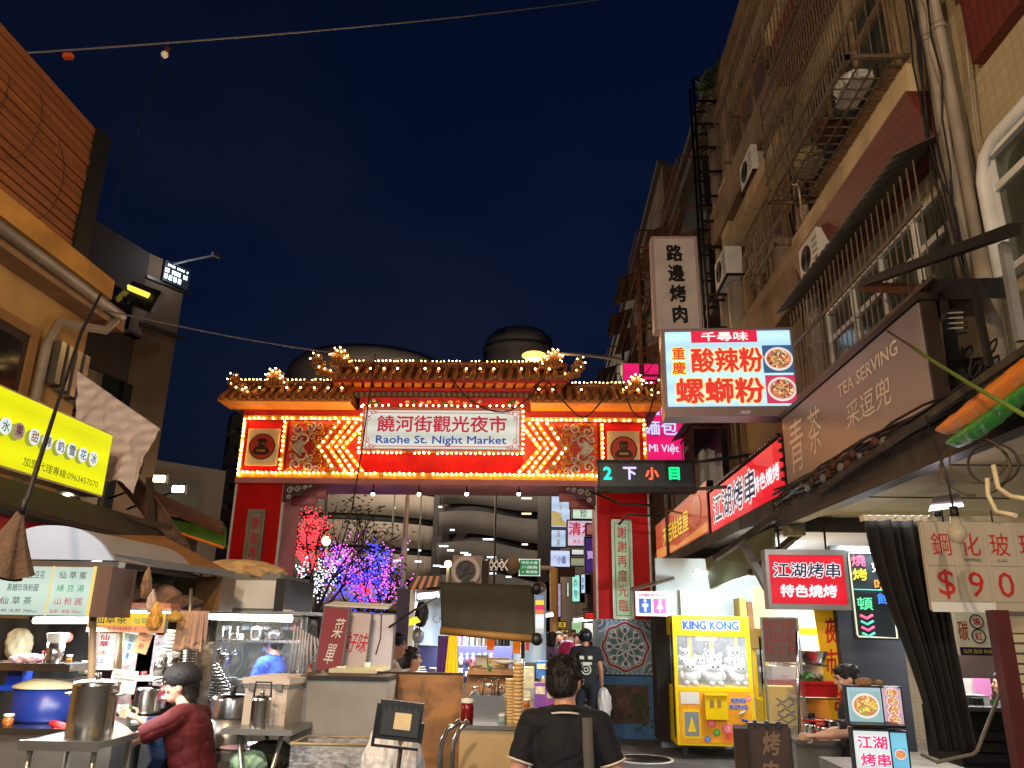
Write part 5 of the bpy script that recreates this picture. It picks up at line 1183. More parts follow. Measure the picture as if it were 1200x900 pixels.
# yellow banner
x0_, x1_, z0_, z1_ = rect(103, 718, 193, 741, 5.05)
bn = thing('jelly_banner', 'yellow to pink backlit grass jelly tea banner over the drink counter', 'banner', ((x0_+x1_)/2, 5.05, z0_)); W_, H_ = x1_-x0_, z1_-z0_
part(B().bb(-W_/2, W_/2, 0, .05, 0, H_), 'case', M['white_paint'], bn)
part(B().bb(-W_/2, W_/2, -.004, 0, H_*.35, H_), 'upper_face', glow('ban_y', c(250, 205, 70), .95), bn); part(B().bb(-W_/2, W_/2, -.004, 0, 0, H_*.35), 'lower_face', glow('ban_p', c(245, 170, 120), .9), bn)
text('仙草茶', bn, ink_k, -.2*W_, H_*.64, w=W_*.42, h=H_*.42, off=.01, y=-.008); text('仙草冰', bn, ink_g, .24*W_, H_*.6, w=W_*.28, h=H_*.3, y=-.008); text('古早味純手工', bn, ink_r, -.03*W_, H_*.18, w=W_*.4, h=H_*.17, off=.01, y=-.008)
# vertical sign
x0_, x1_, z0_, z1_ = rect(108, 742, 133, 785, 4.95)
vs_ = thing('jelly_price_sign', 'narrow white upright sign with red grass jelly characters by the stall post', 'sign', ((x0_+x1_)/2, 4.95, z0_)); W_, H_ = x1_-x0_, z1_-z0_
part(B().bb(-W_/2, W_/2, 0, .03, 0, H_), 'face', mat('sign_white', c(235, 232, 232), .4, em=(1, 1, 1), es=.35), vs_)
text('仙草', vs_, M['red_ink'], 0, H_*.8, w=W_*.45, h=H_*.34, off=.02, y=-.004, vert=True); text('冰', vs_, lit('orange_ink', c(240, 140, 60), .6), 0, H_*.47, w=W_*.36, h=H_*.14, off=.02, y=-.004)
text('一口一杯', vs_, M['blue_ink'], -.02, H_*.2, w=W_*.5, h=H_*.2, y=-.004); 
for i, (px0, py0, px1, py1, cc, tl, lab) in enumerate(((139, 742, 158, 778, c(190, 215, 205), 8, 'pale green hand-written sheet right of the upright jelly sign'), (156, 741, 173, 765, c(250, 190, 140), 14, 'tilted peach price card below the yellow banner'), (128, 785, 159, 812, c(232, 230, 218), 5, 'white printed notice sheet above the steel counter'), (185, 797, 208, 822, c(120, 40, 60), 8, 'maroon framed portrait poster behind the drink seller'))):
    x0_, x1_, z0_, z1_ = rect(px0, py0, px1, py1, 5.2-.1*i); t = thing('paper_sheet' if i < 3 else 'poster', lab, 'notice' if i < 3 else 'poster', ((x0_+x1_)/2, 5.2-.1*i, z0_), 0, None, None, Matrix.Rotation(R(tl), 4, 'Y')); W_, H_ = x1_-x0_, z1_-z0_
    part(B().bb(-W_/2, W_/2, 0, .004, 0, H_), 'sheet', mat('sheet%d' % i, cc, .7, noise=(8, .08)), t)
    if i == 2:
        for k, s_ in enumerate(('本攤不收一千元大鈔', '請自備零錢謝謝')): text(s_, t, M['black'], 0, H_*(.76-.17*k), w=W_*.8, h=H_*.1, y=-.002)
        for k in range(4): part(B().bb(-W_*.42, W_*.4-.01*k, -.002, 0, H_*(.46-.09*k), H_*(.47-.09*k)), 'rule_line', M['grey_paint'], t)
    elif i == 1: text('二杯', t, M['red_ink'], 0, H_*.5, w=W_*.4, h=H_*.7, y=-.002, vert=True)
    elif i == 0: text('仙草凍', t, M['blue_ink'], 0, H_*.55, w=W_*.3, h=H_*.8, y=-.002, vert=True)
    else: part(B().ell((0, -.002, H_*.55), (W_*.22, .004, H_*.2), 12, 6), 'portrait', M['paper'], t); part(B().ell((0, -.002, H_*.7), (W_*.2, .006, H_*.12), 10, 6), 'portrait_hair', M['black'], t); part(B().bb(-W_*.3, W_*.1, -.003, 0, H_*.1, H_*.22), 'caption', M['paper'], t)
# goods
bt_ = at(42, 852, Y=4.95)
t = thing('blue_tub', 'big round dark blue tub with a cream lid on the steel counter', 'tub', (bt_.x, 5.05, zc_))
rr_ = (at(81, 830, Y=4.95).x-at(2, 830, Y=4.95).x)/2; hh = at(42, 806, Y=4.95).z-zc_
part(B().lathe([(rr_*.97, 0), (rr_, .02), (rr_*1.0, hh)], n=36), 'body', M['plastic_blue'], t)
part(B().lathe([(rr_*1.05, hh), (rr_*1.05, hh+.012), (rr_*.6, hh+.05), (.001, hh+.06)], n=36, caps=False), 'lid', M['cream'], t)
part(B().box((rr_*.4, -rr_*.5, hh+.045), (rr_*1.2, .01, .004), R(12)).bb(-.02, rr_*.9, -.5*rr_-.01, rr_*.4, hh+.052, hh+.056), 'loose_lid', M['steel_dull'], t)
pp = at(90, 865, Y=3.9); rr_ = (at(127, 830, Y=3.9).x-at(76, 830, Y=3.9).x)/2; hh = at(100, 803, Y=3.9).z-pp.z
stt = table('steel_stand', 'low stainless steel stand in the foreground carrying the tall steel pot', at(27, 875, Y=3.8).x, at(118, 875, Y=3.8).x, 3.78, 4.15, pp.z, M['steel'], M['steel_dull'], pp.z-.45)
pt = pot('steel_pot', 'tall shiny stainless pot with lid and side handles on the foreground stand', (pp.x+.0, 4.0, pp.z), rr_, hh, lid=True, handle=True)
single(B().ell(at(70, 850, Y=4.75), (.07, .04, .02), 10, 6, Matrix.Rotation(R(15), 3, 'Y')), 'folded_rag', M['red_plastic'], 'crumpled red and tan rag beside the tall pot', 'rag')
cp = at(62, 777, Y=4.95); t = thing('cup_dispenser', 'steel cylinder filled with stacked white cups on the upper shelf', 'dispenser', cp)
part(B().lathe([(.052, 0), (.052, .12)], n=20), 'cylinder', M['steel'], t); part(B().lathe([(.05, .12), (.062, .165), (.06, .175), (.001, .18)], n=20, caps=False), 'cups', M['paper'], t)
for i, (px, py) in enumerate(((186, 793), (200, 793))):
    t = thing('cup_dispenser', ['left steel cup cylinder behind the drink seller', 'right steel cup cylinder behind the drink seller'][i], 'dispenser', at(px, py, Y=5.35)); part(B().lathe([(.038, 0), (.038, .12)], n=16), 'cylinder', M['steel'], t); part(B().lathe([(.036, .12), (.045, .15), (.001, .155)], n=16, caps=False), 'cups', M['paper'], t)
sp_(B().bb(at(160, 795, Y=5.3).x, at(205, 795, Y=5.3).x, 5.25, 5.5, at(180, 798, Y=5.3).z, at(180, 793, Y=5.3).z), 'shelf', M['white_paint'])
pot('lidded_pot', 'round steel pot with white lid on the rear counter', at(171, 835, Y=5.3), .085, .14, lid=True)
t = thing('blue_stand', 'bright blue plastic stand under the upper shelf', 'stand', at(15, 803, Y=5.1)); part(B().bb(-.05, .05, 0, .1, 0, .1).bb(-.09, .09, -.02, .12, -.03, .0), 'body', mat('blue_bright', c(20, 80, 220), .4), t)
bag('cream_bag', 'cream paper bag hanging at the far left end of the stall', at(22, 755, Y=5.4), (.09, .05, .1), M['cream'], 3)
bag('snack_bag', 'pink and white snack bag lying on the upper shelf', at(32, 772, Y=4.95), (.1, .06, .03), mat('pinkish', c(225, 190, 200), .4, stain=(c(190, 60, 80), 14, .55)), 5)
single(cone_ := B().lathe([(.001, 0), (.022, .0), (.028, .03), (.018, .08), (.001, .08)], at(97, 790, Y=5.2), 12), 'whisk', M['paper'], 'white round whisk standing beside the stall post', 'whisk')
single(B().ell(at(79, 747, Y=5.35), (.035, .03, .035), 12, 8), 'pink_ball', mat('coral', c(215, 110, 95), .5), 'coral pink round fan hanging under the tube light', 'fan')
single(bxp(-30, 725, 112, 850, 5.7, .05), 'dark_backdrop', mat('backdrop_dark', c(38, 40, 42), .7, noise=(3, .4), wave=(c(20, 20, 22), 2, 'X', 2)), 'dark curtain hanging at the back of the drink stall', 'curtain')
single(B().cyl(at(-10, 742, Y=5.4), at(-8, 770, Y=5.4), .04, 14), 'red_canister', M['red_plastic'], 'small red canister at the extreme left edge', 'canister')
# stacked cups, hanging bags, roof clutter
for i, (px0, py0, px1, py1, r, lab, mm) in enumerate(((196, 800, 207, 737, .07, 'tall leaning stack of grey cups beside the yellow banner', 'grey_paint'), (219, 795, 223, 752, .05, 'short stack of steel cups behind the hanging towels', 'steel'))):
    t = thing('cup_stack', lab, 'cups', at(px0, py0, Y=5.5)); p, q = at(px0, py0, Y=5.5), at(px1, py1, Y=5.5); n_ = 14
    mm_ = mat('cup_grey', c(160, 155, 150), .4, noise=(6, .2)) if i == 0 else M['steel']
    for k in range(n_):
        a = p.lerp(q, k/n_); part(B().cyl(a, a+(q-p)/n_*.75, r*.92, 14, r), 'cup', mm_, t, world=True)
for (px, py, w, h, cc, lab, sd) in ((172, 682, .03, .1, c(150, 115, 80), 'knotted net bag hanging from the awning rafter', 1), (182, 722, .05, .085, c(245, 185, 90), 'orange plastic bag bulging over the yellow banner', 2), (178, 704, .03, .07, c(225, 200, 180), 'clear knotted bag top above the orange bag', 3), (205, 722, .05, .035, c(210, 170, 80), 'striped yellow and black wrapped bundle beside the cup stack', 4)):
    bag('hanging_bag', lab, at(px, py, Y=5.0), (w, .05, h), mat('bagc%d' % sd, cc, .35, noise=(14, .25), bump=(30, 1.), stain=(tuple(v*.6 for v in cc), 9, .58)), sd, 'bag', True)
for (px, w, h, cc, lab, sd) in ((226, .16, .24, c(205, 170, 140), 'pale tan towel hung on the stall post behind the seller', 1), (237, .1, .2, c(190, 160, 150), 'greyish towel hung beside the tan towel', 2)):
    p = at(px, 716, Y=5.1); cloth('towel', lab, p-V((w/2, 0, 0)), p+V((w/2, 0, 0)), h, mat('towel%d' % sd, cc, .9, noise=(12, .15), bump=(40, .4)), 3, .02, sd, flare=1.15)
for (px, py, rx, rz, cc, lab, sd) in ((135, 700, .12, .13, c(120, 50, 45), 'maroon bag stored under the brown awning', 1), (155, 703, .18, .1, c(105, 75, 58), 'brown bundle stored under the brown awning', 2), (185, 702, .16, .1, c(125, 98, 78), 'tan sack stored above the yellow banner', 3), (212, 706, .14, .05, c(90, 66, 50), 'flat brown packet above the cup stack', 4), (118, 700, .07, .1, c(120, 100, 72), 'rolled khaki cloth beside the menu board', 5), (155, 690, .3, .13, c(46, 42, 26), 'dark olive crate at the back of the roof storage', 6)):
    bag('stored_bundle', lab, at(px, py, Y=5.5+.05*sd), (rx, .12, rz), mat('bun%d' % sd, cc, .8, noise=(5, .3), bump=(12, .6)), sd, 'bundle')
single(bxp(112, 706, 200, 716, 5.45, .5), 'storage_shelf', mat('shelf_peach', c(190, 120, 90), .6), 'peach-coloured storage shelf above the yellow banner', 'shelf')
single(bxp(228, 676, 258, 716, 6.4, .3), 'amber_panel', mat('amber', c(110, 74, 24), .5, noise=(4, .5)), 'dark amber panel behind the post under the brown awning', 'panel')
single(bxp(122, 675, 262, 716, 7.2, .1), 'dark_backboard', M['olive'], 'dark olive board closing the space under the brown awning', 'panel')
for i, (px, py) in enumerate(((150, 757), (172, 760))):
    single(bxp(px-14, py-16, px+26, py+70, 5.6, .02), 'foil_sheet', mat('foil%d' % i, c(150-20*i, 130-10*i, 130), .45, .3, noise=(16, .6), bump=(16, .9)), ['speckled grey plastic sheet behind the pale green paper', 'mauve patterned plastic sheet left of the cup stack'][i], 'sheet')
single(bxp(205, 752, 245, 850, 5.9, .02), 'foil_sheet', mat('foil3', c(150, 140, 128), .35, .5, noise=(12, .5), bump=(14, .9)), 'crinkled silvery sheet behind the drink seller', 'sheet')

# ---------------------------------------------------------------- second cart with the plastic sheet (about 6.5-8 m)
Y = 7.0
s2 = thing('noodle_cart', 'food cart with white cupboard top, bright tube light and clear plastic sheeting', 'stall', (at(300, 850, Y=Y).x, Y, 0))
def q_(b, n, m, par=None, kind=None): return part(b, n, m, par or s2, world=True, kind=kind)
q_(bxp(252, 672, 327, 716, 7.0, .9), 'cupboard', M['grey_paint'])
for i, (a, b_) in enumerate(((256, 272), (274, 322))): q_(bxp(a, 680, b_, 713, 6.985, .012), 'cupboard_door', M['white_paint'])
q_(bxp(322, 678, 333, 716, 6.99, .9), 'cupboard_gap', M['black'])
q_(B().bb(at(236, 724, Y=7).x, at(362, 724, Y=7).x, 6.98, 7.9, at(300, 720, Y=7).z, at(300, 716, Y=7).z), 'canopy', M['steel_dull'])
for px in (240, 356): q_(B().cyl(at(px, 720, Y=7.05), V((at(px, 720, Y=7.05).x, 7.05, 0)), .018, 8), 'post', M['steel_dull'])
q_(bxp(240, 812, 356, 900, 7.1, .6), 'cabinet', M['steel_dull'])
q_(B().bb(at(238, 810, Y=7).x, at(360, 810, Y=7).x, 7.02, 7.8, at(300, 812, Y=7).z, at(300, 807, Y=7).z), 'countertop', M['steel'])
q_(bxp(250, 722, 356, 812, 8.9, .04), 'back_panel', mat('pale_blue', c(160, 190, 205), .5, noise=(1.5, .3)))
bag('tan_cover', 'tan cloth cover bulging on top of the white cupboard', at(283, 668, Y=7.3), (.33, .3, .09), mat('tan_cloth', c(200, 165, 115), .85, noise=(5, .2), bump=(10, .4)), 7, 'cloth')
bag('tan_cover', 'second smaller tan cover beside the pink pillar on the cupboard', at(312, 672, Y=7.2), (.18, .25, .07), MATS['tan_cloth'], 9, 'cloth')
tube_light('tube_light', at(246, 722, Y=7.05), at(342, 725, Y=7.05), 'bright tube light above the plastic-sheeted cart', .03)
area(at(296, 733, Y=7.5), .9, .4, 13)
def film(u, v): 
    p = at(232+140*u, 727+118*v-8*math.sin(u*PI), Y=6.75+.05*math.sin(u*21+v*3)+.03*math.sin(v*13+u*5)); return p
single(B().grid(film, 40, 24), 'plastic_sheet', M['film'], 'crinkled clear plastic sheet hung in front of the masked cook', 'plastic sheet')
for i in range(9):
    p, q = at(346+3.2*i, 732+2*i, Y=6.6), at(338+4.4*i, 790-2*i, Y=6.6)
    single(B().tube([p, p.lerp(q, .5)+V((.01*math.sin(i), 0, 0)), q], .007, 5), 'plastic_fold', mat('fold_white', c(215, 210, 215), .3), 'pale vertical fold %s of the plastic sheet bundle' % ['nearest the cook', 'second from the cook', 'third from the cook', 'fourth from the cook', 'in the middle', 'just right of the middle', 'third from the maroon board', 'second from the maroon board', 'nearest the maroon board'][i], 'plastic sheet')
# ring stack of bowls, steamers and bottles inside
t = thing('coil_hose', 'silvery coiled stack at the corner of the plastic-sheeted cart', 'coil', at(240, 800, Y=6.6))
for k in range(12):
    a = at(238+2.2*k, 780+4.0*k, Y=6.6); part(B().tube([a+V((.12*math.cos(j*.5)-.0, .12*math.sin(j*.5), .02*math.sin(j*.25))) for j in range(13)], .008, 5), 'coil', M['steel'], t, world=True)
for (px, py, r, h, lab, lid) in ((262, 782, .07, .12, 'small steel pot left of the masked cook', True), (278, 750, .09, .06, 'upper steel bowl on the cart shelf', False), (300, 750, .06, .1, 'steel canister on the cart shelf', True), (322, 748, .07, .05, 'flat steel bowl at the right end of the cart shelf', False)):
    pot('cart_pot', lab, at(px, py, Y=7.7), r, h, lid=lid)
q_(bxp(252, 750, 350, 753, 7.6, .3), 'shelf', M['steel'])
for i, (px, cc) in enumerate(((266, (200, 205, 210)), (288, (170, 200, 205)), (312, (230, 230, 230)), (335, (140, 150, 170)), (345, (190, 120, 130)))):
    t = thing('seasoning_tub', ['grey', 'pale teal', 'white', 'slate blue', 'pink'][i]+' seasoning tub on the cart shelf', 'tub', at(px, 738, Y=7.9)); part(B().lathe([(.05, 0), (.055, .09)], n=14), 'body', mat('tubm%d' % i, c(*cc), .4), t); part(B().lathe([(.058, .09), (.058, .1), (.001, .105)], n=14, caps=False), 'lid', M['paper'], t)
for k in range(7):
    a = at(255+13*k, 806-2*(k % 2), Y=7.15); t = thing('glass_bowl', 'stack of shallow shiny bowls, %s of the seven on the cook counter' % ['leftmost', 'second from the left', 'third from the left', 'in the middle', 'third from the right', 'second from the right', 'rightmost'][k], 'bowl', a)
    for j in range(3): part(B().lathe([(.03, .02*j), (.07, .03+.02*j), (.072, .032+.02*j), (.03, .022+.02*j)], n=16, caps=False), 'bowl_rim', mat('bowl_steel', c(190, 205, 215), .2, .7), t)
# pots and low table between seller and cooler
lt = at(258, 880, Y=4.9)
table('low_bench', 'low steel bench carrying the two-tier steamer behind the seller', at(222, 880, Y=4.9).x, at(290, 880, Y=4.9).x, 4.8, 5.3, lt.z, M['steel'], M['steel_dull'])
t = thing('steamer_pot', 'two-tier round steel steamer behind the seller', 'steamer', (lt.x-.02, 5.05, lt.z))
part(B().lathe([(.115, 0), (.12, .02), (.12, .17)], n=28), 'lower_tier', M['steel_dull'], t); part(B().lathe([(.125, .17), (.125, .27), (.12, .29), (.05, .3), (.001, .3)], n=28, caps=False), 'upper_tier', M['steel'], t); part(B().cyl((0, 0, .3), (0, 0, .34), .018, 10), 'knob', M['black'], t)
pot('small_bowl', 'small round steel pot beside the steamer', at(237, 870, Y=5.3), .05, .07)
single(B().ell(at(275, 876, Y=4.75), (.09, .06, .012), 14, 6), 'pink_plate', mat('pinkplate', c(200, 150, 160), .5), 'pink plate on the low steel bench', 'plate')
# cooler and folding table
ft_ = at(305, 852, Y=4.7)
t = thing('folding_table', 'grey folding table with crossed legs carrying the white cooler', 'table', (ft_.x, 4.9, 0))
x0_, x1_ = at(264, 850, Y=4.65).x, at(346, 850, Y=4.65).x
part(B().bb(x0_, x1_, 4.6, 5.15, ft_.z-.03, ft_.z), 'tabletop', M['steel_dull'], t, world=True)
for y in (4.66, 5.1):
    part(B().tube([(x0_+.08, y, ft_.z-.03), (x1_-.08, y, 0)], .013, 8), 'leg', M['steel_dull'], t, world=True); part(B().tube([(x1_-.08, y+.03, ft_.z-.03), (x0_+.08, y+.03, 0)], .013, 8), 'leg', M['steel_dull'], t, world=True)
x0_, x1_, z0_, z1_ = rect(291, 792, 347, 848, 4.85)
t = thing('white_cooler', 'dirty white cooler box with a grey band on the folding table', 'cooler', ((x0_+x1_)/2, 4.95, ft_.z), R(-8)); W_ = x1_-x0_; H_ = z1_-ft_.z
part(B().bb(-W_/2+.01, W_/2-.01, -.16, .16, 0, H_*.76), 'body', M['cooler'], t); part(B().bb(-W_/2-.002, W_/2+.002, -.168, .168, H_*.76, H_*.84), 'band', M['grey_paint'], t); part(B().bb(-W_/2-.006, W_/2+.006, -.175, .175, H_*.84, H_*.97).bb(-W_/2+.03, W_/2-.03, -.14, .14, H_*.97, H_), 'lid', M['cooler'], t)
for a in (-1, 1): part(B().bb(a*W_*.3-.02, a*W_*.3+.02, -.178, -.17, H_*.7, H_*.86), 'latch', M['grey_paint'], t)
t = pot('lidded_can', 'steel can with a black bail handle in front of the cooler', (at(299, 849, Y=4.6).x, 4.67, ft_.z), .055, .15, lid=True)
part(B().tube([(-.05, 0, .15), (-.045, 0, .24), (.045, 0, .24), (.05, 0, .15)], .006, 6), 'bail_handle', M['black'], t)
bag('green_bag', 'pale green plastic bag stuffed under the folding table', at(292, 893, Y=4.75), (.1, .08, .06), mat('greenbag', c(150, 190, 160), .4, bump=(16, .8)), 12)
bag('dark_bag', 'dark bag on the ground under the folding table', at(318, 885, Y=5.0), (.14, .1, .08), M['olive'], 13)

# ---------------------------------------------------------------- centre cart boards (5-5.6 m)
x0_, x1_, z0_, z1_ = rect(341, 797, 450, 905, 5.0)
t = thing('grey_cart', 'grimy grey metal cart body with black rubber edge, left of the plywood board', 'cart', ((x0_+x1_)/2, 5.0, 0)); 
part(B().bb(x0_, x1_, 5.0, 5.9, .12, z1_), 'body', M['grime_grey'], t, world=True); part(B().bb(x0_-.01, x1_+.01, 4.985, 5.9, z1_, z1_+.025), 'rubber_edge', M['black'], t, world=True)
part(B().bb(x0_+.35, x0_+.38, 4.97, 5.0, z1_-.5, z1_-.42), 'latch', M['black'], t, world=True); part(B().bb(x0_+.46, x0_+.49, 4.97, 5.0, z1_-.5, z1_-.42), 'latch', M['black'], t, world=True)
for x in (x0_+.1, x1_-.1): part(B().cyl((x, 5.05, .12), (x, 5.1, .12), .11, 16), 'wheel', M['black'], t, world=True)
single(bxp(385, 784, 440, 795, 5.3, .5), 'cream_ledge', M['cream'], 'cream ledge board lying on the grey cart', 'board')
x0_, x1_, z0_, z1_ = rect(435, 790, 541, 905, 5.35)
t = thing('plywood_board', 'stained brown plywood side board of the centre cart', 'board', ((x0_+x1_)/2, 5.35, 0)); part(B().bb(x0_, x1_, 5.35, 5.38, 0.05, z1_), 'sheet', M['plywood'], t, world=True)
part(B().bb(x0_, x1_, 5.345, 5.385, z1_, z1_+.012), 'edge', M['brown_dark'], t, world=True)
# clear box in front of grey cart
t = thing('clear_bin', 'dirty clear plastic bin standing before the grey cart', 'bin', at(385, 905, Y=4.6)); p = at(385, 905, Y=4.6)
part(B().bb(-.22, .2, -.01, 0, 0, .14).bb(-.22, -.21, 0, .3, 0, .14).bb(.19, .2, 0, .3, 0, .14).bb(-.22, .2, .29, .3, 0, .14), 'wall', M['film'], t); part(B().tube([(-.22, -.01, .14), (.2, -.01, .14), (.2, .3, .14), (-.22, .3, .14), (-.22, -.01, .14)], .008, 6), 'rim', mat('bin_rim', c(170, 150, 110), .4), t)
# boards with red writing
for i, (px0, py0, px1, py1, cc, tl, Yb_, lab, txt) in enumerate(((372, 712, 402, 790, c(140, 56, 66), -8, 6.4, 'maroon board with faded white characters leaning left of the white boards', '菜單'), (398, 718, 430, 788, c(205, 190, 190), -7, 6.5, 'off-white board with red brush characters', '好味'), (428, 720, 460, 788, c(215, 210, 220), -5, 6.6, 'plain white board with a hanging string', None))):
    x0_, x1_, z0_, z1_ = rect(px0, py0, px1, py1, Yb_); W_, H_ = x1_-x0_, z1_-z0_
    t = thing('leaning_board', lab, 'board', ((x0_+x1_)/2, Yb_, z0_), R(-6), None, None, Matrix.Rotation(R(-tl-4), 4, 'Y'))
    part(B().bb(-W_/2, W_/2, 0, .03, 0, H_), 'board', mat('lb%d' % i, cc, .55, noise=(2, .2)), t)
    part(B().bb(-W_/2-.008, -W_/2, -.004, .034, 0, H_).bb(W_/2, W_/2+.008, -.004, .034, 0, H_).bb(-W_/2, W_/2, -.004, .034, H_, H_+.01), 'frame', M['grey_paint'], t)
    if txt: text(txt, t, M['paper'] if i == 0 else M['red_ink'], .02, H_*.5, w=W_*(.4 if i == 0 else .8), h=H_*(.7 if i == 0 else .34), y=-.006, vert=(i == 0), shear=.2)
    else: part(B().tube([(0, -.01, H_), (.01, -.01, H_*.6), (-.02, -.01, H_*.3)], .004, 5), 'string', M['cable'], t)
single(B().slab([at(380, 710, Y=6.5), at(455, 714, Y=6.6), at(460, 709, Y=7.2), at(392, 706, Y=7.2)], .01), 'board_cover', M['paper'], 'white sheet lying across the tops of the leaning boards', 'sheet')
single(B().tube([at(456, 735, Y=6.5), at(490, 712, Y=7), at(512, 700, Y=7.5)], .01, 5), 'power_cable', M['cable'], 'black cable from the white board to the striped awning stall', 'cable')
# black floodlight seen from behind
x0_, x1_, z0_, z1_ = rect(441, 822, 492, 868, 3.5); W_, H_ = x1_-x0_, z1_-z0_
t = thing('black_floodlight', 'black floodlight seen from behind with a tan label, on a thin pole', 'floodlight', ((x0_+x1_)/2, 3.5, z0_), R(12), None, None, Matrix.Rotation(R(6), 4, 'Y'))
part(B().bb(-W_/2, W_/2, 0, .05, 0, H_), 'housing', mat('black_plastic', c(32, 32, 32), .4, noise=(5, .2)), t); part(B().bb(-W_/2+.015, W_/2-.012, -.02, 0, .02, H_-.02), 'back_cover', mat('black_plastic2', c(46, 46, 45), .45), t)
part(B().bb(-.025, .045, -.024, -.02, H_*.3, H_*.72), 'label', mat('label_tan', c(225, 200, 150), .7, noise=(30, .1)), t)
for i in range(6): part(B().bb(-W_/2+.02+.028*i, -W_/2+.026+.028*i, -.026, -.02, H_*.8, H_*.92), 'cooling_fin', M['black'], t)
part(B().bb(-W_/2-.012, -W_/2, -.015, .06, -.03, H_*.9).bb(W_/2, W_/2+.012, -.015, .06, .0, H_*.5).bb(-W_/2, W_/2, -.012, .0, -.03, -.02), 'bracket', M['black_metal'], t)
part(B().tube([(.02, .0, -.03), (.03, .0, -.3), (.03, .02, -z0_+.02)], .009, 8), 'pole', M['black'], t)
# white bags
bag('white_bag', 'bulging white plastic bag left of the floodlight pole', at(447, 885, Y=4.1), (.115, .1, .15), M['bag_white'], 21, 'bag', True); bag('white_bag', 'white plastic bag right of the floodlight pole', at(480, 896, Y=4.0), (.085, .1, .14), M['bag_white'], 22, 'bag', True)
# trolley handle
t = thing('push_handle', 'curved steel push handle of a trolley before the beige cabinet', 'handle', at(530, 900, Y=4.0))
for dx in (0, 14): part(B().tube([at(516+dx, 905, Y=4.0+dx*.02), at(517+dx, 872, Y=4.0+dx*.02), at(524+dx, 855, Y=4.0+dx*.02), at(540+dx*.6, 845, Y=4.0+dx*.02)], .014, 8), 'tube_rail', M['steel'], t, world=True)
# beige cabinet with goods
x0_, x1_, z0_, z1_ = rect(538, 850, 612, 905, 4.6)
t = thing('beige_cabinet', 'beige cabinet with steel top full of tongs and cups', 'cabinet', ((x0_+x1_)/2, 4.6, 0)); part(B().bb(x0_, x1_, 4.6, 5.3, 0, z1_-.02), 'body', mat('beige', c(190, 165, 120), .6, noise=(2, .2)), t, world=True); part(B().bb(x0_-.01, x1_+.01, 4.58, 5.3, z1_-.02, z1_), 'top', M['steel'], t, world=True)
zc2 = z1_
x0_, x1_, _, z1_ = rect(549, 815, 590, 848, 4.75)
t = thing('steel_tray', 'rectangular steel tank with chopsticks and ladles standing in it', 'tray', ((x0_+x1_)/2, 4.9, zc2)); W_ = x1_-x0_; H_ = z1_-zc2
part(B().bb(-W_/2, W_/2, -.15, -.145, 0, H_).bb(-W_/2, W_/2, .145, .15, 0, H_).bb(-W_/2, -W_/2+.005, -.145, .145, 0, H_).bb(W_/2-.005, W_/2, -.145, .145, 0, H_).bb(-W_/2, W_/2, -.145, .145, .0, .005), 'tank', M['steel'], t)
rq = random.Random(6)
for i in range(14): 
    x = rq.uniform(-W_*.4, W_*.5); part(B().cyl((x, .1, .02), (x+rq.uniform(-.03, .06), .05, H_+rq.uniform(.02, .09)), .004, 5), 'chopstick', M['wood'] if i % 2 else M['black'], t)
t = thing('red_jar', 'tall dark red sauce jar with white lid beside the plywood board', 'jar', at(547, 850, Y=4.75)); part(B().lathe([(.035, 0), (.037, .1), (.03, .12)], n=16), 'body', mat('jar_red', c(120, 16, 20), .25), t); part(B().lathe([(.036, .12), (.036, .14), (.001, .145)], n=16, caps=False), 'lid', M['paper'], t)
for (px, py0, py1, r, lab) in ((597, 850, 795, .028, 'shorter stack of cream paper cups on the cabinet'), (607, 848, 776, .032, 'tall stack of cream paper cups on the cabinet')):
    p, q = at(px, py0, Y=4.8), at(px, py1, Y=4.8); t = thing('paper_cup_stack', lab, 'cups', p); n_ = 16
    for k in range(n_): part(B().lathe([(r*.9, 0), (r, (q.z-p.z)/n_*.9)], p+V((0, 0, (q.z-p.z)*k/n_))), 'cup', M['cup_paper'], t, world=True)
for i, (px, py, s_, cc, lab) in enumerate(((562, 812, .05, c(220, 120, 80), 'orange bowl of sauce on the back counter'), (578, 812, .04, c(180, 60, 40), 'red sauce bowl on the back counter'), (556, 800, .03, c(40, 34, 30), 'black ladle pot'), (572, 798, .035, c(200, 205, 215), 'steel cup cluster'), (586, 800, .03, c(60, 40, 34), 'dark sauce pot'))):
    t = thing('sauce_bowl', lab+' of the centre stall', 'bowl', at(px, py+8, Y=5.6)); part(B().lathe([(s_*.6, 0), (s_, s_*.7), (s_*.95, s_*.7), (s_*.5, .01)], n=16, caps=False), 'bowl', M['steel'], t); part(B().lathe([(s_*.93, s_*.62), (s_*.4, s_*.72), (.001, s_*.75)], n=16, caps=False), 'contents', mat('sauce%d' % i, cc, .4, noise=(30, .4)), t)
# ---------------------------------------------------------------- centre stall (6.5-9 m) with dark rolled tarp
s3 = thing('centre_stall', 'lit centre stall behind the plywood board with goods on its counter', 'stall', (at(560, 800, Y=7).x, 7, 0))
def r_(b, n, m, par=None, kind=None): return part(b, n, m, par or s3, world=True, kind=kind)
r_(bxp(545, 790, 605, 900, 6.6, .5), 'counter', M['brown_card']); r_(bxp(548, 785, 612, 791, 6.5, .6), 'countertop', M['plywood'])
for px in (516, 613): r_(B().cyl(at(px, 745, Y=7.2), V((at(px, 745, Y=7.2).x, 7.2, 0)), .02, 8), 'post', M['steel_dull'])
def dtp(u, v): return at(516+110*u+1*v, 682+4*u+(56+10*u)*v, Y=6.7-.25*v+.03*math.sin(u*13+v*2)*v+.02*math.sin(v*9))
t = single(B().grid(dtp, 24, 10, .02), 'dark_tarp', M['olive'], 'dark olive tarp rolled down over the front of the centre stall', 'tarp')
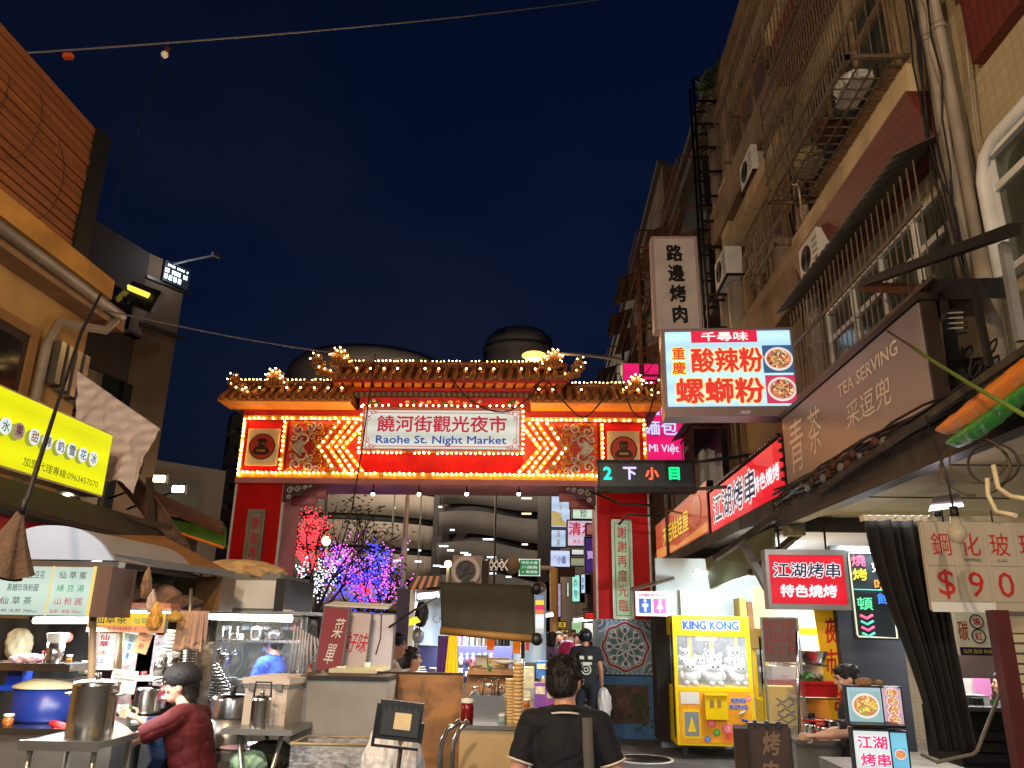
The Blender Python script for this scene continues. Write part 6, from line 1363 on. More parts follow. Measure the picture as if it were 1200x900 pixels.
part(B().tube([at(516, 739, Y=6.42), at(628, 749, Y=6.42)], .03, 8), 'wooden_roll', mat('roll_wood', c(130, 92, 40), .6, noise=(6, .3)), t, world=True)
for q in (at(629, 749, Y=6.42), at(629, 690, Y=6.65)): part(B().ell(q, .05, 10, 7), 'end_knob', M['black'], t, world=True)
part(B().tube([at(516, 725, Y=6.5)+V((-.03+.03*math.cos(a), 0, .03*math.sin(a))) for a in [i*.7 for i in range(10)]], .005, 5), 'wire_ring', M['steel_dull'], t, world=True)
for i, (px, cc, w, h, lab) in enumerate(((521, c(70, 30, 95), .16, .34, 'purple towel hanging from the rolled tarp'), (531, c(225, 190, 20), .16, .42, 'yellow towel hanging beside the purple towel'))):
    p = at(px, 745, Y=6.35-.03*i); cloth('towel', lab, p-V((w*.2, 0, 0)), p+V((w*.2, 0, 0)), h, mat('tw%d' % i, cc, .9, noise=(14, .15), bump=(50, .4)), 3, .018, i+3, flare=2.0)
for i, (px0, py0, px1, py1, cc, lab) in enumerate(((571, 744, 579, 762, c(250, 110, 20), 'bright orange pouch hanging under the tarp, left one'), (601, 746, 610, 766, c(250, 130, 20), 'bright orange pouch hanging under the tarp, right one'), (616, 752, 620, 762, c(240, 90, 60), 'small coral pouch hanging beside the stall post'))):
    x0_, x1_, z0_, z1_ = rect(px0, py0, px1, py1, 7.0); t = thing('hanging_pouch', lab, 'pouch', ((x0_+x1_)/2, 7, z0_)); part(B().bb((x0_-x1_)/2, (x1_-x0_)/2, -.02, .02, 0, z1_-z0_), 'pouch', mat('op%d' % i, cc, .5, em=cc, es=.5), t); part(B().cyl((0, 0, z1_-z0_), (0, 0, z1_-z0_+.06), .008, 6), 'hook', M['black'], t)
for i, (px0, py0, px1, py1, mm, lab) in enumerate(((558, 768, 571, 782, 'cream', 'cream tub on the stall counter left of the boxes'), (572, 771, 596, 783, 'cup_paper', 'long tan paper carton on the back counter'), (553, 780, 563, 792, 'brown_card', 'small brown carton at the counter end'), (563, 782, 578, 792, 'cup_paper', 'pale carton in the front row of the counter'), (578, 780, 590, 792, 'cup_paper', 'yellowish carton right of the pale carton'))):
    x0_, x1_, z0_, z1_ = rect(px0, py0, px1, py1, 6.9-.1*(i > 1)); t = thing('carton', lab, 'box', ((x0_+x1_)/2, 6.9-.1*(i > 1), z0_)); w = x1_-x0_; h = z1_-z0_
    part(B().bb(-w/2, w/2, 0, .14, 0, h*.86), 'box', M[mm], t); part(B().bb(-w/2-.004, w/2+.004, -.004, .144, h*.86, h), 'lid', M[mm], t)
single(B().lathe([(.001, 0), (.06, 0), (.1, .025), (.098, .03), (.001, .02)], at(592, 778, Y=6.7), 20, caps=False), 'white_dish', M['paper'], 'white dish on the boxes of the centre stall', 'dish')
# clothes shop interior behind
it = thing('lit_kiosk', 'white-lit kiosk with mannequin head and striped awning beyond the tarp', 'kiosk', (at(495, 760, Y=9).x, 9, 0))
def k_(b, n, m): return part(b, n, m, it, world=True)
k_(bxp(482, 688, 640, 775, 11.0, .06), 'back_wall', mat('kiosk_wall', c(200, 215, 225), .6, noise=(2, .2), wave=(c(150, 175, 195), 1.5, 'X', 3)))
k_(bxp(478, 690, 484, 800, 9.0, .1), 'post', M['white_paint']); k_(bxp(463, 690, 479, 800, 9.1, .5), 'purple_pillar', mat('purple_dark', c(52, 38, 76), .6, noise=(2, .2)))
for k in range(9):
    p, q = at(478+4.2*k, 691, Y=8.5), at(486+3.6*k, 677, Y=9.4); p2, q2 = at(482.2+4.2*k, 691, Y=8.5), at(489.6+3.6*k, 677, Y=9.4)
    k_(B().slab([p, p2, q2, q], .02), 'awning_stripe', MATS['orange_cloth'] if k % 2 else M['brown_dark'])
k_(bxp(488, 757, 600, 800, 8.8, .3), 'blue_counter', mat('navy_cloth', c(32, 40, 92), .7, stain=(c(180, 70, 90), 4, .66)))
tt_ = thing('counter_lettering_board', 'navy counter cloth lettering strip with white characters', 'sign', at(522, 790, Y=8.7)); text('手工飾品', tt_, M['paper'], 0, .03, w=.75, h=.09, off=.02)
part(B().bb(-.45, .45, 0, .02, -.03, .09), 'board', MATS['navy_cloth'], tt_)
tube_light('tube_light', at(490, 699, Y=9.2), at(514, 697, Y=9.2), 'white tube light inside the kiosk with mannequin head', .03)
area(at(505, 706, Y=9.8), .8, .6, 26); area(at(570, 752, Y=8.6), 1.0, .6, 18, (1, .9, .75)); area(at(580, 760, Y=5.6)+V((0, 0, .35)), .7, .3, 7, (1, .88, .7))  # apart from the one by the kiosk tube, added fill lamps
mh_ = thing('mannequin_head', 'silver mannequin head on the kiosk counter', 'mannequin', at(489, 765, Y=8.9)); mm_ = mat('manq', c(170, 170, 175), .3, .3)
part(B().lathe([(.09, -.02), (.1, .01), (.05, .05), (.035, .07), (.035, .1)], n=20), 'bust', mm_, mh_); part(B().ell((0, 0, .18), (.065, .08, .09), 16, 12).ell((0, -.08, .17), (.012, .018, .02), 8, 6), 'head', mm_, mh_)
bag('black_garment', 'black garment hanging at the top left of the lit kiosk', at(494, 720, Y=8.9), (.07, .05, .13), M['black'], 31, 'garment'); single(B().cyl(at(484, 724, Y=8.6), at(486, 731, Y=8.6), .04, 8, .07), 'yellow_lamp', glow('ylamp', c(240, 220, 50), 1.3), 'small yellow lamp shade at the kiosk post', 'lamp')
for i, (px, cc, lab) in enumerate(((540, c(150, 110, 160), 'mauve'), (548, c(215, 220, 225), 'white'), (557, c(120, 130, 140), 'grey'), (566, c(190, 170, 150), 'beige'), (590, c(30, 30, 32), 'black'), (584, c(70, 75, 60), 'olive'))):
    p = at(px, 742+2*(i % 2), Y=10); cloth('hanging_garment', lab+' garment hanging in the row under the tarp', p-V((.08, 0, 0)), p+V((.08, 0, 0)), .38, mat('garm%d' % i, cc, .8, noise=(8, .3)), 2, .02, i, 'garment')
for i in range(7):
    t = thing('display_bottle', ['first bottle from the left', 'second bottle', 'third bottle', 'middle bottle', 'fifth bottle', 'sixth bottle', 'last bottle on the right'][i]+' of the small row on the navy counter', 'bottle', at(533+7*i, 779, Y=8.7)); part(B().lathe([(.022, 0), (.022, .07), (.01, .085), (.01, .1)], n=10), 'body', mat('btl%d' % (i % 3), (c(190, 90, 110), c(220, 210, 200), c(90, 60, 70))[i % 3], .3), t); part(B().cyl((0, 0, .1), (0, 0, .115), .012, 8), 'cap', M['paper'], t)
# round fan unit above the tarp
p = at(548, 667, Y=8.5); t = thing('round_fan', 'grey round exhaust fan unit standing above the rolled tarp', 'fan', p)
part(B().bb(-.17, .15, .05, .3, -.19, .15), 'casing', mat('casing_brown', c(120, 105, 95), .5, .2, noise=(6, .3)), t)
part(B().lathe([(.11, 0), (.16, 0), (.16, -.05), (.11, -.05), (.11, 0)], (-.02, .05, -.02), 28, Matrix.Rotation(-PI/2, 3, 'X'), False), 'ring', mat('ring_white', c(185, 170, 165), .5), t)
part(B().lathe([(.001, 0), (.11, .0)], (-.02, .04, -.02), 24, Matrix.Rotation(-PI/2, 3, 'X'), False), 'hub_plate', M['black'], t)
for k in range(5): part(B().box((-.02+.055*math.cos(k*1.256), .02, -.02+.055*math.sin(k*1.256)), (.08, .01, .035), Matrix.Rotation(-k*1.256, 3, 'Y')), 'blade', M['black_metal'], t)
part(B().bb(.15, .22, .1, .25, -.2, .1), 'duct', M['brown_dark'], t)
single(B().cyl(at(500, 690, Y=8.5), at(530, 688, Y=8.5), .015, 6).bar(at(540, 684, Y=8.5), at(556, 684, Y=8.5), .05), 'fan_stand', M['black_metal'], 'dark rail carrying the round fan unit', 'rail')
b = B()
for k in range(5): 
    x = at(566+6*k, 662, Y=15).x; z = at(566+6*k, 662, Y=15).z; b.bar((x-.05, 15, z-.1), (x+.08, 15, z+.1), .02).bar((x+.08, 15, z-.1), (x-.05, 15, z+.1), .02)
single(b, 'lattice_arm', M['steel_dull'], 'crossed lattice arm beside the round fan unit', 'bracket')
# road sign arm
Ys = 19; t = thing('road_sign', 'green road sign with white lines on a horizontal arm with a round sign', 'road sign', at(620, 680, Y=Ys))
part(B().tube([at(588, 663, Y=Ys), at(650, 666, Y=Ys)], .05, 8), 'arm', M['white_paint'], t, world=True)
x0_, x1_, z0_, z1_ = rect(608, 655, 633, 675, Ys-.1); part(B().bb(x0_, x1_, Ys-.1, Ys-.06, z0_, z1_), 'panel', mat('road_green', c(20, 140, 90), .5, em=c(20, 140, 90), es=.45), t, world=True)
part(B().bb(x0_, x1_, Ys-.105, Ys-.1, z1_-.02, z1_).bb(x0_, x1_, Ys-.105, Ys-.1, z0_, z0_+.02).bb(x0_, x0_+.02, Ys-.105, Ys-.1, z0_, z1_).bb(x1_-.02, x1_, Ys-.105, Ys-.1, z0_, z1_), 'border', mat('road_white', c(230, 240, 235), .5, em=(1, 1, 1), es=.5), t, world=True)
for i, s_ in enumerate(('市民大道', '八德路', '→ 南港路')):
    tt2 = thing('t', None, None, V(((x0_+x1_)/2, Ys-.112, z0_))); o_ = text(s_, tt2, MATS['road_white'], 0, (z1_-z0_)*(.78-.27*i), w=(x1_-x0_)*.76, h=(z1_-z0_)*.17, off=.01)
    o_.parent = t; o_.location = WM[tt2.name].translation-WM[t.name].translation; o_.name = 'lettering'; bpy.data.objects.remove(tt2)
for k in range(4):
    pass
part(B().lathe([(.001, 0), (.2, 0), (.2, .03), (.001, .03)], at(600, 663, Y=Ys-.12), 24, Matrix.Rotation(PI/2, 3, 'X'), False), 'round_back', mat('back_grey', c(140, 125, 105), .6), t, world=True)
single(B().cyl(V((at(650, 700, Y=19).x, 19, 0)), at(649, 666, Y=19), .1, 10), 'sign_post', mat('post_cream', c(190, 160, 110), .6), 'cream sign post carrying the green road sign arm', 'post')
# street signs beyond the gate, on the right-hand side
def far_sign(name, lab, px0, py0, px1, py1, Y_, col, s=.9, txt=None, tc_=None, vert=False, rz=0., d=.25, tw=.8, th=.6, tz=.5):
    x0, x1, z0, z1 = rect(px0, py0, px1, py1, Y_); w, h = x1-x0, z1-z0
    t = thing(name, lab, 'sign', ((x0+x1)/2, Y_, z0), rz); part(B().bb(-w/2, w/2, 0, d, 0, h), 'case', M['black_metal'], t)
    part(B().bb(-w/2+.03, w/2-.03, -.012, 0, .03, h-.03), 'face', glow('fs_'+lab[:18], col, s), t)
    if txt: text(txt, t, lit('fi_'+lab[:18], tc_, .8), 0, h*tz, w=w*tw, h=h*th, off=.02, y=-.02, vert=vert)
    return t, w, h
t, w, h = far_sign('shop_sign', 'pale blue sign with a tan wave, highest of the signs behind the pillar', 645, 578, 669, 619, 20, c(190, 215, 245), .95, '風味小吃', c(180, 140, 70), True, tw=.12, th=.7)
part(B().add([V((-w/2+.04, -.016, .05)), V((w/2-.04, -.016, .05)), V((w*.1, -.016, h*.25)), V((-.05, -.016, h*.45)), V((-w/2+.04, -.016, h*.5))], [(0, 1, 2, 3, 4)]), 'print', lit('tanwave', c(195, 175, 110), .85), t)
far_sign('shop_sign', 'pale green white sign partly hidden by the gate corbel', 670, 586, 698, 609, 21, c(205, 230, 210), .95, '珍', c(90, 110, 100), tw=.3, th=.4, tz=.3)
t, w, h = far_sign('shop_sign', 'pinkish white sign with two large crimson characters', 664, 609, 699, 641, 18, c(225, 200, 225), .9, '清水', c(200, 20, 60), tw=.85, th=.46, tz=.66)
text('美容 護膚', t, lit('fi_c', c(190, 30, 70), .8), 0, h*.2, w=w*.6, h=h*.14, y=-.02)
far_sign('shop_sign', 'pale blue sign with a yellow vertical stripe below the wave sign', 645, 620, 664, 642, 21, c(190, 220, 240), .95, '海鮮', c(220, 190, 40), True, tw=.2, th=.8)
far_sign('shop_sign', 'pale lavender sign with small blue marks just above the sign post', 644, 644, 669, 668, 20, c(200, 215, 250), .95, 'ﾟ小舖', c(40, 70, 140), tw=.5, th=.4)
far_sign('shop_sign', 'narrow white strip sign between lavender and purple signs', 669, 643, 685, 651, 22, c(225, 230, 225), .9)
far_sign('shop_sign', 'dim cream sign under the white strip sign', 668, 653, 688, 664, 23, c(170, 170, 140), .7)
far_sign('shop_sign', 'tall deep purple sign with one pale vertical character beside the pillar', 685, 629, 699, 672, 17, c(50, 20, 110), .8, '寶', c(200, 170, 230), tw=.6, th=.22)
far_sign('shop_sign', 'small salmon-coloured sign just above the deep purple sign', 686, 613, 699, 628, 17.3, c(190, 120, 110), .6)
t, w, h = far_sign('shop_sign', 'turned cyan and yellow edged sign in the far street', 669, 673, 681, 706, 26, c(160, 235, 220), 1., '炸物', c(60, 150, 150), True, R(-38), tw=.4, th=.7)
far_sign('shop_sign', 'white blue turned sign next to the cyan one in the far street', 680, 672, 687, 696, 24, c(200, 225, 255), 1., '茶飲', c(40, 60, 120), True, R(-38), tw=.5)
far_sign('shop_sign', 'slim lavender vertical sign in the far street', 653, 683, 658, 724, 24, c(200, 180, 220), .7)
far_sign('shop_sign', 'slim pink and orange slanted banner next to the sign post', 648, 692, 653, 722, 22, c(215, 150, 140), .6)
far_sign('shop_sign', 'tiny white vertical sign deep in the far street', 664, 682, 667, 700, 34, c(220, 240, 225), 1.)
t, w, h = far_sign('led_sign', 'small red electronic sign at the right end of the far street', 684, 717, 697, 726, 19, c(230, 20, 20), 1.2, '營業中', c(120, 0, 10), tw=.7, th=.5)
far_sign('led_sign', 'small green lit strip above the red electronic sign', 683, 713, 691, 716, 19.3, c(30, 220, 90), 1.2)
far_sign('shop_front_sign', 'yellow shop fascia low in the far street, left one', 644, 728, 664, 736, 26, c(225, 175, 40), .8, '臭豆腐', c(60, 30, 10), tw=.7, th=.6)
far_sign('shop_front_sign', 'yellow shop fascia lower right in the far street', 646, 737, 667, 742, 22, c(220, 165, 30), .7, '排骨湯', c(80, 30, 10), tw=.7, th=.6)
far_sign('shop_front_sign', 'pale green shop front glow in the far street', 669, 727, 684, 745, 28, c(170, 215, 160), .8); far_sign('shop_front_sign', 'bright white shop front glow beside the gate pillar', 684, 729, 697, 748, 24, c(235, 235, 215), 1.)
tube_light('tube_light', at(672, 727, Y=21), at(698, 725, Y=21), 'white tube above the far shop fronts', .04); tube_light('tube_light', at(636, 722, Y=15), at(648, 720, Y=15), 'white tube beside the colourful column', .03)
area(at(668, 730, Y=24), 3, 3, 60, (1, .95, .85)); area(at(672, 725, Y=17), 1.5, 1.5, 22, (1, .95, .9))
hb = thing('street_building', 'dark building face carrying the stacked signs in the far street', 'building', (2.4, 27, 0)); part(B().bb(at(688, 600, Y=24).x, 12, 24.5, 60, 0, 9), 'wall', M['wall_far'], hb, world=True)
single(B().bb(at(636, 720, Y=50).x, at(700, 720, Y=50).x, 60, 62, 0, 5), 'end_building', M['tower_dark'], 'dark building closing the far end of the market street', 'building')
bx_ = thing('sign_crossbar', 'brown box beam under the lavender sign in the far street', 'beam', at(660, 675, Y=19.5)); part(bxp(640, 664, 674, 675, 19.4, .3), 'beam', M['brown_dark'], bx_, world=True)
# colourful column and packages beside the centre stall
x0_, x1_, z0_, z1_ = rect(627, 698, 638, 742, 9.5); t = thing('light_column', 'slim upright lightbox with rainbow top beside the dark tarp', 'sign', ((x0_+x1_)/2, 9.5, z0_)); w, h = x1_-x0_, z1_-z0_
part(B().bb(-w/2, w/2, 0, .1, 0, h), 'case', M['grey_paint'], t)
for i, cc in enumerate((c(200, 205, 200), c(230, 235, 235), c(220, 240, 250), c(240, 240, 240), c(235, 120, 90), c(230, 40, 110), c(240, 220, 60), c(120, 130, 170))): part(B().bb(-w/2+.005, w/2-.005, -.004, 0, h*i/8, h*(i+1)/8), 'colour_field', glow('col%d' % i, cc, 1.), t)
part(B().ell(at(633, 688, Y=9.4), (.07, .06, .07), 10, 7), 'dark_knob', M['rust'], t, world=True)
for i, (px0, py0, px1, py1, cc, lab) in enumerate(((628, 775, 642, 795, c(60, 130, 220), 'blue and white snack box on the stand beside the walking man'), (634, 790, 646, 803, c(235, 200, 170), 'picture box below the blue snack box'), (626, 800, 640, 830, c(130, 80, 190), 'purple packet beside the walking man'), (614, 782, 626, 806, c(225, 225, 190), 'pale green and white packet left of the blue box'), (612, 806, 622, 830, c(200, 190, 160), 'cream can left of the purple packet'), (640, 805, 650, 835, c(170, 90, 200), 'violet packet right of the purple one'))):
    x0_, x1_, z0_, z1_ = rect(px0, py0, px1, py1, 5.6); w, h = x1_-x0_, z1_-z0_; t = thing('snack_box', lab, 'box', ((x0_+x1_)/2, 5.6, z0_), R(5*i-10)); part(B().bb(-w/2, w/2, 0, .09, 0, h), 'box', mat('snk%d' % i, cc, .4, noise=(14, .4), stain=(c(240, 240, 240), 9, .58)), t); part(B().bb(-w*.4, w*.4, -.004, 0, h*.55, h*.85), 'print', mat('snkp%d' % i, c(240, 235, 200), .5, noise=(30, .5)), t)
sb_ = thing('snack_stand', 'narrow wooden stand carrying colourful snack boxes beside the walking man', 'stand', (at(630, 840, Y=5.7).x, 5.7, 0)); part(bxp(610, 830, 652, 838, 5.55, .4), 'shelf', M['wood'], sb_, world=True); part(bxp(610, 806, 645, 808, 5.6, .3), 'shelf', M['steel_dull'], sb_, world=True)
for x in (612, 650): part(B().cyl(at(x, 772, Y=5.9), V((at(x, 772, Y=5.9).x, 5.9, 0)), .014, 6), 'post', M['steel_dull'], sb_, world=True)
# ---------------------------------------------------------------- right-hand arcade: ceilings, beams, cables
mk('ceil_tan', c(190, 172, 140), .6, noise=(1.2, .25), stain=(c(150, 130, 100), 1.4, .58), bump=(3, .2))
mk('ceil_white', c(222, 216, 214), .5, noise=(1, .08))
mk('beam_dark', c(66, 58, 48), .85, noise=(5, .45), bump=(14, .5), stain=(c(110, 98, 80), 5, .6))
mk('shop_white', c(200, 212, 214), .6, noise=(1, .1)); mk('ply_pale', c(225, 200, 150), .6, noise=(2, .2, (9, 1, 1)), wave=(c(205, 180, 130), 5, 'X', 2))
mk('curtain_black', c(26, 22, 20), .85, noise=(6, .3)); mk('dark_wall', c(62, 68, 76), .6, noise=(2, .15))
arc = thing('arcade_ceiling', 'tan metal-clad arcade ceiling above the glass price sign on the right', 'ceiling', (3, 5, 3.05))
part(B().bb(3.0, 9, 2, 9.35, 3.05, 3.1), 'panel', M['ceil_tan'], arc, world=True)
part(B().bb(3.0, 9, 9.4, 13.2, 2.9, 2.95), 'panel', M['ceil_white'], arc, world=True)
part(B().bb(3.0, 9, 9.33, 9.4, 2.88, 3.1), 'step', M['beam_dark'], arc, world=True)
for y in (4.4, 6.2, 7.8): part(B().bb(3.0, 9, y, y+.015, 3.04, 3.05), 'joint', M['beam_dark'], arc, world=True)
bm = thing('canopy_beam', 'grimy dark canopy beam with tangled cables running below the tea shop sign', 'beam', (2.95, 7.5, 3.0))
part(B().bb(2.86, 3.08, 4.2, 9.6, 3.0, 3.2), 'girder', M['beam_dark'], bm, world=True); part(B().bb(2.92, 3.5, 4.0, 9.6, 3.2, 3.36), 'ledge', M['beam_dark'], bm, world=True)
part(B().bb(2.84, 3.1, 9.6, 20.5, 3.12, 3.3), 'far_girder', M['beam_dark'], bm, world=True)
rc = random.Random(14)
for k in range(9):
    z = 3.22+.13*rc.random(); b = B().tube([V((2.84-.05*rc.random(), 9.4-.55*i, z+.035*math.sin(i*1.3+k))) for i in range(9)], .009+.006*rc.random(), 5); part(b, 'cable', M['cable'], bm, world=True)
for k in range(14):
    y = 6.3+.16*k; part(B().ell((2.82, y, 3.25+.04*math.sin(k*2)), (.04, .06, .05), 8, 6), 'insulator', M['rust'] if k % 3 else M['grey_paint'], bm, world=True)
for k in range(7):
    y = 6.2+.45*k; part(B().tube([V((2.84+.02*math.sin(j), y+.06*j, 3.3-.16*math.sin(j*PI/5))) for j in range(6)], .007, 5), 'cable_loop', M['cable'], bm, world=True)
part(B().bb(2.86, 3.0, 4.2, 9.55, 2.94, 3.0), 'edge_strip', M['black'], bm, world=True)
jb = thing('junction_box', 'mossy junction box with loose wires at the corner of the canopy', 'junction box', at(931, 628, Y=9.3)); p = WM[jb.name].translation
part(B().bb(-.1, .1, -.1, .1, 0, .26), 'box', mat('moss_box', c(120, 112, 80), .8, noise=(8, .5)), jb)
for k in range(4): part(B().tube([V((.02*k, -.11, .2)), V((.12+.05*k, -.14, .12-.03*k)), V((.3+.05*k, -.1, .18)), V((.4, -.05, .26))], .006, 5), 'wire', M['cable'], jb)
for i, (a, b_) in enumerate((((838, 655), (918, 598)), ((880, 672), (940, 622)), ((872, 640), (905, 700)))):
    single(B().bar(at(*a, Y=10.2), at(*b_, Y=9.4), .09, .06), 'canopy_strut', M['beam_dark'] if i < 2 else M['grey_paint'], ['upper dark awning arm below the red skewer sign', 'lower awning arm ending at the junction box', 'pale vertical awning arm beside the small red sign'][i], 'bracket')
P = [at(826, 655, Y=12.4), at(905, 618, Y=10.2), at(908, 662, Y=9.8), at(832, 690, Y=12)]
single(B().slab(P, .03), 'green_awning', mat('awning_sage', c(92, 106, 70), .7, noise=(3, .2)), 'dull sage-green awning under the red skewer sign', 'awning')
single(B().slab([at(738, 689, Y=13.6), at(790, 675, Y=13.2), at(790, 678, Y=12.6), at(740, 692, Y=13.0)], .02), 'grey_awning', M['grey_paint'], 'narrow pale awning edge beside the right gate pillar', 'awning')
# near upper clutter
fr_ = thing('steel_canopy_frame', 'rusty black steel frame and cabinet sticking out above the tea shop sign', 'steel frame', at(1080, 400, X=3.1))
part(B().bar(at(1012, 332, X=3.0), at(1190, 268, X=2.9), .07), 'beam', M['black_metal'], fr_, world=True); part(B().bar(at(1012, 336, X=3.0), at(1090, 340, X=3.2), .09), 'beam', M['rust'], fr_, world=True)
part(B().slab([at(1080, 328, X=3.2), at(1142, 326, X=3.0), at(1142, 350, X=3.0), at(1080, 352, X=3.2)], .25), 'box', M['black_metal'], fr_, world=True)
part(B().slab([at(1098, 352, X=3.4), at(1140, 352, X=3.3), at(1150, 418, X=3.3), at(1104, 425, X=3.4)], .2), 'cabinet', mat('cab_grey', c(105, 98, 80), .7, noise=(4, .3)), fr_, world=True)
for k in range(4): part(B().bar(at(1110, 367+6*k, X=3.28), at(1128, 366+6*k, X=3.26), .012), 'louvre', M['white_paint'], fr_, world=True)
part(B().bar(at(1140, 330, X=3.0), at(1160, 430, X=3.0), .04), 'upright', M['black_metal'], fr_, world=True); part(B().bar(at(1176, 285, X=2.95), at(1196, 400, X=2.95), .05), 'upright', M['grey_paint'], fr_, world=True)
part(B().bar(at(1097, 350, X=3.25), at(1108, 450, X=3.1), .03), 'upright', M['steel_dull'], fr_, world=True)
part(B().cyl(at(1148, 290, X=3.45), at(1172, 440, X=3.4), .07, 10), 'drain_pipe', M['pipe'], fr_, world=True)
rc = random.Random(5)
for k in range(8):
    pts = [at(1110+rc.uniform(-10, 60), 430+rc.uniform(-20, 20), X=3.0+.05*k) for _ in range(1)]; p0 = pts[0]
    part(B().tube([p0+V((.02*math.sin(j+k), .09*math.cos(j*.9+k), .07*math.sin(j*.9+k)+.01*j)) for j in range(9)], .009, 5), 'cable_coil', M['cable'], fr_, world=True)
for i, (a, b_, r, mm, lab) in enumerate((((1098, 500), (1225, 398), .075, mat('orange_tarp', c(240, 140, 30), .4, noise=(3, .2), bump=(9, .5)), 'rolled orange tarp bundle lashed above the arcade ceiling'), ((1110, 515), (1225, 432), .05, mat('green_tarp', c(40, 150, 40), .35, noise=(3, .2), bump=(9, .4)), 'rolled green tarp under the orange bundle'))):
    p, q = at(*a, X=2.75), at(*b_, X=2.65); p2, q2 = at(a[0]+14, a[1]+10, X=2.75), at(b_[0], b_[1]+(44 if i == 0 else 30), X=2.65)
    single(B().grid(lambda u, v: p.lerp(q, u).lerp(p2.lerp(q2, u), v)+V((-.05*math.sin(v*PI)+.004*math.sin(u*31+v*4)+.003*math.sin(u*67+v*9), 0, -.02*math.sin(u*5)*v)), 60, 10, .02), 'rolled_tarp', mm, lab, 'tarp')
single(B().bar(at(960, 575, X=2.8), at(1225, 395, X=2.72), .04, .05), 'tarp_rail', M['beam_dark'], 'dark rail along the top of the rolled tarps', 'rail')
single(B().tube([at(1040, 388, X=2.6), at(1072, 408, X=2.55)], .009, 5), 'thin_twig', M['rust'], 'thin reddish stick in front of the tea shop sign', 'stick')
single(B().tube([at(1070, 407, X=2.5), at(1085, 418, X=2.45), at(1140, 452, X=2.3), at(1210, 492, X=2.15)], .012, 6), 'green_rope', mat('rope_green', c(90, 110, 30), .8), 'green rope with yellow tape stretching to the right edge', 'rope')
for i in range(3):
    a0 = rc.uniform(0, 2); cx0 = 1150+rc.uniform(-12, 22); rx = rc.uniform(26, 50); pts = [at(cx0+rx*math.cos(a0+j*.2), 540+rx*.8*math.sin(a0+j*.2)+4*i, X=2.75+.03*i) for j in range(30)]
    single(B().tube(pts, .006+.002*(i % 3), 6), 'hanging_cable', mat('cable_tan%d' % (i % 2), (c(96, 82, 58), c(60, 54, 46))[i % 2], .8), ['widest tan cable loop', 'second grey cable loop', 'third tan cable loop', 'fourth grey cable loop', 'inner tan cable loop', 'innermost grey cable loop'][i]+' hanging under the rolled tarps', 'cable')
for i, pts in enumerate(([(1157, 560), (1158, 580), (1168, 600), (1190, 604)], [(1164, 545), (1170, 572), (1185, 582), (1205, 585)])):
    single(B().tube([at(*q, X=2.3) for q in pts], .012, 8), 'white_hose', mat('hose_cream', c(205, 190, 150), .5), ['cream hose end drooping over the price sign', 'second cream hose leaving the frame at the right'][i], 'hose')
# unlit bulb
bp_ = at(1122, 626, Y=4.6); t = thing('hanging_bulb', 'large unlit clear bulb hanging before the glass price sign', 'bulb', bp_)
part(B().lathe([(.001, -.055), (.03, -.045), (.052, -.01), (.05, .02), (.03, .06), (.025, .1), (.001, .1)], n=20, caps=False), 'glass', mat('bulb_clear', c(200, 190, 160), .08, alpha=.55), t)
part(B().cyl((0, 0, .09), (0, 0, .16), .024, 10), 'socket', M['black'], t); part(B().tube([(0, 0, .15), (-.01, 0, .35), (-.03, .1, 3.04-bp_.z)], .006, 6), 'cord', M['cable'], t)
single(B().slab([at(1088, 600, Y=5.6), at(1130, 594, Y=5.7), at(1124, 578, Y=7.2), at(1094, 583, Y=7.2)], .004), 'ceiling_notice', mat('notice_pale', c(215, 200, 215), .6, stain=(c(120, 90, 160), 8, .6)), 'pale printed notice stuck under the arcade ceiling', 'notice')
# rails and posts
single(B().bb(at(1010, 609, Y=5.9).x, 8, 5.86, 5.94, at(1100, 612, Y=5.9).z, at(1100, 605, Y=5.9).z), 'curtain_rail', M['ceil_tan'], 'tan rail carrying the black curtain across the arcade', 'rail')
xA = at(1060, 608, Y=5.8)
def curt(u, v):
    L0, L1 = at(1016, 610, Y=5.8), at(1098, 610, Y=5.8); B0, B1 = at(1098, 880, Y=5.6), at(1140, 880, Y=5.6)
    w = .5-.5*math.cos(PI*min(1, v*1.05)); p = (L0.lerp(L1, u)).lerp(B0.lerp(B1, u), w**.8 if v < 1 else 1); p.z = L0.z+(B0.z-L0.z)*v
    p.y += .05*math.sin(u*40+v*2)*(1-.3*v)+.03*math.sin(u*17)+.06*math.sin(v*3); return p
t = single(B().grid(curt, 70, 26, .008), 'black_curtain', M['curtain_black'], 'heavy black curtain gathered and tied down beside the glass price sign', 'curtain')
for k in range(8): part(B().tube([at(1020+10*k, 606, Y=5.8)+V((.012*math.cos(a), 0, .012*math.sin(a))) for a in [j*.7 for j in range(10)]], .004, 5), 'ring', M['steel_dull'], t, world=True)
single(B().tube([at(1080, 884, Y=5.5), at(1098, 893, Y=5.4), at(1140, 884, Y=5.4), at(1145, 880, Y=5.4), at(1172, 812, Y=5.6)], .012, 6), 'tie_rope', mat('rope_grey', c(110, 100, 85), .8), 'grey rope tying the black curtain back', 'rope')
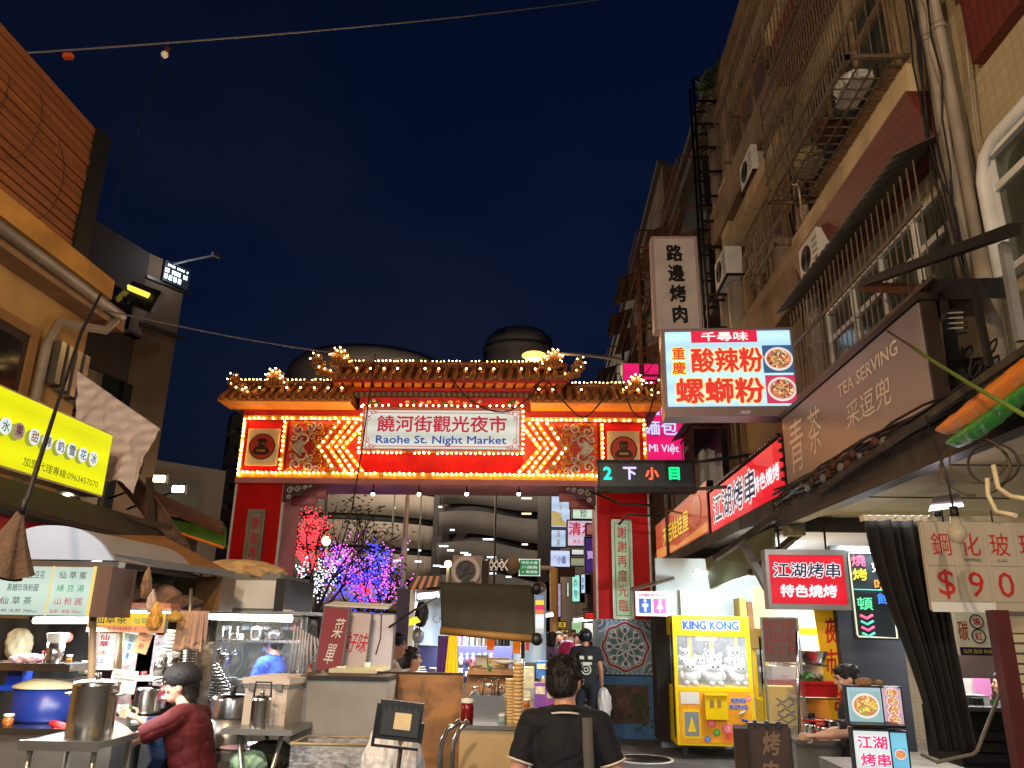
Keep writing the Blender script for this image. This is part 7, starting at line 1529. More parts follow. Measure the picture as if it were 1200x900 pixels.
# glass price sign
x0_, x1_, z0_, z1_ = rect(1085, 612, 1232, 716, 5.2); W_, H_ = x1_-x0_, z1_-z0_
t = thing('glass_price_sign', 'cream hanging price sign with thin red characters and a big red $90', 'sign', ((x0_+x1_)/2, 5.2, z0_)); fm = mat('price_cream', c(186, 174, 150), .5, noise=(2, .1))
part(B().bb(-W_/2, W_/2, 0, .03, 0, H_), 'board', fm, t)
for i in range(4):
    for j in range(2): part(B().bb(-W_/2+.012+W_*i/4, -W_/2+W_*(i+1)/4-.012, -.006-.002*((i+j) % 2), 0, H_*(.1 if j == 0 else .5), H_*(.48 if j == 0 else .97)), 'card', fm, t)
part(B().bb(-W_/2, W_*.0, -.012, 0, -.01, H_*.09), 'strip', M['paper'], t)
thin = mat('thin_red', c(190, 40, 30), .5)
for i, ch in enumerate('鋼化玻璃'): text(ch, t, thin, -W_*.36+W_*.235*i, H_*.74, w=W_*.155, h=H_*.26, y=-.012, off=.0)
for i, ch in enumerate('$90'): text(ch, t, thin, -W_*.36+W_*.235*i, H_*.29, h=H_*.28 if i else H_*.33, y=-.012, off=.0)
text('TEMPERED', t, M['grey_paint'], -W_*.125, H_*.565, w=W_*.14, h=H_*.03, y=-.012, off=.02); text('GLASS', t, M['grey_paint'], W_*.11, H_*.56, w=W_*.08, h=H_*.03, y=-.012, off=.02)
for i in range(2): part(B().cyl((-W_*.3+W_*.4*i, .01, H_), (-W_*.3+W_*.4*i, .01, H_+.08), .006, 6), 'hook', M['black'], t)
part(B().lathe([(.001, 0), (.022, 0), (.022, .03), (.001, .03)], (-W_*.36, -.03, H_+.03), 12), 'clip', M['black'], t)
# roller shutter pieces, maroon post and inner stall at the right edge
single(B().bar(at(1168, 715, Y=5.0), at(1200, 905, Y=5.0), .09), 'maroon_post', mat('post_maroon', c(84, 30, 28), .5, noise=(4, .2)), 'leaning maroon post under the price sign at the right edge', 'post')
sh = thing('roller_shutter', 'cream slatted shutter standing at the right edge below the price sign', 'shutter', at(1205, 840, Y=5.3))
for k in range(9): 
    x0_, x1_, z0_, z1_ = rect(1178+1.5*k, 744+12*k, 1260, 753+12*k, 5.3); part(B().bb(x0_, x1_, 5.3, 5.33, z0_, z1_), 'slat', M['cream'], sh, world=True)
part(bxp(1178, 722, 1260, 742, 5.3, .03), 'head_box', M['ceil_tan'], sh, world=True)
part(bxp(1186, 620, 1260, 640, 5.5, .03), 'upper_slat_panel', M['ceil_tan'], sh, world=True)
si = thing('inner_stall', 'dim inner stall seen between the black curtain and the maroon post', 'stall', (at(1155, 800, Y=7).x, 7, 0))
part(bxp(1120, 720, 1215, 905, 8.2, .05), 'back_wall', M['brown_dark'], si, world=True); part(bxp(1125, 833, 1185, 900, 7.0, .6), 'counter', M['black_metal'], si, world=True); part(bxp(1132, 829, 1180, 834, 6.95, .6), 'countertop', M['steel'], si, world=True)
part(bxp(1130, 815, 1160, 830, 7.2, .2), 'steel_box', M['steel_dull'], si, world=True); part(bxp(1140, 818, 1153, 829, 7.15, .05), 'dark_device', M['black'], si, world=True)
for k in range(3): part(bxp(1133, 858+13*k, 1180, 868+13*k, 6.97, .03), 'drawer', M['black'], si, world=True)
part(bxp(1130, 795, 1141, 813, 8.0, .01), 'note', M['paper'], si, world=True); part(bxp(1142, 795, 1162, 820, 7.95, .01), 'pink_note', mat('note_pink', c(230, 150, 210), .6), si, world=True)
x0_, x1_, z0_, z1_ = rect(1122, 716, 1161, 768, 6.4); W_, H_ = x1_-x0_, z1_-z0_
t = thing('grill_price_sign', 'cream sign with two red circled characters and a purple strip behind the curtain', 'sign', ((x0_+x1_)/2, 6.4, z0_))
part(B().bb(-W_/2, W_/2, 0, .05, 0, H_), 'board', mat('cream_lit', c(215, 205, 170), .5, em=c(215, 205, 170), es=.12), t); part(B().bb(-W_/2, W_/2, -.01, 0, 0, H_*.18), 'strip', mat('strip_purple', c(40, 20, 70), .5), t)
text('碳烤 雞排 串燒', t, mat('ink_yellow', c(220, 200, 40), .5), 0, H_*.09, w=W_*.85, h=H_*.1, y=-.013)
for i, ch in enumerate('燒紅'):
    z_ = H_*(.76-.33*i); part(B().tube([V((W_*.12+W_*.2*math.cos(a), -.004, z_+W_*.2*math.sin(a))) for a in [2*PI*j/20 for j in range(21)]], .005, 5), 'circle', M['black'], t); text(ch, t, M['red_ink'], W_*.12, z_, w=W_*.22, h=W_*.22, off=.02)
text('碳', t, thin, -W_*.32, H_*.55, w=W_*.3, h=H_*.45, off=.01)
# ---------------------------------------------------------------- grill stall lightboxes
x0_, x1_, z0_, z1_ = rect(900, 648, 992, 712, 7.75); W_, H_ = x1_-x0_, z1_-z0_
t = thing('small_skewer_sign', 'smaller square-framed red skewer sign hanging over the white-lit stall', 'sign', ((x0_+x1_)/2, 7.75, z0_), R(-2))
part(B().bb(-W_/2, W_/2, 0, .14, 0, H_), 'case', M['steel_dull'], t); part(B().bb(-W_/2+.02, W_/2-.02, -.01, 0, .02, H_-.02), 'face', glow('skewer_red2', c(225, 15, 45), .95), t)
part(B().bb(-W_/2-.01, W_/2+.01, -.02, .15, -.02, .03).bb(-W_/2-.01, W_/2+.01, -.02, .15, H_-.02, H_+.03).bb(-W_/2-.012, -W_/2+.02, -.019, .14, .03, H_-.02).bb(W_/2-.02, W_/2+.012, -.019, .14, .03, H_-.02), 'frame', M['steel_dull'], t)
text('江湖烤串', t, ink, 0, H_*.68, w=W_*.84, h=H_*.26, off=.02, y=-.016, out=(ow, .05), shear=.1); text('特色燒烤', t, ow, 0, H_*.3, w=W_*.7, h=H_*.22, off=.035, y=-.016, shear=.1)
for a in (-.3, .3): part(B().cyl((W_*a, .05, H_), (W_*a, .05, H_+.25), .012, 6), 'hanger', M['black_metal'], t)
# neon board on dark wall
single(bxp(985, 640, 1060, 880, 8.0, .1), 'dark_partition', M['dark_wall'], 'blue-grey partition wall carrying the neon board', 'wall')
x0_, x1_, z0_, z1_ = rect(997, 646, 1048, 750, 7.8); W_, H_ = x1_-x0_, z1_-z0_
t = thing('neon_board', 'dark board outlined in pale neon with pink, yellow and green characters', 'sign', ((x0_+x1_)/2, 7.8, z0_), R(-2))
part(B().bb(-W_/2, W_/2, 0, .04, 0, H_), 'board', mat('neon_back', c(40, 48, 54), .35), t)
def neon(nm, cc, s=1.6): return glow(nm, cc, s, False)
part(B().tube([V(q) for q in ((-W_/2+.02, -.015, .05), (-W_/2+.03, -.015, .03), (W_/2-.03, -.015, .02), (W_/2-.02, -.015, H_-.02), (-W_/2+.03, -.015, H_-.02), (-W_/2+.02, -.015, H_-.05), (-W_/2+.02, -.015, .05))], .008, 6), 'neon_border', neon('n_cream', c(225, 225, 190), 1.2), t)
text('燒', t, neon('n_pink', c(250, 90, 130)), -W_*.24, H_*.89, w=W_*.32, h=H_*.13, off=.01, y=-.012); text('烤', t, neon('n_yel', c(250, 235, 40)), -W_*.24, H_*.73, w=W_*.32, h=H_*.13, off=.01, y=-.012)
text('頓', t, neon('n_green', c(90, 235, 150)), -W_*.2, H_*.4, w=W_*.34, h=H_*.14, off=.01, y=-.012); text('好', t, neon('n_white', c(235, 235, 235)), W_*.2, H_*.82, w=W_*.3, h=H_*.13, off=.01, y=-.012); text('吃', t, neon('n_org', c(250, 150, 40)), W_*.22, H_*.62, w=W_*.3, h=H_*.12, off=.01, y=-.012); text('飽', t, neon('n_blue', c(60, 130, 240)), W_*.24, H_*.46, w=W_*.3, h=H_*.12, off=.01, y=-.012)
part(B().tube([(-W_*.42, -.015, H_*.56), (W_*.4, -.015, H_*.55)], .005, 5), 'neon_line', neon('n_teal', c(90, 220, 200), 1.), t)
for i in range(4):
    for k in (0, ): part(B().tube([V((-W_*.34, -.015, H_*(.27-.065*i))), V((-W_*.2, -.015, H_*(.235-.065*i))), V((-W_*.06, -.015, H_*(.275-.065*i)))], .012, 6), 'neon_chevron', neon('n_pink', (0, 0, 0)) if i % 2 == 0 else neon('n_teal', (0, 0, 0)), t)
# bright back walls
single(bxp(772, 655, 905, 880, 13.1, .08), 'white_partition', M['shop_white'], 'white panelled partition wall behind the claw machines', 'wall')
t = thing('wall_vent_frame', 'white framed square panel on the partition above the claw machine', 'panel', at(822, 722, Y=13.0)); x0_, x1_, z0_, z1_ = rect(801, 694, 844, 722, 13.0); w, h = x1_-x0_, z1_-z0_
part(B().bb(-w/2, w/2, 0, .04, 0, h), 'panel', M['white_paint'], t); part(B().bb(-w/2-.03, -w/2, -.02, .04, 0, h).bb(w/2, w/2+.03, -.02, .04, 0, h).bb(-w/2-.03, w/2+.03, -.018, .04, h, h+.03), 'frame', M['paper'], t)
single(bxp(890, 690, 1000, 905, 10.75, .06), 'pale_plywood_wall', M['ply_pale'], 'pale plywood back wall of the skewer stall', 'wall')
t = thing('ply_box', 'open tan plywood cabinet standing above the second claw machine', 'cabinet', at(882, 745, Y=12.6)); x0_, x1_, z0_, z1_ = rect(868, 701, 893, 745, 12.6); w, h = x1_-x0_, z1_-z0_
part(B().bb(-w/2, -w/2+.1, 0, .4, 0, h), 'side', mat('ply_yel', c(190, 165, 90), .6, noise=(3, .2)), t); part(B().bb(-w/2+.1, w/2, .1, .4, 0, h*.9), 'inside', M['brown_card'], t)
tube_light('ceiling_tube', at(946, 616, Y=9.8), at(1020, 610, Y=9.8), 'upper bright fluorescent panel in the white arcade ceiling', .05); tube_light('ceiling_tube', at(922, 632, Y=10.6), at(1015, 625, Y=10.6), 'lower bright fluorescent panel in the white arcade ceiling', .05)
tube_light('ceiling_tube', at(813, 674, Y=12.2), at(828, 671, Y=12.2), 'short tube light above the claw machine wall', .03)
t = thing('work_light', 'dazzling work light under the sage awning above the claw machines', 'light', at(862, 668, Y=11.8)); part(B().bulb((0, 0, 0), .07), 'bulb', glow('work_bulb', (.85, .95, 1), 30), t); part(B().cyl((0, 0, .05), (0, 0, .16), .03, 8), 'socket', M['black'], t)
l = bpy.data.lights.new('work_glow', 'POINT'); l.energy = 150; l.color = (.88, .96, 1); l.shadow_soft_size = .12; o = bpy.data.objects.new('work_glow', l); COL.objects.link(o); o.location = at(858, 690, Y=11.3)
area(V((4.3, 9.9, 2.82)), 1.6, 1.0, 90, (.95, .98, 1)); area(V((3.5, 7.9, 2.6)), 1.0, .6, 34, (.95, .98, 1)); area(V((2.7, 5.9, 2.85)), .8, .3, 5, (.95, .98, 1))  # apart from the one by the ceiling tubes, added fill lamps
single(bxp(770, 722, 787, 868, 12.6, .5), 'dark_drape', mat('drape_brown', c(30, 24, 20), .9, noise=(4, .3)), 'dark drape hanging between the gate pillar and the claw machine', 'curtain')
# restroom sign
x0_, x1_, z0_, z1_ = rect(745, 693, 784, 722, 12.4); W_, H_ = x1_-x0_, z1_-z0_
t = thing('restroom_sign', 'small white restroom sign with blue man and pink woman squares', 'sign', ((x0_+x1_)/2, 12.4, z0_)); wl_ = mat('rs_white', c(225, 215, 220), .4, em=(1, .95, 1), es=.35)
part(B().bb(-W_/2, W_/2, 0, .05, 0, H_), 'board', wl_, t)
for s_, cc in ((-1, c(40, 90, 180)), (1, c(225, 90, 160))):
    part(B().bb(s_*W_*.22-W_*.18, s_*W_*.22+W_*.18, -.006, 0, H_*.12, H_*.7), 'square', mat('rs%d' % s_, cc, .4, em=cc, es=.4), t)
    cx = s_*W_*.22; part(B().ell((cx, -.01, H_*.6), (.025, .004, .03), 10, 6).prism([(cx-.05, H_*.5), (cx+.05, H_*.5), (cx+.045, H_*.36), (cx+.02, H_*.36), (cx+.018, H_*.17), (cx-.018, H_*.17), (cx-.02, H_*.36), (cx-.045, H_*.36)] if s_ < 0 else [(cx-.02, H_*.52), (cx+.02, H_*.52), (cx+.055, H_*.3), (cx+.018, H_*.3), (cx+.015, H_*.17), (cx-.015, H_*.17), (cx-.018, H_*.3), (cx-.055, H_*.3)], -.01, -.006), 'figure', M['paper'], t)
text('公共廁所 RESTROOM', t, M['red_ink'], 0, H_*.85, w=W_*.8, h=H_*.12, off=.02, y=-.004)
# ---------------------------------------------------------------- claw machines
mk('claw_yellow', c(242, 205, 10), .35, noise=(2, .08)); mk('claw_orange', c(240, 140, 60), .4, noise=(5, .3)); mk('plush', c(225, 228, 235), .95, noise=(10, .12), bump=(60, .8)); mk('glass', c(240, 245, 250), .03, alpha=.12, spec=.8)
def plush(n, lab, cen, s, par=None, seed=0):
    r = random.Random(seed); p = V(cen); b = B().ell(p, (s, s*.8, s*.9), 12, 8).ell(p+V((0, -.25*s, s*1.1)), (s*.75, s*.65, s*.65), 12, 8)
    for a in (-1, 1): b.ell(p+V((a*s*.55, -.2*s, s*1.65)), (s*.25, s*.18, s*.3), 8, 6).ell(p+V((a*s*.95, -.3*s, .2*s)), (s*.3, s*.3, s*.45), 8, 6).ell(p+V((a*s*.5, -.8*s, -.6*s)), (s*.35, s*.5, s*.3), 8, 6)
    o = part(b, n, M['plush'], par, world=True)
    b = B()
    for a in (-1, 1): b.ell(p+V((a*s*.28, -.85*s, s*1.2)), (s*.14, s*.08, s*.16), 8, 5)
    b.ell(p+V((0, -.92*s, s*1.02)), (s*.1, s*.06, s*.07), 8, 5); part(b, 'face_marks', M['black'], o, world=True)
def claw(lab, x0, x1, y0, y1, z0, z1, main=True):
    t = thing('claw_machine', lab, 'claw machine', ((x0+x1)/2, y0, 0)); W = x1-x0; H = z1-z0; zs = z0+H*.44; zt = z0+H*.84
    P_ = lambda b, n, m: part(b, n, m, t, world=True)
    P_(B().bb(x0, x1, y0, y1, z0, zs), 'cabinet', M['claw_yellow']); P_(B().bb(x0, x1, y0, y1, zt, z1), 'top_box', M['claw_yellow'])
    for x in (x0, x1-.05):
        for y in (y0, y1-.05): P_(B().bb(x, x+.05, y, y+.05, zs, zt), 'corner_post', M['claw_yellow'])
    P_(B().bb(x0+.05, x1-.05, y1-.03, y1-.02, zs, zt), 'mirror_back', mat('claw_back', c(150, 160, 175), .2, .3, noise=(8, .4)))
    P_(B().bb(x0+.05, x1-.05, y0+.01, y0+.014, zs, zt), 'glass_pane', M['glass'])
    P_(B().bb(x0+.05, x1-.05, y0+.05, y1-.05, zs, zs+.02), 'prize_floor', M['claw_yellow'])
    for k in range(3): P_(B().bb(x0-.012, x0, y0+.1, y0+.14, z0+.1, z1-.1), 'light_strip', M['paper'])
    for i, (a, b_) in enumerate(((x0+W*.3, x0+W*.36), (x0+W*.6, x0+W*.66))): P_(B().bb(a, b_, y1-.1, y1-.06, zs+.3*H*.3, zt), 'inner_post', M['claw_yellow'])
    P_(B().box(((x0+x1)/2, (y0+y1)/2, zt-.04), (.3, .2, .06)).cyl(((x0+x1)/2, (y0+y1)/2, zt-.05), ((x0+x1)/2, (y0+y1)/2, zt-.22), .015, 6), 'crane', M['steel'])
    for k in range(3): P_(B().tube([V(((x0+x1)/2+.02*math.cos(k*2.1), (y0+y1)/2+.02*math.sin(k*2.1), zt-.22)), V(((x0+x1)/2+.1*math.cos(k*2.1), (y0+y1)/2+.1*math.sin(k*2.1), zt-.27)), V(((x0+x1)/2+.05*math.cos(k*2.1), (y0+y1)/2+.05*math.sin(k*2.1), zt-.36))], .01, 6), 'claw_finger', M['steel'])
    r = random.Random(int(x0*100)); n = 5 if main else 2
    for row in range(3):
        n = (4 if row % 2 else 3) if main else 1
        for k in range(n): plush('plush_toy', None, (x0+W*(.17+.66*(k+(0 if row % 2 else .15))/max(1, n-1)) if main else x0+W*.5, y0+.17+.17*row+r.uniform(-.03, .03), zs+.12+.1*row), .11+r.uniform(-.015, .02) if main else .09, t, k+row*7)
    for x in (x0+.08, x1-.12): P_(B().bb(x, x+.06, y0+.05, y0+.1, 0.004, z0), 'foot', M['black'])
    l = bpy.data.lights.new('claw_glow', 'AREA'); l.energy = 9 if main else 5; l.color = (.9, .95, 1); l.size = .5; o = bpy.data.objects.new('claw_glow', l); COL.objects.link(o); o.location = ((x0+x1)/2, (y0+y1)/2-.1, zt-.02)
    if main:
        s = thing('tmp', None, None, (x0, y0, z0)); f = lambda b, n, m: _re(part(b, n, m, s), s, t)
        blu = mat('claw_blue', c(25, 70, 190), .4); wh = M['paper']
        f(B().prism([(W*.5+W*.3*math.cos(a), H*.925+H*.055*math.sin(a)) for a in [2*PI*i/24 for i in range(24)]], -.004, 0), 'logo_oval', M['claw_orange'])
        for o in (text('KING KONG', s, blu, W*.5, H*.925, w=W*.72, h=H*.065, off=.07, y=-.014, out=(wh, .06)), text('XL', s, M['red_ink'], W*.9, H*.885, w=W*.06, h=H*.02, off=.03, y=-.008)): _re(o, s, t)
        for o in [x for x in COL.objects if x.parent == s]: _re(o, s, t)
        f(B().prism([(W*.86+.03*math.cos(a), H*.95+.03*math.sin(a)) for a in [2*PI*i/14 for i in range(14)]], -.01, 0), 'round_sticker', wh)
        f(B().bb(W*.04, W*.96, -.006, 0, H*.02, H*.41), 'front_print', mat('claw_print', c(242, 170, 40), .4, stain=(c(235, 90, 60), 2.2, .55), noise=(3, .2)))
        f(B().bb(W*.06, W*.3, -.012, 0, H*.31, H*.4), 'paper_notice', wh); f(B().bb(W*.1, W*.28, -.012, 0, H*.07, H*.25), 'prize_flap', mat('flap_grey', c(130, 140, 150), .25)); f(B().bb(W*.08, W*.3, -.01, 0, H*.05, H*.27), 'flap_frame', M['claw_yellow'])
        f(B().prism([(W*.19, H*.22), (W*.15, H*.13), (W*.13, H*.1), (W*.25, H*.1), (W*.23, H*.13)], -.016, 0), 'flap_logo', M['yellow_plastic'])
        f(B().bb(W*.36, W*.64, -.09, 0, H*.2, H*.38), 'coin_box', M['claw_yellow']); f(B().bb(W*.42, W*.47, -.095, -.09, H*.29, H*.35).bb(W*.51, W*.56, -.095, -.09, H*.29, H*.35), 'coin_slot', M['steel'])
        f(B().bb(W*.355, W*.645, -.12, 0, H*.38, H*.395), 'control_shelf', M['claw_yellow']); 
        for (a, z, rr_, cc) in ((.5, .1, .05, c(60, 160, 60)), (.63, .13, .07, c(230, 110, 130)), (.38, .05, .04, c(40, 120, 220)), (.44, .17, .06, c(230, 90, 110)), (.93, .36, .035, c(240, 110, 150))):
            f(B().prism([(W*a+rr_*math.cos(q), H*z+rr_*math.sin(q)) for q in [2*PI*i/18 for i in range(18)]], -.012, 0), 'bubble_print', mat('bub%d' % int(a*100), cc, .35)); f(B().prism([(W*a+rr_*.7*math.cos(q), H*z+rr_*.7*math.sin(q)) for q in [2*PI*i/18 for i in range(18)]], -.015, 0), 'bubble_shine', mat('bubs%d' % int(a*100), tuple(min(1, v*1.5+.1) for v in cc), .35))
        o = text('KING\nKONG', s, blu, W*.8, H*.32, w=W*.22, h=H*.08, off=.06, y=-.014, out=(wh, .05))
        for o in [x for x in COL.objects if x.parent == s]: _re(o, s, t)
        for (a, z, an) in ((.84, .25, .6), (.87, .19, -.4), (.9, .1, .5), (.87, .055, .2)):
            f(B().tube([V((W*a-.05*math.cos(an), -.012, H*z-.05*math.sin(an))), V((W*a, -.014, H*z+.01)), V((W*a+.05*math.cos(an), -.012, H*z+.05*math.sin(an)))], .016, 6), 'squiggle_print', wh if an > 0 else blu)
        bpy.data.objects.remove(s)
    return t
def _re(o, s, t):
    o.parent = t; o.location = WM[s.name].translation-WM[t.name].translation; WM[o.name] = WM[s.name]; return o
x0_, x1_, z0_, z1_ = rect(791, 722, 882, 876, 12.0)
claw('big yellow claw machine full of white plush toys, standing nearest the gate pillar', x0_, x1_, 12.0, 12.8, z0_+.02, z1_)
x0_, x1_, z0_, z1_ = rect(899, 737, 932, 896, 10.0)
claw('narrow yellow claw machine right of the big one, half hidden by the menu stand', x0_, x1_, 10.0, 10.6, z0_+.02, z1_, False)
x0_, x1_, z0_, z1_ = rect(916, 736, 965, 790, 10.4); t = thing('framed_panel', 'yellow framed glass panel on the plywood wall behind the red tray', 'panel', ((x0_+x1_)/2, 10.4, z0_)); w, h = x1_-x0_, z1_-z0_
part(B().bb(-w/2, w/2, 0, .04, 0, h), 'frame', M['claw_yellow'], t); part(B().bb(-w/2+.06, w/2-.06, -.006, 0, h*.3, h*.85), 'pane', mat('pane_blue', c(170, 195, 230), .2, noise=(9, .2)), t)
# menu stand with printed board
x0_, x1_, z0_, z1_ = rect(898, 725, 938, 856, 7.6); W_, H_ = x1_-x0_, z1_-z0_
t = thing('menu_stand', 'tall brown menu board with small red rows standing left of the shelf', 'menu', ((x0_+x1_)/2, 7.6, z0_), R(-4))
part(B().bb(-W_/2, W_/2, 0, .02, H_*.6, H_), 'menu_panel', mat('menu_brown', c(112, 88, 84), .5, noise=(4, .1)), t); part(B().bb(-W_/2, W_/2, .0, .02, 0, H_*.6), 'lower_pane', M['glass'], t)
part(B().bb(-W_/2-.012, -W_/2, -.01, .03, -.1, H_+.01).bb(W_/2, W_/2+.02, -.01, .03, -.6, H_+.01).bb(-W_/2, W_/2, -.01, .03, H_, H_+.015), 'frame', M['steel_dull'], t)
for i in range(7):
    for j in range(3):
        if (i, j) in ((3, 0), (4, 2), (2, 2)): continue
        text('烤肉串', t, mat('menu_red', c(190, 60, 40), .5), -W_*.4+W_*.13*i, H_*(.94-.11*j), w=W_*.075, h=H_*.085, off=.02, y=-.006, vert=True)
t = thing('yellow_script_box', 'yellow box with loose black brush strokes at the foot of the menu stand', 'box', at(923, 855, Y=8.2)); x0_, x1_, z0_, z1_ = rect(903, 806, 937, 856, 8.2); w, h = x1_-x0_, z1_-z0_
part(B().bb(-w/2, w/2, 0, .25, 0, h), 'box', M['yellow_plastic'], t)
for k in range(5): part(B().tube([V((-w*.3+w*.6*j/5, -.006, h*(.2+.12*k)+h*.05*math.sin(j*1.7+k*2))) for j in range(6)], .008, 5, ), 'brush_stroke', M['black'], t)
for (px0, py0, px1, py1, cc, lab, Yb_) in ((905, 781, 935, 797, c(200, 210, 215), 'white foam crate with brown meat behind the menu stand', 8.8), (905, 797, 940, 812, c(150, 20, 30), 'dark red drawer box behind the menu stand', 8.6)):
    x0_, x1_, z0_, z1_ = rect(px0, py0, px1, py1, Yb_); t = thing('food_crate', lab, 'crate', ((x0_+x1_)/2, Yb_, z0_)); w, h = x1_-x0_, z1_-z0_; part(B().bb(-w/2, w/2, 0, .3, 0, h), 'crate', mat('crt%d' % px1, cc, .4), t); part(B().bb(-w*.1, w*.15, -.01, 0, h*.35, h*.5), 'handle', M['paper'], t)
    if Yb_ > 8.7: part(B().prism([(-w*.1, h), (w*.1, h+.06), (w*.25, h+.02), (w*.3, h)], .02, .25), 'meat', M['brown_card'], t)
# skewer counter with shelf
sk = thing('skewer_stall', 'white-lit skewer stall counter with steel shelf under the small red sign', 'stall', (at(960, 860, Y=7.2).x, 7.2, 0))
def v_(b, n, m): return part(b, n, m, sk, world=True)
v_(bxp(935, 873, 1010, 930, 7.0, .9), 'cabinet', M['steel_dull']); v_(bxp(932, 868, 1012, 873, 6.95, 1.0), 'countertop', M['steel'])
for px in (938, ): v_(B().cyl(at(937, 870, Y=7.3), at(934, 740, Y=7.3), .014, 8), 'post', M['steel'])
for (py, px0, px1) in ((763, 936, 970), (779, 936, 970), (818, 938, 985)): v_(bxp(px0, py, px1, py+2, 7.8, .5), 'shelf', M['steel'])
v_(bxp(940, 820, 985, 866, 8.3, .05), 'tan_panel', mat('tan_panel', c(200, 150, 90), .6, noise=(2, .2))); v_(bxp(940, 781, 968, 798, 8.2, .03), 'lilac_sheet', mat('lilac', c(205, 205, 235), .5))
t = thing('steel_bowl', 'large steel mixing bowl on the upper shelf', 'bowl', at(953, 779, Y=7.9)); part(B().lathe([(.06, 0), (.1, .02), (.145, .12), (.15, .125), (.14, .12), (.09, .03), (.001, .02)], n=28, caps=False), 'bowl', M['steel'], t)
x0_, x1_, z0_, z1_ = rect(941, 799, 983, 817, 7.5); t = thing('red_tray', 'deep red plastic tray piled with green vegetables', 'tray', ((x0_+x1_)/2, 7.5, z0_)); w, h = x1_-x0_, z1_-z0_
part(B().add([(-w*.44, 0, 0), (w*.44, 0, 0), (w*.44, .3, 0), (-w*.44, .3, 0), (-w/2, -.03, h), (w/2, -.03, h), (w/2, .33, h), (-w/2, .33, h)], [(3, 2, 1, 0), (0, 1, 5, 4), (1, 2, 6, 5), (2, 3, 7, 6), (3, 0, 4, 7), (4, 5, 6, 7)]), 'tray', M['red_plastic'], t); part(B().bb(-w/2-.01, w/2+.01, -.045, -.03, h-.02, h+.005), 'rim', M['red_plastic'], t)
b = B(); foliage(b, (-.05, .12, h+.03), (w*.4, .12, .04), 90, .04, random.Random(3)); part(b, 'vegetables', mat('veg', c(70, 120, 40), .6, noise=(9, .5)), t, kind='stuff')
for i, (px, py, r, h, mm, lab) in enumerate(((951, 868, .05, .12, 'steel', 'left tall steel can on the skewer counter'), (966, 868, .055, .1, 'steel', 'middle steel can on the skewer counter'), (993, 866, .05, .1, 'steel', 'steel can by the food lightboxes'), (961, 857, .045, .05, 'red_plastic', 'red-rimmed small bowl on the skewer counter'), (974, 853, .07, .06, 'steel', 'wide steel bowl on the skewer counter'), (952, 850, .03, .1, 'glass_dark', 'dark bottle behind the steel cans'))):
    pot('counter_can' if i < 3 else 'counter_bowl', lab, at(px, py, Y=7.15+.05*i), r, h, M[mm])
t = thing('chopping_lid', 'red and white round lid on a stack at the left of the counter', 'lid', at(953, 845, Y=7.4)); part(B().lathe([(.001, 0), (.09, 0), (.09, .012), (.001, .014)], n=20, caps=False), 'lid', M['paper'], t); part(B().lathe([(.09, .0), (.1, .0), (.1, .02), (.09, .02)], n=20, caps=False), 'rim', M['red_plastic'], t)
# yellow vertical banner
x0_, x1_, z0_, z1_ = rect(973, 711, 999, 880, 8.1); W_, H_ = x1_-x0_, z1_-z0_
t = thing('yellow_banner', 'tall yellow upright banner with loose red brush characters', 'banner', ((x0_+x1_)/2, 8.1, z0_), R(-3), None, None, Matrix.Rotation(R(-4), 4, 'Y')); part(B().bb(-W_/2, W_/2, 0, .02, 0, H_), 'cloth', mat('banner_yellow', c(250, 185, 10), .6, noise=(3, .1), em=c(250, 185, 10), es=.12), t)
text('夜市', t, mat('brush_red', c(220, 50, 20), .5), 0, H_*.72, w=W_*.5, h=H_*.4, off=.04, y=-.004, vert=True, shear=.15); text('串', t, MATS['brush_red'], 0, H_*.33, w=W_*.5, h=H_*.16, off=.04, y=-.004, shear=.15)
# food lightboxes
for (px0, py0, px1, py1, Yb_, lab, kind_) in ((994, 805, 1033, 847, 5.6, 'upper food lightbox with a yellow noodle bowl', 0), (1034, 806, 1057, 849, 5.65, 'narrow lightbox of small skewer bowls beside the noodle lightbox', 1), (1002, 856, 1043, 905, 5.4, 'lower lightbox with pink skewer characters', 2), (1044, 858, 1064, 905, 5.45, 'narrow pale blue lightbox with a small yellow dish', 3)):
    x0_, x1_, z0_, z1_ = rect(px0, py0, px1, py1, Yb_); w, h = x1_-x0_, z1_-z0_; t = thing('food_lightbox', lab, 'sign', ((x0_+x1_)/2, Yb_, z0_), R(-6)); part(B().bb(-w/2-.008, w/2+.008, 0, .07, -.008, h+.008), 'case', M['black'], t)
    cc = (c(160, 190, 205), c(205, 170, 180), c(215, 225, 225), c(120, 195, 225))[kind_]
    part(B().bb(-w/2+.004, w/2-.004, -.01, 0, .004, h-.004), 'face', glow('fl%d' % kind_, cc, .95), t)
    if kind_ == 0: bowl_print(t, 0, h*.48, w*.4, c(150, 190, 190), 11, [c(250, 230, 90), c(255, 245, 150), c(240, 200, 60), c(120, 180, 60)])
    elif kind_ == 1:
        for k in range(4): bowl_print(t, 0, h*(.14+.24*k), w*.3, c(190, 160, 180), 20+k, [c(240, 220, 80), c(200, 120, 60), c(240, 240, 220)])
    elif kind_ == 2: text('江湖', t, lit('fl_pink', c(235, 40, 110), .95), 0, h*.72, w=w*.8, h=h*.3, off=.03, y=-.016, out=(ow, .03)); text('烤串', t, lit('fl_pink', (0, 0, 0)), .01, h*.3, w=w*.8, h=h*.3, off=.03, y=-.016, out=(ow, .03))
    else: bowl_print(t, 0, h*.45, w*.32, c(110, 190, 225), 30, [c(240, 220, 100), c(220, 170, 60)])
single(bxp(1000, 850, 1062, 853, 5.4, .3), 'lightbox_shelf', M['black_metal'], 'black shelf between the two rows of food lightboxes', 'shelf')
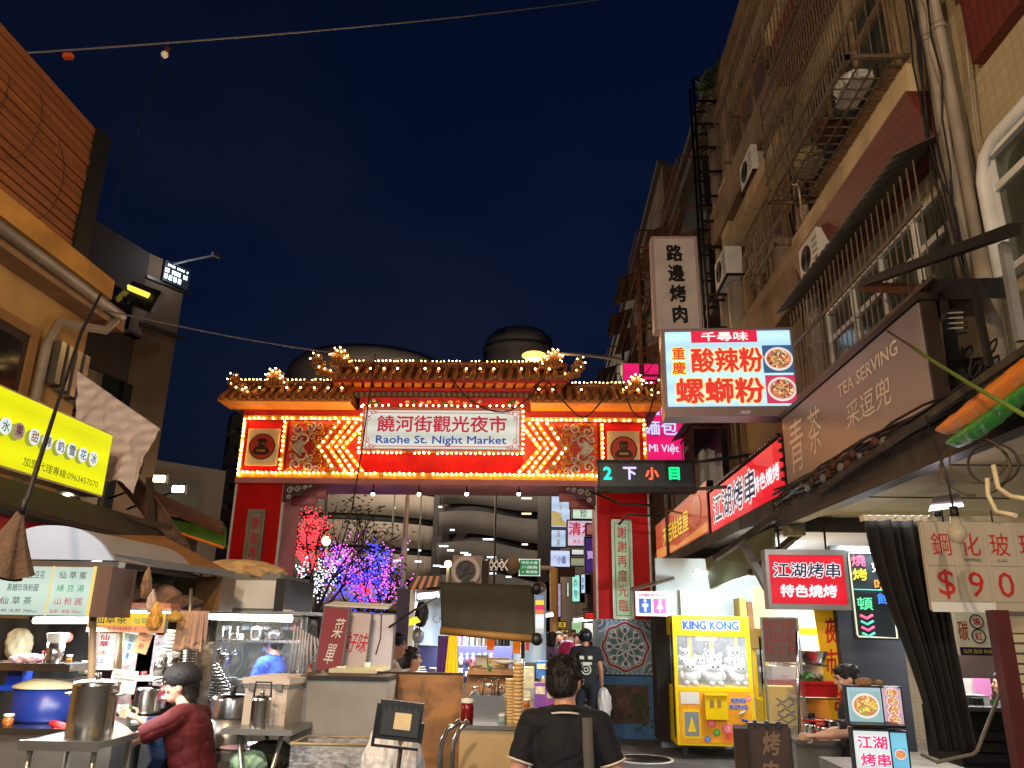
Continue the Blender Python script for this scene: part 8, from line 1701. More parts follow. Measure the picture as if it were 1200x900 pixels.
single(bxp(1000, 905, 1066, 960, 5.5, .6), 'lightbox_counter', M['steel_dull'], 'steel counter under the food lightboxes at the bottom edge', 'counter')
for (px, py, s_, lab) in ((1013, 800, .055, 'small cluster of skewers on top of the noodle lightbox'), (1030, 800, .03, 'dark pot on top of the narrow lightbox')): bag('food_cluster', lab, at(px, py, Y=5.7), (s_, s_, s_*.6), M['brown_card'], int(px), 'food')
# brown A-board
t = thing('brown_signboard', 'dark brown folding signboard with faded brush characters and clips, front right', 'signboard', at(905, 905, Y=5.4), R(-12)); bm_ = mat('aboard', c(62, 42, 32), .6, noise=(3, .35)); x0_, x1_, z0_, z1_ = rect(888, 838, 933, 960, 5.4); w, h = x1_-x0_, z1_-z0_
part(B().bb(-w/2, w/2, 0, .03, -.4, h*.46), 'front_board', bm_, t); part(B().bb(-w/2-.1, -w/2, .05, .3, -.4, h*.40), 'side_board', M['brown_dark'], t)
part(B().bb(-w/2-.012, -w/2, -.01, .04, -.4, h*.47).bb(w/2, w/2+.012, -.01, .04, -.4, h*.44).bb(-w/2, w/2, -.01, .04, h*.46, h*.475), 'frame', M['black'], t)
text('烤肉', t, mat('faded_ink', c(120, 96, 70), .6), 0, h*.14, w=w*.42, h=h*.5, off=.03, y=-.006, vert=True, shear=.1)
for i in range(3): part(B().bb(-w*.4+w*.3*i, -w*.3+w*.3*i, -.03, .05, h*.44, h*.5), 'clip', M['black'], t)
single(B().lathe([(.001, 0), (.14, 0), (.15, .04), (.001, .05)], at(800, 890, Y=11.4), 16), 'shoe_tray', M['black'], 'low black tray on the ground under the claw machine', 'tray') if False else None
# ---------------------------------------------------------------- people
from mathutils import noise as _ns
def remesh(b, name, vox, smooth=2, fold=0.):
    me = b.mesh('tmp'); o = bpy.data.objects.new('tmp', me); COL.objects.link(o)
    m = o.modifiers.new('r', 'REMESH'); m.mode = 'VOXEL'; m.voxel_size = vox
    if smooth: s = o.modifiers.new('s', 'SMOOTH'); s.iterations = smooth; s.factor = .5
    dg = bpy.context.evaluated_depsgraph_get(); dg.update(); r = bpy.data.meshes.new_from_object(o.evaluated_get(dg)); r.name = name
    if fold:
        cs = [v.co.copy() for v in r.vertices]; ns = [v.normal.copy() for v in r.vertices]; fl = []
        for p, n_ in zip(cs, ns):
            q = _ns.noise(V((p.x*9, p.y*9, p.z*5+p.x*4)))+.5*_ns.noise(V((p.x*22, p.y*22, p.z*12-p.x*8)))
            q += .2-.84*max(0, .12-abs(_ns.noise(V((p.x*7+3, p.y*7, p.z*9)))))/.12; fl += (p+n_*fold*q)[:]
        r.vertices.foreach_set("co", fl); r.update()
    bpy.data.objects.remove(o); r.materials.clear(); r.polygons.foreach_set("use_smooth", [True]*len(r.polygons)); return r
mk('hair', c(26, 20, 18), .5, noise=(40, .5, (1, 1, .2)), bump=(90, .6)); mk('hair_tied', c(20, 18, 18), .45, noise=(40, .4), bump=(80, .6))
MATS['skin_m'] = None; MATS.pop('skin_m')
sk1 = mat('skin_warm', c(198, 142, 112), .5, noise=(7, .1)); sk2 = mat('skin_pale', c(215, 170, 145), .5, noise=(7, .1))
def joints(H, **ov):
    k = H/1.7
    J = dict(pelvis=(0, 0, .93), waist=(0, 0, 1.08), chest=(0, .0, 1.27), neck=(0, -.01, 1.44), head=(0, .03, 1.585), shL=(-.18, -.01, 1.385), shR=(.18, -.01, 1.385), elL=(-.235, -.03, 1.11), elR=(.235, -.03, 1.11), wrL=(-.25, .05, .87), wrR=(.25, .05, .87), hipL=(-.09, 0, .9), hipR=(.09, 0, .9), knL=(-.1, .03, .49), knR=(.1, .03, .49), anL=(-.1, -.02, .08), anR=(.1, -.02, .08))
    J = {a: V(v)*k for a, v in J.items()}
    for a, v in ov.items(): J[a] = V(v)
    return J, k
def hand(b, w, el, k, side, curl=.35, up=None):
    d = (w-el).normalized(); up = V(up) if up else V((side, 0, 0)); n_ = (up-d*up.dot(d)).normalized(); s_ = d.cross(n_)
    c_ = w+d*.045*k
    b.tube([w-d*.02*k, w+d*.01*k, c_, w+d*.085*k], [.026*k, .028*k, .036*k, .034*k], 10, .55)
    for i, (off, L) in enumerate(((-.027, .062), (-.009, .072), (.009, .068), (.026, .054))):
        p0 = w+d*.08*k+s_*off*k; p1 = p0+(d-n_*curl*.4).normalized()*L*.45*k; p2 = p1+(d-n_*curl*1.3).normalized()*L*.32*k; p3 = p2+(d-n_*curl*2.4).normalized()*L*.25*k
        b.tube([p0, p1, p2, p3], [.0098*k, .0092*k, .0086*k, .0065*k], 7)
    t0 = w+d*.03*k-s_*.03*k; b.tube([t0, t0+(d*.7-s_*.7).normalized()*.03*k, t0+(d*1.1-s_*.5-n_*.3).normalized()*.058*k], [.013*k, .011*k, .0085*k], 7)
def figure(label, loc, rz, H=1.68, skin=sk1, shirt=None, pants=None, sleeve=.55, hairm=None, hair='short', look=0., tilt=0., J=None, vox=.011, tank=False, shoes=True, hvox=.006, name='person', apron=None, wide=1., group=None):
    t = thing(name, label, 'person', loc, rz, group); J, k = J if J else joints(H)
    hm = Matrix.Rotation(look, 3, 'Z') @ Matrix.Rotation(tilt, 3, 'X'); hc = J['head']
    h = lambda x, y, z: hc+hm @ (V((x, y, z))*k)
    def torso(b, g, hem=.0, wd=wide):
        up = (J['neck']-J['pelvis']).normalized()
        ax = (J['shR']-J['shL']).normalized(); fy = up.cross(ax).normalized(); ax = fy.cross(up); m = Matrix((ax, fy, up)).transposed()
        for a, r in (('pelvis', (.165, .12, .12)), ('waist', (.15*wd, .115*wd, .15)), ('chest', (.172, .118, .17))): b.ell(J[a], tuple((v+g/k)*k for v in r), 18, 12, m)
        b.ell(J['pelvis'].lerp(J['waist'], .5), tuple((v+g/k)*k for v in (.158*wd, .118*wd, .15)), 18, 12, m); b.ell(J['waist'].lerp(J['chest'], .5), tuple((v+g/k)*k for v in (.158, .115, .16)), 18, 12, m)
        b.tube([J['shL'], J['chest'].lerp(J['neck'], .75), J['shR']], [.055*k+g, .075*k+g, .055*k+g], 12)
    def limb(b, a, m_, c_, r, g, f=1.):
        p, q, s_ = J[a], J[m_], J[c_]
        if f <= 1: b.tube([p, p.lerp(q, .4*f), p.lerp(q, f)], [r[0]*k+g, r[0]*k*.95+g, (r[0]+(r[1]-r[0])*f)*k+g], 12)
        else:
            b.tube([p, p.lerp(q, .5), q, q.lerp(s_, .35*(f-1)), q.lerp(s_, f-1)], [r[0]*k+g, (r[0]*.55+r[1]*.45)*k+g, r[1]*k+g, r[1]*k*1.02+g, (r[1]+(r[2]-r[1])*(f-1))*k+g], 12)
        b.ell(p, r[0]*k+g, 12, 8)
        if f > 1: b.ell(q, r[1]*k+g, 12, 8)
    arm, leg = (.05, .04, .026), (.08, .055, .036)
    b = B(); torso(b, 0)
    for s_, x in ((-1, 'L'), (1, 'R')):
        limb(b, 'sh'+x, 'el'+x, 'wr'+x, arm, 0, 2.); limb(b, 'hip'+x, 'kn'+x, 'an'+x, leg, 0, 2.)
        hand(b, J['wr'+x], J['el'+x], k, s_)
        an = J['an'+x]; b.tube([an, an+V((0, .05, -.04))*k, an+V((0, .15, -.05))*k], [.036*k, .036*k, .025*k], 10)
    b.tube([J['neck']-V((0, 0, .04*k)), J['neck']+V((0, 0, .03*k)), h(0, -.01, -.06)], [.062*k, .056*k, .056*k], 12)
    b.ell(hc, (.074*k, .092*k, .108*k), 18, 14, hm).ell(h(0, .035, -.06), (.052*k, .052*k, .052*k), 14, 10, hm).ell(h(0, -.02, .03), (.077*k, .09*k, .09*k), 16, 12, hm)
    b.tube([h(0, .085, .02), h(0, .108, -.018), h(0, .1, -.028)], [.009*k, .015*k, .013*k], 8)
    for a in (-1, 1):
        b.ell(h(a*.076, -.005, -.01), (.012*k, .022*k, .034*k), 10, 8, hm); b.ell(h(a*.04, .068, -.02), (.022*k, .02*k, .02*k), 8, 6, hm)
        b.ell(h(a*.03, .086, .03), (.026*k, .012*k, .01*k), 8, 6, hm)
    b.ell(h(0, .088, -.055), (.024*k, .012*k, .009*k), 8, 6, hm)
    part(remesh(b, 'body', hvox), 'body', skin, t)
    e = B()
    for a in (-1, 1): e.ell(h(a*.031, .0865, .012), (.0135*k, .006*k, .0065*k), 8, 6, hm)
    part(e, 'eyes', mat('eye', c(30, 22, 20), .2), t); e = B()
    for a in (-1, 1): e.tube([h(a*.015, .1, .03), h(a*.03, .1, .036), h(a*.048, .086, .03)], .004*k, 5)
    part(e, 'eyebrows', M['hair'], t)
    part(B().ell(h(0, .097, -.055), (.021*k, .006*k, .006*k), 8, 6, hm), 'lips', mat('lips', c(150, 80, 75), .5), t)
    hb = B()
    if hair:
        hb.ell(h(0, -.018, .03), (.086*k, .1*k, .096*k), 18, 12, hm).ell(h(0, -.045, -.01), (.081*k, .07*k, .088*k), 18, 12, hm).ell(h(0, .03, .075), (.066*k, .06*k, .04*k), 14, 10, hm)
        rr = random.Random(int(loc[0]*50))
        for i in range(40):
            a, z = rr.uniform(0, 2*PI), rr.uniform(.02, .1); hb.ell(h(.08*math.cos(a)*(1.1-z*1.2), -.02+.09*math.sin(a)*(1.1-z*1.2), z), .012*k, 6, 5)
        if hair == 'long': hb.ell(h(0, -.06, -.07), (.075*k, .05*k, .11*k), 14, 10, hm)
        if hair == 'bun': hb.ell(h(0, -.1, .05), (.04*k, .04*k, .04*k), 12, 8, hm)
        ho = part(remesh(hb, 'hair', .006, 4), 'hair', hairm or M['hair'], t)
        if hvox < .01:
            sb = B(); me = ho.data; vs_ = me.vertices
            for i in range(2600 if hvox < .0056 else 900):
                v = vs_[rr.randrange(len(vs_))]; nn_ = v.normal
                if v.co.z < hc.z-.07*k: continue
                dn = V((rr.gauss(0, .35), rr.gauss(-.15, .35), -.9)); dn = (dn-nn_*dn.dot(nn_)).normalized(); L = rr.uniform(.012, .028)*k; sd = dn.cross(nn_)*.0011
                a_ = v.co+nn_*.001; sb.add([a_-sd, a_+sd, a_+dn*L*.6+nn_*.004+sd*.7, a_+dn*L+nn_*rr.uniform(.001, .008), a_+dn*L*.6+nn_*.004-sd*.7], [(0, 1, 2, 3, 4)])
            part(sb, 'hair_strands', hairm or M['hair'], t, kind='stuff')
    if shirt:
        b = B(); torso(b, .014)
        for x in 'LR':
            if not tank: limb(b, 'sh'+x, 'el'+x, 'wr'+x, arm, .016, sleeve)
        part(remesh(b, 'shirt', vox, 2, .0065), 'shirt', shirt, t)
    if pants:
        b = B(); b.ell(J['pelvis'], (.175*k, .13*k, .12*k), 16, 10)
        for x in 'LR': limb(b, 'hip'+x, 'kn'+x, 'an'+x, leg, .014, 1.9)
        part(remesh(b, 'trousers', vox*1.2, 2, .006), 'trousers', pants, t)
        for s_, x in ((-1, 'L'), (1, 'R')):
            an = J['an'+x]; part(B().tube([an+V((0, -.04, -.05))*k, an+V((0, .04, -.04))*k, an+V((0, .17, -.055))*k], [.036*k, .045*k, .03*k], 12), 'shoe', M['black'], t)
    return t, J, k, h
navy = mat('shirt_navy', c(9, 10, 17), .85, noise=(14, .2), bump=(25, .35)); trim = mat('trim_cream', c(215, 200, 180), .7)
# walking man, back to the camera
hp = at(662, 798, Y=4.15)
Jm = joints(1.68, shL=(-.17, -.02, 1.37), shR=(.17, -.02, 1.37), elL=(-.25, -.06, 1.1), elR=(.265, -.03, 1.1), wrL=(-.27, .08, .9), wrR=(.33, .1, .92), anL=(-.1, -.25, .13), knL=(-.1, -.02, .5), anR=(.1, .22, .08), knR=(.1, .16, .5))
t, J, k, h = figure('man walking away in a black polo with pale trim, strap over his right shoulder', (hp.x, 4.15, hp.z-1.585*1.68/1.7-.0), 0, 1.68, sk1, navy, mat('trousers_dark', c(30, 30, 34), .8), .62, None, 'short', R(-22), R(-10), Jm, .009, hvox=.005, wide=1.04)
WM[t.name] = WM[t.name]
nk = J['neck']
part(B().tube([nk+V((.072*math.cos(a), -.008+.068*math.sin(a), .0-.022*math.sin(a))) for a in [2*PI*i/20 for i in range(21)]], .021, 8), 'collar', navy, t)
part(B().tube([nk+V((.086*math.cos(a), -.008+.084*math.sin(a), -.016-.022*math.sin(a))) for a in [2*PI*i/20 for i in range(21)]], .0055, 6), 'collar_trim', trim, t)
for x in 'LR':
    p, q = J['sh'+x], J['el'+x]; c_ = p.lerp(q, .62); d = (q-p).normalized()
    a_ = d.cross(V((0, 1, 0))).normalized(); b_ = d.cross(a_); part(B().tube([c_+(a_*math.cos(u)+b_*math.sin(u))*.063 for u in [2*PI*i/20 for i in range(21)]], .0055, 6), 'sleeve_trim', trim, t)
_sp = [V((.10, .14, 1.2)), V((.11, .1, 1.36)), V((.105, .0, 1.448)), V((.105, -.09, 1.40)), V((.105, -.135, 1.28)), V((.11, -.148, 1.15)), V((.125, -.148, 1.0)), V((.15, -.13, .9))]
part(B().grid(lambda u, v: _sp[min(6, int(u*6.999))].lerp(_sp[min(7, int(u*6.999)+1)], (u*6.999) % 1)+V(((v-.5)*.05, 0, 0)), 21, 2, .004), 'bag_strap', mat('strap', c(80, 76, 70), .8), t)
part(B().tube([V((.1+.04*math.cos(u), -.155, 1.12+.028*math.sin(u))) for u in [2*PI*i/12 for i in range(13)]]+[V((.15, -.15, 1.05)), V((.13, -.15, .95))], .006, 6), 'strap_loop', trim, t)
part(B().box((.2, -.1, .88), (.26, .1, .3)), 'bag', mat('bag_dark', c(50, 50, 50), .7), t)
g_ = B(); g_.tube([h(.083, .0, .012), h(.082, .06, .016), h(.066, .098, .016)], .0025, 5); part(g_, 'glasses_arm', M['steel_dull'], t)
part(B().tube([h(.045+.02*math.cos(u), .112, .008+.017*math.sin(u)) for u in [2*PI*i/14 for i in range(15)]], .0022, 5), 'glasses_rim', M['steel_dull'], t)
# people in the street ahead
def street_person(lab, px, py, Y, H, rz=0, **kw):
    p = at(px, py, Y=Y); return figure(lab, (p.x, Y, 0), rz, H, vox=.02, hvox=.014, **kw)
t, J, k, h = street_person('person in a dark teal-marked helmet and black printed T-shirt walking away', 686, 760, 12.9, 1.72, shirt=mat('tee_black', c(28, 30, 38), .85), pants=mat('jeans_dark', c(30, 34, 46), .8), hair=None)
part(B().ell(h(0, -.01, .03), (.115, .13, .115), 20, 14), 'helmet', mat('helmet', c(30, 40, 46), .25, stain=(c(120, 170, 175), 6, .6)), t); part(B().bb(-.09, .09, -.14, -.13, 1.2, 1.24).bb(-.1, -.03, -.145, -.135, 1.28, 1.33).bb(.03, .1, -.145, -.135, 1.28, 1.33), 'shirt_print', M['paper'], t)
part(B().tube([V((.07*math.cos(u), -.142, 1.13+.07*math.sin(u))) for u in [2*PI*i/14 for i in range(15)]], .012, 5).tube([V((.03*math.cos(u), -.142, 1.13+.03*math.sin(u))) for u in [2*PI*i/10 for i in range(11)]], .01, 5), 'shirt_print', M['paper'], t)
bag('carried_bag', 'white plastic bag swinging from the hand of the helmeted walker', WM[t.name].translation+V((.28, -.02, .62)), (.1, .08, .24), M['bag_white'], 41)
t, J, k, h = street_person('person in a lavender shirt with a dark backpack strap walking away', 646, 752, 13.6, 1.68, shirt=mat('lavender', c(170, 160, 205), .8), pants=mat('jeans_dark', c(30, 34, 46), .8), hair='long')
part(B().tube([V((-.1, .12, 1.3)), V((-.1, 0, 1.44)), V((0, -.14, 1.3)), V((.12, -.14, 1.1))], .02, 6, .4), 'backpack_strap', M['black'], t); part(B().box((.12, -.2, 1.12), (.2, .14, .34)), 'backpack', mat('pack_navy', c(40, 40, 60), .8), t)
bag('pink_bag', 'bright pink bag between the lavender walker and the helmeted walker', at(665, 762, Y=13.3), (.14, .08, .13), mat('pink_bag_m', c(220, 60, 120), .6), 43)
street_person('dark-clothed pedestrian farther down the market street near the sign post', 655, 750, 17, 1.66, shirt=mat('tee_black', (0, 0, 0)), pants=mat('jeans_dark', (0, 0, 0)), rz=PI)
street_person('pedestrian in white farther down the market street by the shop glow', 676, 752, 18.5, 1.62, shirt=mat('tee_white', c(200, 200, 195), .8), pants=mat('jeans_dark', (0, 0, 0)), rz=PI, hair='long')
for i, (px, Yp_, mm, lab) in enumerate(((640, 21, 'tee_black', 'black-shirted pedestrian at the left edge of the far street'), (662, 23, 'lavender', 'lavender-shirted pedestrian in the middle of the far street'), (690, 20, 'tee_black', 'black-shirted pedestrian just left of the right gate pillar'), (672, 27, 'tee_white', 'distant white-shirted pedestrian deepest in the street'))):
    p = at(px, 750, Y=Yp_); figure(lab, (p.x, Yp_, 0), PI*(i % 2), 1.6+.03*i, shirt=mat(mm, (0, 0, 0)), pants=mat('jeans_dark', (0, 0, 0)), vox=.03, hvox=.02)
# couple behind the plywood board
p = at(459, 757, Y=7.3); t, *_ = figure('man in a cream tank top turned sideways behind the plywood board', (p.x, 7.3, p.z-1.585), R(-70), 1.7, sk1, mat('tank_cream', c(215, 195, 160), .85, bump=(20, .3)), mat('shorts_grey', c(70, 70, 72), .8), tank=True, look=R(-10), vox=.014, hvox=.009)
p = at(478, 773, Y=7.7); figure('person in a white T-shirt partly behind the man in the tank top', (p.x, 7.7, p.z-1.585), R(-50), 1.7, sk1, mat('tee_white', (0, 0, 0)), mat('shorts_grey', (0, 0, 0)), look=R(-10), vox=.014, hvox=.012)
# masked cook
p = at(322, 752, Y=7.75); Jc = joints(1.66, elR=(.28, .12, 1.22), wrR=(.3, .42, 1.12), shR=(.18, .03, 1.36), elL=(-.25, .05, 1.12), wrL=(-.2, .28, 1.02))
t, J, k, h = figure('masked cook in a blue T-shirt reaching over the steel counter behind the plastic sheet', (p.x, 7.75, p.z-1.55), R(75), 1.66, sk2, mat('tee_blue', c(30, 80, 215), .8, bump=(20, .3)), mat('apron_dark', c(40, 40, 60), .8), look=R(5), tilt=R(-12), J=Jc, vox=.011, hvox=.008)
part(B().ell(h(0, .066, -.045), (.058*k, .042*k, .048*k), 14, 10), 'face_mask', mat('mask_blue', c(150, 200, 225), .7), t); part(B().tube([h(.05, .07, -.03), h(.08, .0, -.005)], .003, 5), 'mask_loop', M['paper'], t)
part(B().bb(-.19, .19, -.14, -.12, .9, 1.28), 'apron_back', mat('apron_dark', (0, 0, 0)), t)
# seller in dark red
p = at(221, 800, Y=4.6); mr_s = mat('shirt_wine', c(84, 9, 18), .8, noise=(8, .2), bump=(12, .4)); den = mat('denim', c(60, 86, 130), .85, noise=(10, .3), bump=(25, .4))
Js = joints(1.48, pelvis=(0, -.06, .86), waist=(0, -.03, 1.0), chest=(0, .03, 1.17), neck=(0, .08, 1.33), head=(0, .13, 1.46), shR=(.17, .06, 1.27), shL=(-.17, .06, 1.27), elL=(-.21, .26, 1.17), wrL=(-.19, .47, 1.27), elR=(.2, .24, 1.16), wrR=(.14, .45, 1.24), hipL=(-.1, -.04, .84), hipR=(.1, -.04, .84), knL=(-.13, .40, .78), knR=(.13, .40, .76), anL=(-.13, .42, .36), anR=(.13, .42, .34))
Js = ({a: v*.93 for a, v in Js[0].items()}, Js[1])
t, J, k, h = figure('seller in a wine-red shirt, black cap and denim apron seated at the steel counter', (p.x+.07, 4.6, p.z-1.37), R(84), 1.48, sk2, mr_s, mat('maroon_trousers', c(66, 30, 36), .85), .75, None, 'long', R(22), R(-6), Js, .009, hvox=.0055, wide=.98)
part(B().ell(h(0, -.012, .052), (.108*k, .126*k, .088*k), 20, 12), 'cap', mat('cap_black', c(24, 24, 26), .8, bump=(60, .4)), t)
part(B().add([h(-.062, .07, .06), h(-.045, .14, .05), h(0, .165, .047), h(.045, .14, .05), h(.062, .07, .06), h(.045, .06, .072), h(-.045, .06, .072), h(-.062, .07, .052), h(-.045, .14, .042), h(0, .165, .039), h(.045, .14, .042), h(.062, .07, .052)], [(0, 1, 2, 3, 4, 5, 6), (11, 10, 9, 8, 7), (0, 7, 8, 1), (1, 8, 9, 2), (2, 9, 10, 3), (3, 10, 11, 4)]), 'cap_brim', MATS['cap_black'], t)
part(B().ell(h(0, .088, .075), (.022*k, .01*k, .016*k), 10, 6), 'cap_badge', mat('badge', c(120, 140, 40), .5), t)
g_ = B()
for a in (-1, 1): g_.tube([h(a*.032+.021*math.cos(u), .104, .012+.017*math.sin(u)) for u in [2*PI*i/12 for i in range(13)]], .0025, 5)
part(g_, 'glasses', M['steel_dull'], t)
ap = B(); ap.grid(lambda u, v: V((-.17+.34*u, [.19, .17, .13, .18, .34, .5][int(v*4.99)]*(1-(v*4.99) % 1)+[.19, .17, .13, .18, .34, .5][min(5, int(v*4.99)+1)]*((v*4.99) % 1)+.01*math.sin(u*12), [1.2, 1.1, .99, .9, .87, .78][int(v*4.99)]*(1-(v*4.99) % 1)+[1.2, 1.1, .99, .9, .87, .78][min(5, int(v*4.99)+1)]*((v*4.99) % 1))), 14, 20, .008); part(ap, 'apron', den, t)
part(B().tube([V((-.13, .1, .92)), V((-.155, -.03, .9)), V((-.1, -.13, .89)), V((0, -.155, .885)), V((.1, -.13, .89)), V((.155, -.03, .9)), V((.13, .1, .92))], .014, 6), 'apron_tie', den, t)
st_ = thing('bar_stool', 'maroon-covered stool under the seated seller', 'stool', (p.x+.12, 4.6, 0)); part(B().lathe([(.19, .0), (.2, .03), (.19, .07), (.001, .08)], (0, 0, p.z-1.46+.72), 24), 'seat', mat('seat_maroon', c(80, 34, 42), .7), st_)
for i in range(4): a = PI/4+i*PI/2; part(B().cyl((.15*math.cos(a), .15*math.sin(a), p.z-1.46+.72), (.2*math.cos(a), .2*math.sin(a), 0), .014, 8), 'leg', M['steel_dull'], st_)
# woman at the skewer stall, person at the far right
p = at(996, 795, Y=6.9); Jw = joints(1.58, elL=(-.24, .08, 1.08), wrL=(-.22, .34, 1.05), elR=(.24, .05, 1.06), wrR=(.2, .28, 1.0))
figure('dark-haired woman in black working behind the noodle lightbox', (p.x, 6.9, p.z-1.585*1.58/1.7), R(80), 1.58, sk2, mat('tee_black', (0, 0, 0)), mat('jeans_dark', (0, 0, 0)), hair='bun', look=R(8), tilt=R(-14), J=Jw, vox=.012, hvox=.009)
p = at(1180, 790, Y=7.6); Jw = joints(1.62, elL=(-.26, .1, 1.12), wrL=(-.3, .3, 1.0))
figure('person in black at the dim inner stall by the right edge', (p.x, 7.6, p.z-1.6), R(60), 1.62, sk1, mat('tee_black', (0, 0, 0)), mat('jeans_dark', (0, 0, 0)), hair='long', J=Jw, vox=.014, hvox=.011)
area(at(1150, 790, Y=7.6)+V((0, -.3, .5)), .5, .3, 4, (1, .9, .9))  # added fill lamp for the inner stall, no source modelled
# ---------------------------------------------------------------- small goods on the counters and facade clutter
kinds = {'bowl': [(.55, 0), (1, .45), (.97, .45), (.5, .03)], 'cup': [(.7, 0), (.95, 1.7), (.9, 1.7), (.6, .05)], 'bottle': [(.6, 0), (.62, 1.8), (.25, 2.4), (.25, 2.9)], 'jar': [(.8, 0), (.85, 1.2), (.7, 1.4), (.7, 1.6)]}
def good(kind_, lab, px, py, Y_, r, mm):
    t = thing('counter_'+kind_, lab, kind_, at(px, py, Y=Y_)); part(B().lathe([(a*r, b_*r) for a, b_ in kinds[kind_]], n=16, caps=kind_ in ('bottle', 'jar')), 'body', mm, t)
    if kind_ in ('bottle', 'jar'): part(B().cyl((0, 0, kinds[kind_][-1][1]*r), (0, 0, kinds[kind_][-1][1]*r+.015), kinds[kind_][-1][0]*r*1.15, 10), 'cap', M['red_plastic'] if kind_ == 'bottle' else M['paper'], t)
S_, P_, Gl = M['steel'], M['paper'], mat('glass_tint', c(170, 200, 190), .1, alpha=.6)
amb, grn, brn = mat('amber_glass', c(170, 100, 40), .15), mat('green_glass', c(60, 120, 70), .15), M['brown_card']
for g in (('bowl', 'steel bowl beside the blue tub', 118, 852, 4.9, .04, S_), ('jar', 'brown syrup jar at the left end of the counter', 8, 852, 4.72, .035, amb), ('cup', 'white cup by the notice sheet', 136, 836, 5.05, .028, P_), ('cup', 'second white cup, touching the one by the notice sheet', 145, 836, 5.1, .028, P_), ('bottle', 'green bottle right of the white cups', 152, 836, 5.2, .022, grn), ('bowl', 'white bowl under the seller hand', 128, 838, 5.0, .045, P_), ('jar', 'amber jar on the upper shelf end', 80, 777, 5.0, .022, amb), ('bottle', 'brown bottle behind the snack bag', 48, 777, 5.1, .02, amb), ('cup', 'red cup standing on the rear shelf', 168, 794, 5.4, .022, M['red_plastic']), ('jar', 'clear jar at the far end of the rear shelf', 212, 794, 5.4, .03, Gl), ('bowl', 'steel bowl on the noodle cart counter edge', 352, 808, 7.1, .06, S_), ('bottle', 'green bottle on the cart counter near the plastic folds', 343, 808, 7.2, .035, grn), ('bowl', 'small bowl on the cream ledge', 400, 784, 5.4, .035, P_), ('bottle', 'dark bottle standing on the grey cart', 362, 795, 5.5, .025, amb), ('cup', 'paper cup standing on the plywood board corner of the cart', 430, 784, 5.6, .025, P_), ('bowl', 'steel bowl at the right of the centre counter', 603, 786, 6.7, .05, S_), ('bottle', 'red-capped amber bottle on the centre counter', 552, 786, 6.6, .025, amb), ('bottle', 'green bottle in the middle of the centre counter', 574, 786, 6.5, .022, grn), ('jar', 'clear jar beside the paper cup stacks', 588, 849, 4.72, .025, Gl), ('cup', 'white cup at the front of the skewer counter', 944, 869, 7.0, .035, P_), ('bowl', 'white bowl in the middle of the skewer counter', 983, 869, 7.02, .045, P_), ('bottle', 'amber sauce bottle on the skewer counter', 958, 869, 7.1, .025, amb), ('jar', 'clear jar on the middle steel shelf', 962, 780, 7.9, .035, Gl), ('bowl', 'small steel bowl under the mixing bowl shelf', 944, 798, 7.6, .05, S_), ('bottle', 'green bottle at the dim inner stall', 1165, 829, 7.1, .03, grn), ('cup', 'white cup at the dim inner stall', 1172, 829, 7.1, .03, P_), ('jar', 'jar at the edge of the snack stand', 617, 829, 5.6, .025, amb), ('bowl', 'small enamel bowl on the steel bench behind the seller', 284, 878, 4.9, .04, P_)): good(*g)
for i, (px, L) in enumerate(((262, .2), (270, .26), (279, .22))):
    p = at(px, 734, Y=7.3); t = thing('hanging_ladle', ['left', 'middle', 'right'][i]+' steel ladle hanging behind the plastic sheet', 'ladle', p); part(B().cyl((0, 0, 0), (0, 0, -L), .006, 6), 'handle', S_, t); part(B().lathe([(.035, 0), (.03, -.02), (.001, -.03)], (0, 0, -L), 12, caps=False), 'scoop', S_, t)
for i, (px, py) in enumerate(((150, 850), (158, 846), (166, 843))): single(B().ell(at(px, py, Y=5.05), (.028, .02, .012), 8, 5), 'coin_tray_item', M['paper'] if i else M['cup_paper'], ['tan', 'white', 'second white'][i]+' folded napkin on the steel counter before the seller', 'napkin')
# extra cages, conduits and air conditioners on the facade
cl = random.Random(31)
for i, (y, z) in enumerate(((10.2, 6.85), (11.6, 10.0), (10.4, 10.1))):
    cg3 = bp(B().bb(FX-.4, FX-.37, y-.5, y+.9, z, z+.03).bb(FX-.4, FX, y-.5, y-.47, z, z+.03).bb(FX-.4, FX, y+.87, y+.9, z, z+.03), 'window_cage', M['cage'])
    for k in range(10): part(B().bb(FX-.395, FX-.38, y-.48+.145*k, y-.465+.145*k, z+.03, z+.85), 'bar', M['cage'], cg3, world=True)
    part(B().bb(FX-.4, FX-.37, y-.5, y+.9, z+.85, z+.88), 'rail', M['cage'], cg3, world=True)
for i in range(10):
    y = cl.choice((9.5, 9.7, 12.85, 13.2, 13.6, 6.2, 5.4, 11.0)); z = cl.uniform(4.6, 9); bp(B().tube([V((FX-.06-.02*i % .1, y+.1*math.sin(j*.8+i), z+.45*j)) for j in range(6)], .012, 5), 'conduit', M['pipe'] if i % 3 else M['cable'])
aircon((FX-.25, 8.6, 5.9), -PI/2, 'air conditioner wedged under the far end of the big window cage', .8)
aircon((FX-.22, 10.9, 8.6), -PI/2, 'rusty air conditioner between the two rows of upper windows', .85)
# unseen tube lights added behind the camera to brighten the near stall fronts
for i, (x, y) in enumerate(((-1.6, -1.4), (1.6, -1.8))):
    tube_light('tube_light', (x-.6, y, 2.75), (x+.6, y, 2.75), ['unseen tube light added behind the camera on the left', 'unseen tube light added behind the camera on the right'][i], .02)
    area(V((x, y, 2.68)), 1.2, .12, 27, (.95, .97, 1), (R(50), 0, 0))
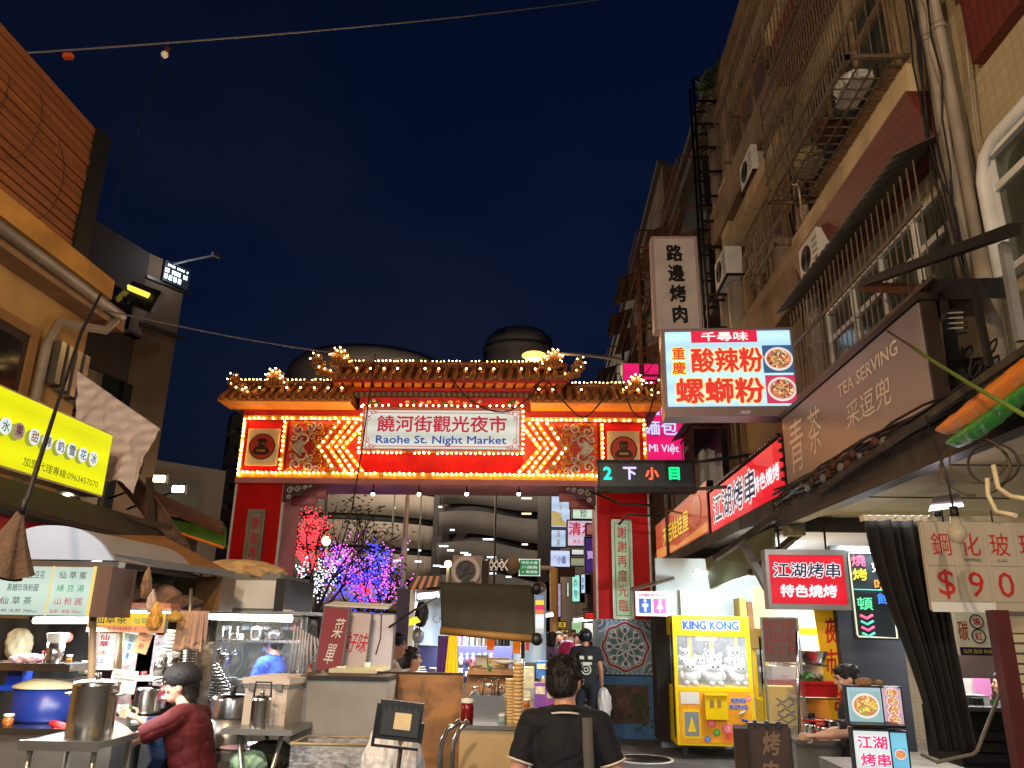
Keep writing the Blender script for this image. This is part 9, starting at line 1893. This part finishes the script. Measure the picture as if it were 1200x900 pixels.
# repeats share a group
GROUPS = {'tube_light': 'fluorescent tube lights over the stalls', 'ceiling_tube': 'fluorescent tubes in the arcade', 'shop_sign': 'signs stacked in the far street', 'street_lamp': 'street lamps', 'person': 'people at the market', 'cup_stack': 'stacked cups', 'paper_cup_stack': 'stacks of cream paper cups', 'cup_dispenser': 'steel cup dispensers', 'hanging_bag': 'bags hanging over the drink stall', 'stored_bundle': 'bundles stored under the brown awning', 'towel': 'towels hanging at the stalls', 'glass_bowl': 'bowls on the cook counter', 'seasoning_tub': 'seasoning tubs on the cart shelf', 'cart_pot': 'pots on the noodle cart', 'plastic_fold': 'folds of the clear plastic sheet', 'leaning_board': 'boards leaning beside the grey cart', 'white_bag': 'white bags by the floodlight', 'sauce_bowl': 'sauce bowls of the centre stall', 'hanging_pouch': 'pouches hanging under the tarp', 'carton': 'cartons on the centre stall counter', 'hanging_garment': 'garments hanging in the kiosk row', 'display_bottle': 'bottles on the navy counter', 'snack_box': 'snack boxes beside the walking man', 'led_sign': 'electronic signs in the far street', 'shop_front_sign': 'shop fascias in the far street', 'air_conditioner': 'air conditioners on the apartment facade', 'lit_tree': 'trees with string lights', 'floodlight': 'floodlights before the grey block', 'overhead_wire': 'wires overhead', 'power_cable': 'loose power cables', 'roof_beam': 'beams behind the drink stall roofs', 'claw_machine': 'yellow claw machines', 'counter_can': 'steel cans on the skewer counter', 'counter_bowl': 'bowls on the stall counters', 'counter_cup': 'cups on the stall counters', 'counter_bottle': 'bottles on the stall counters', 'counter_jar': 'jars on the stall counters', 'food_lightbox': 'food photo lightboxes', 'hanging_cable': 'cable loops under the rolled tarps', 'rolled_tarp': 'rolled tarps above the arcade', 'white_hose': 'cream hoses at the right edge', 'sign_lattice': 'steel lattices beside the signboards', 'pillar_plaque': 'plaques on the gate pillars', 'medallion_panel': 'emblem panels of the gate', 'foil_sheet': 'plastic sheets behind the drink stall', 'paper_sheet': 'notices at the drink stall', 'storage_bundle': 'things stored in the window cage', 'canopy_strut': 'awning arms', 'food_crate': 'crates behind the menu stand', 'food_cluster': 'food on top of the lightboxes', 'hanging_ladle': 'ladles hanging in the cart', 'coin_tray_item': 'napkins on the steel counter', 'tan_cover': 'tan covers on the cupboard'}
for o in list(COL.objects):
    if o.parent is None and 'label' in o.keys():
        g = GROUPS.get(o.name.split('.')[0])
        if g and 'group' not in o.keys(): o['group'] = g
        if o.name.startswith('coin_tray_item'): o.name = 'napkin'
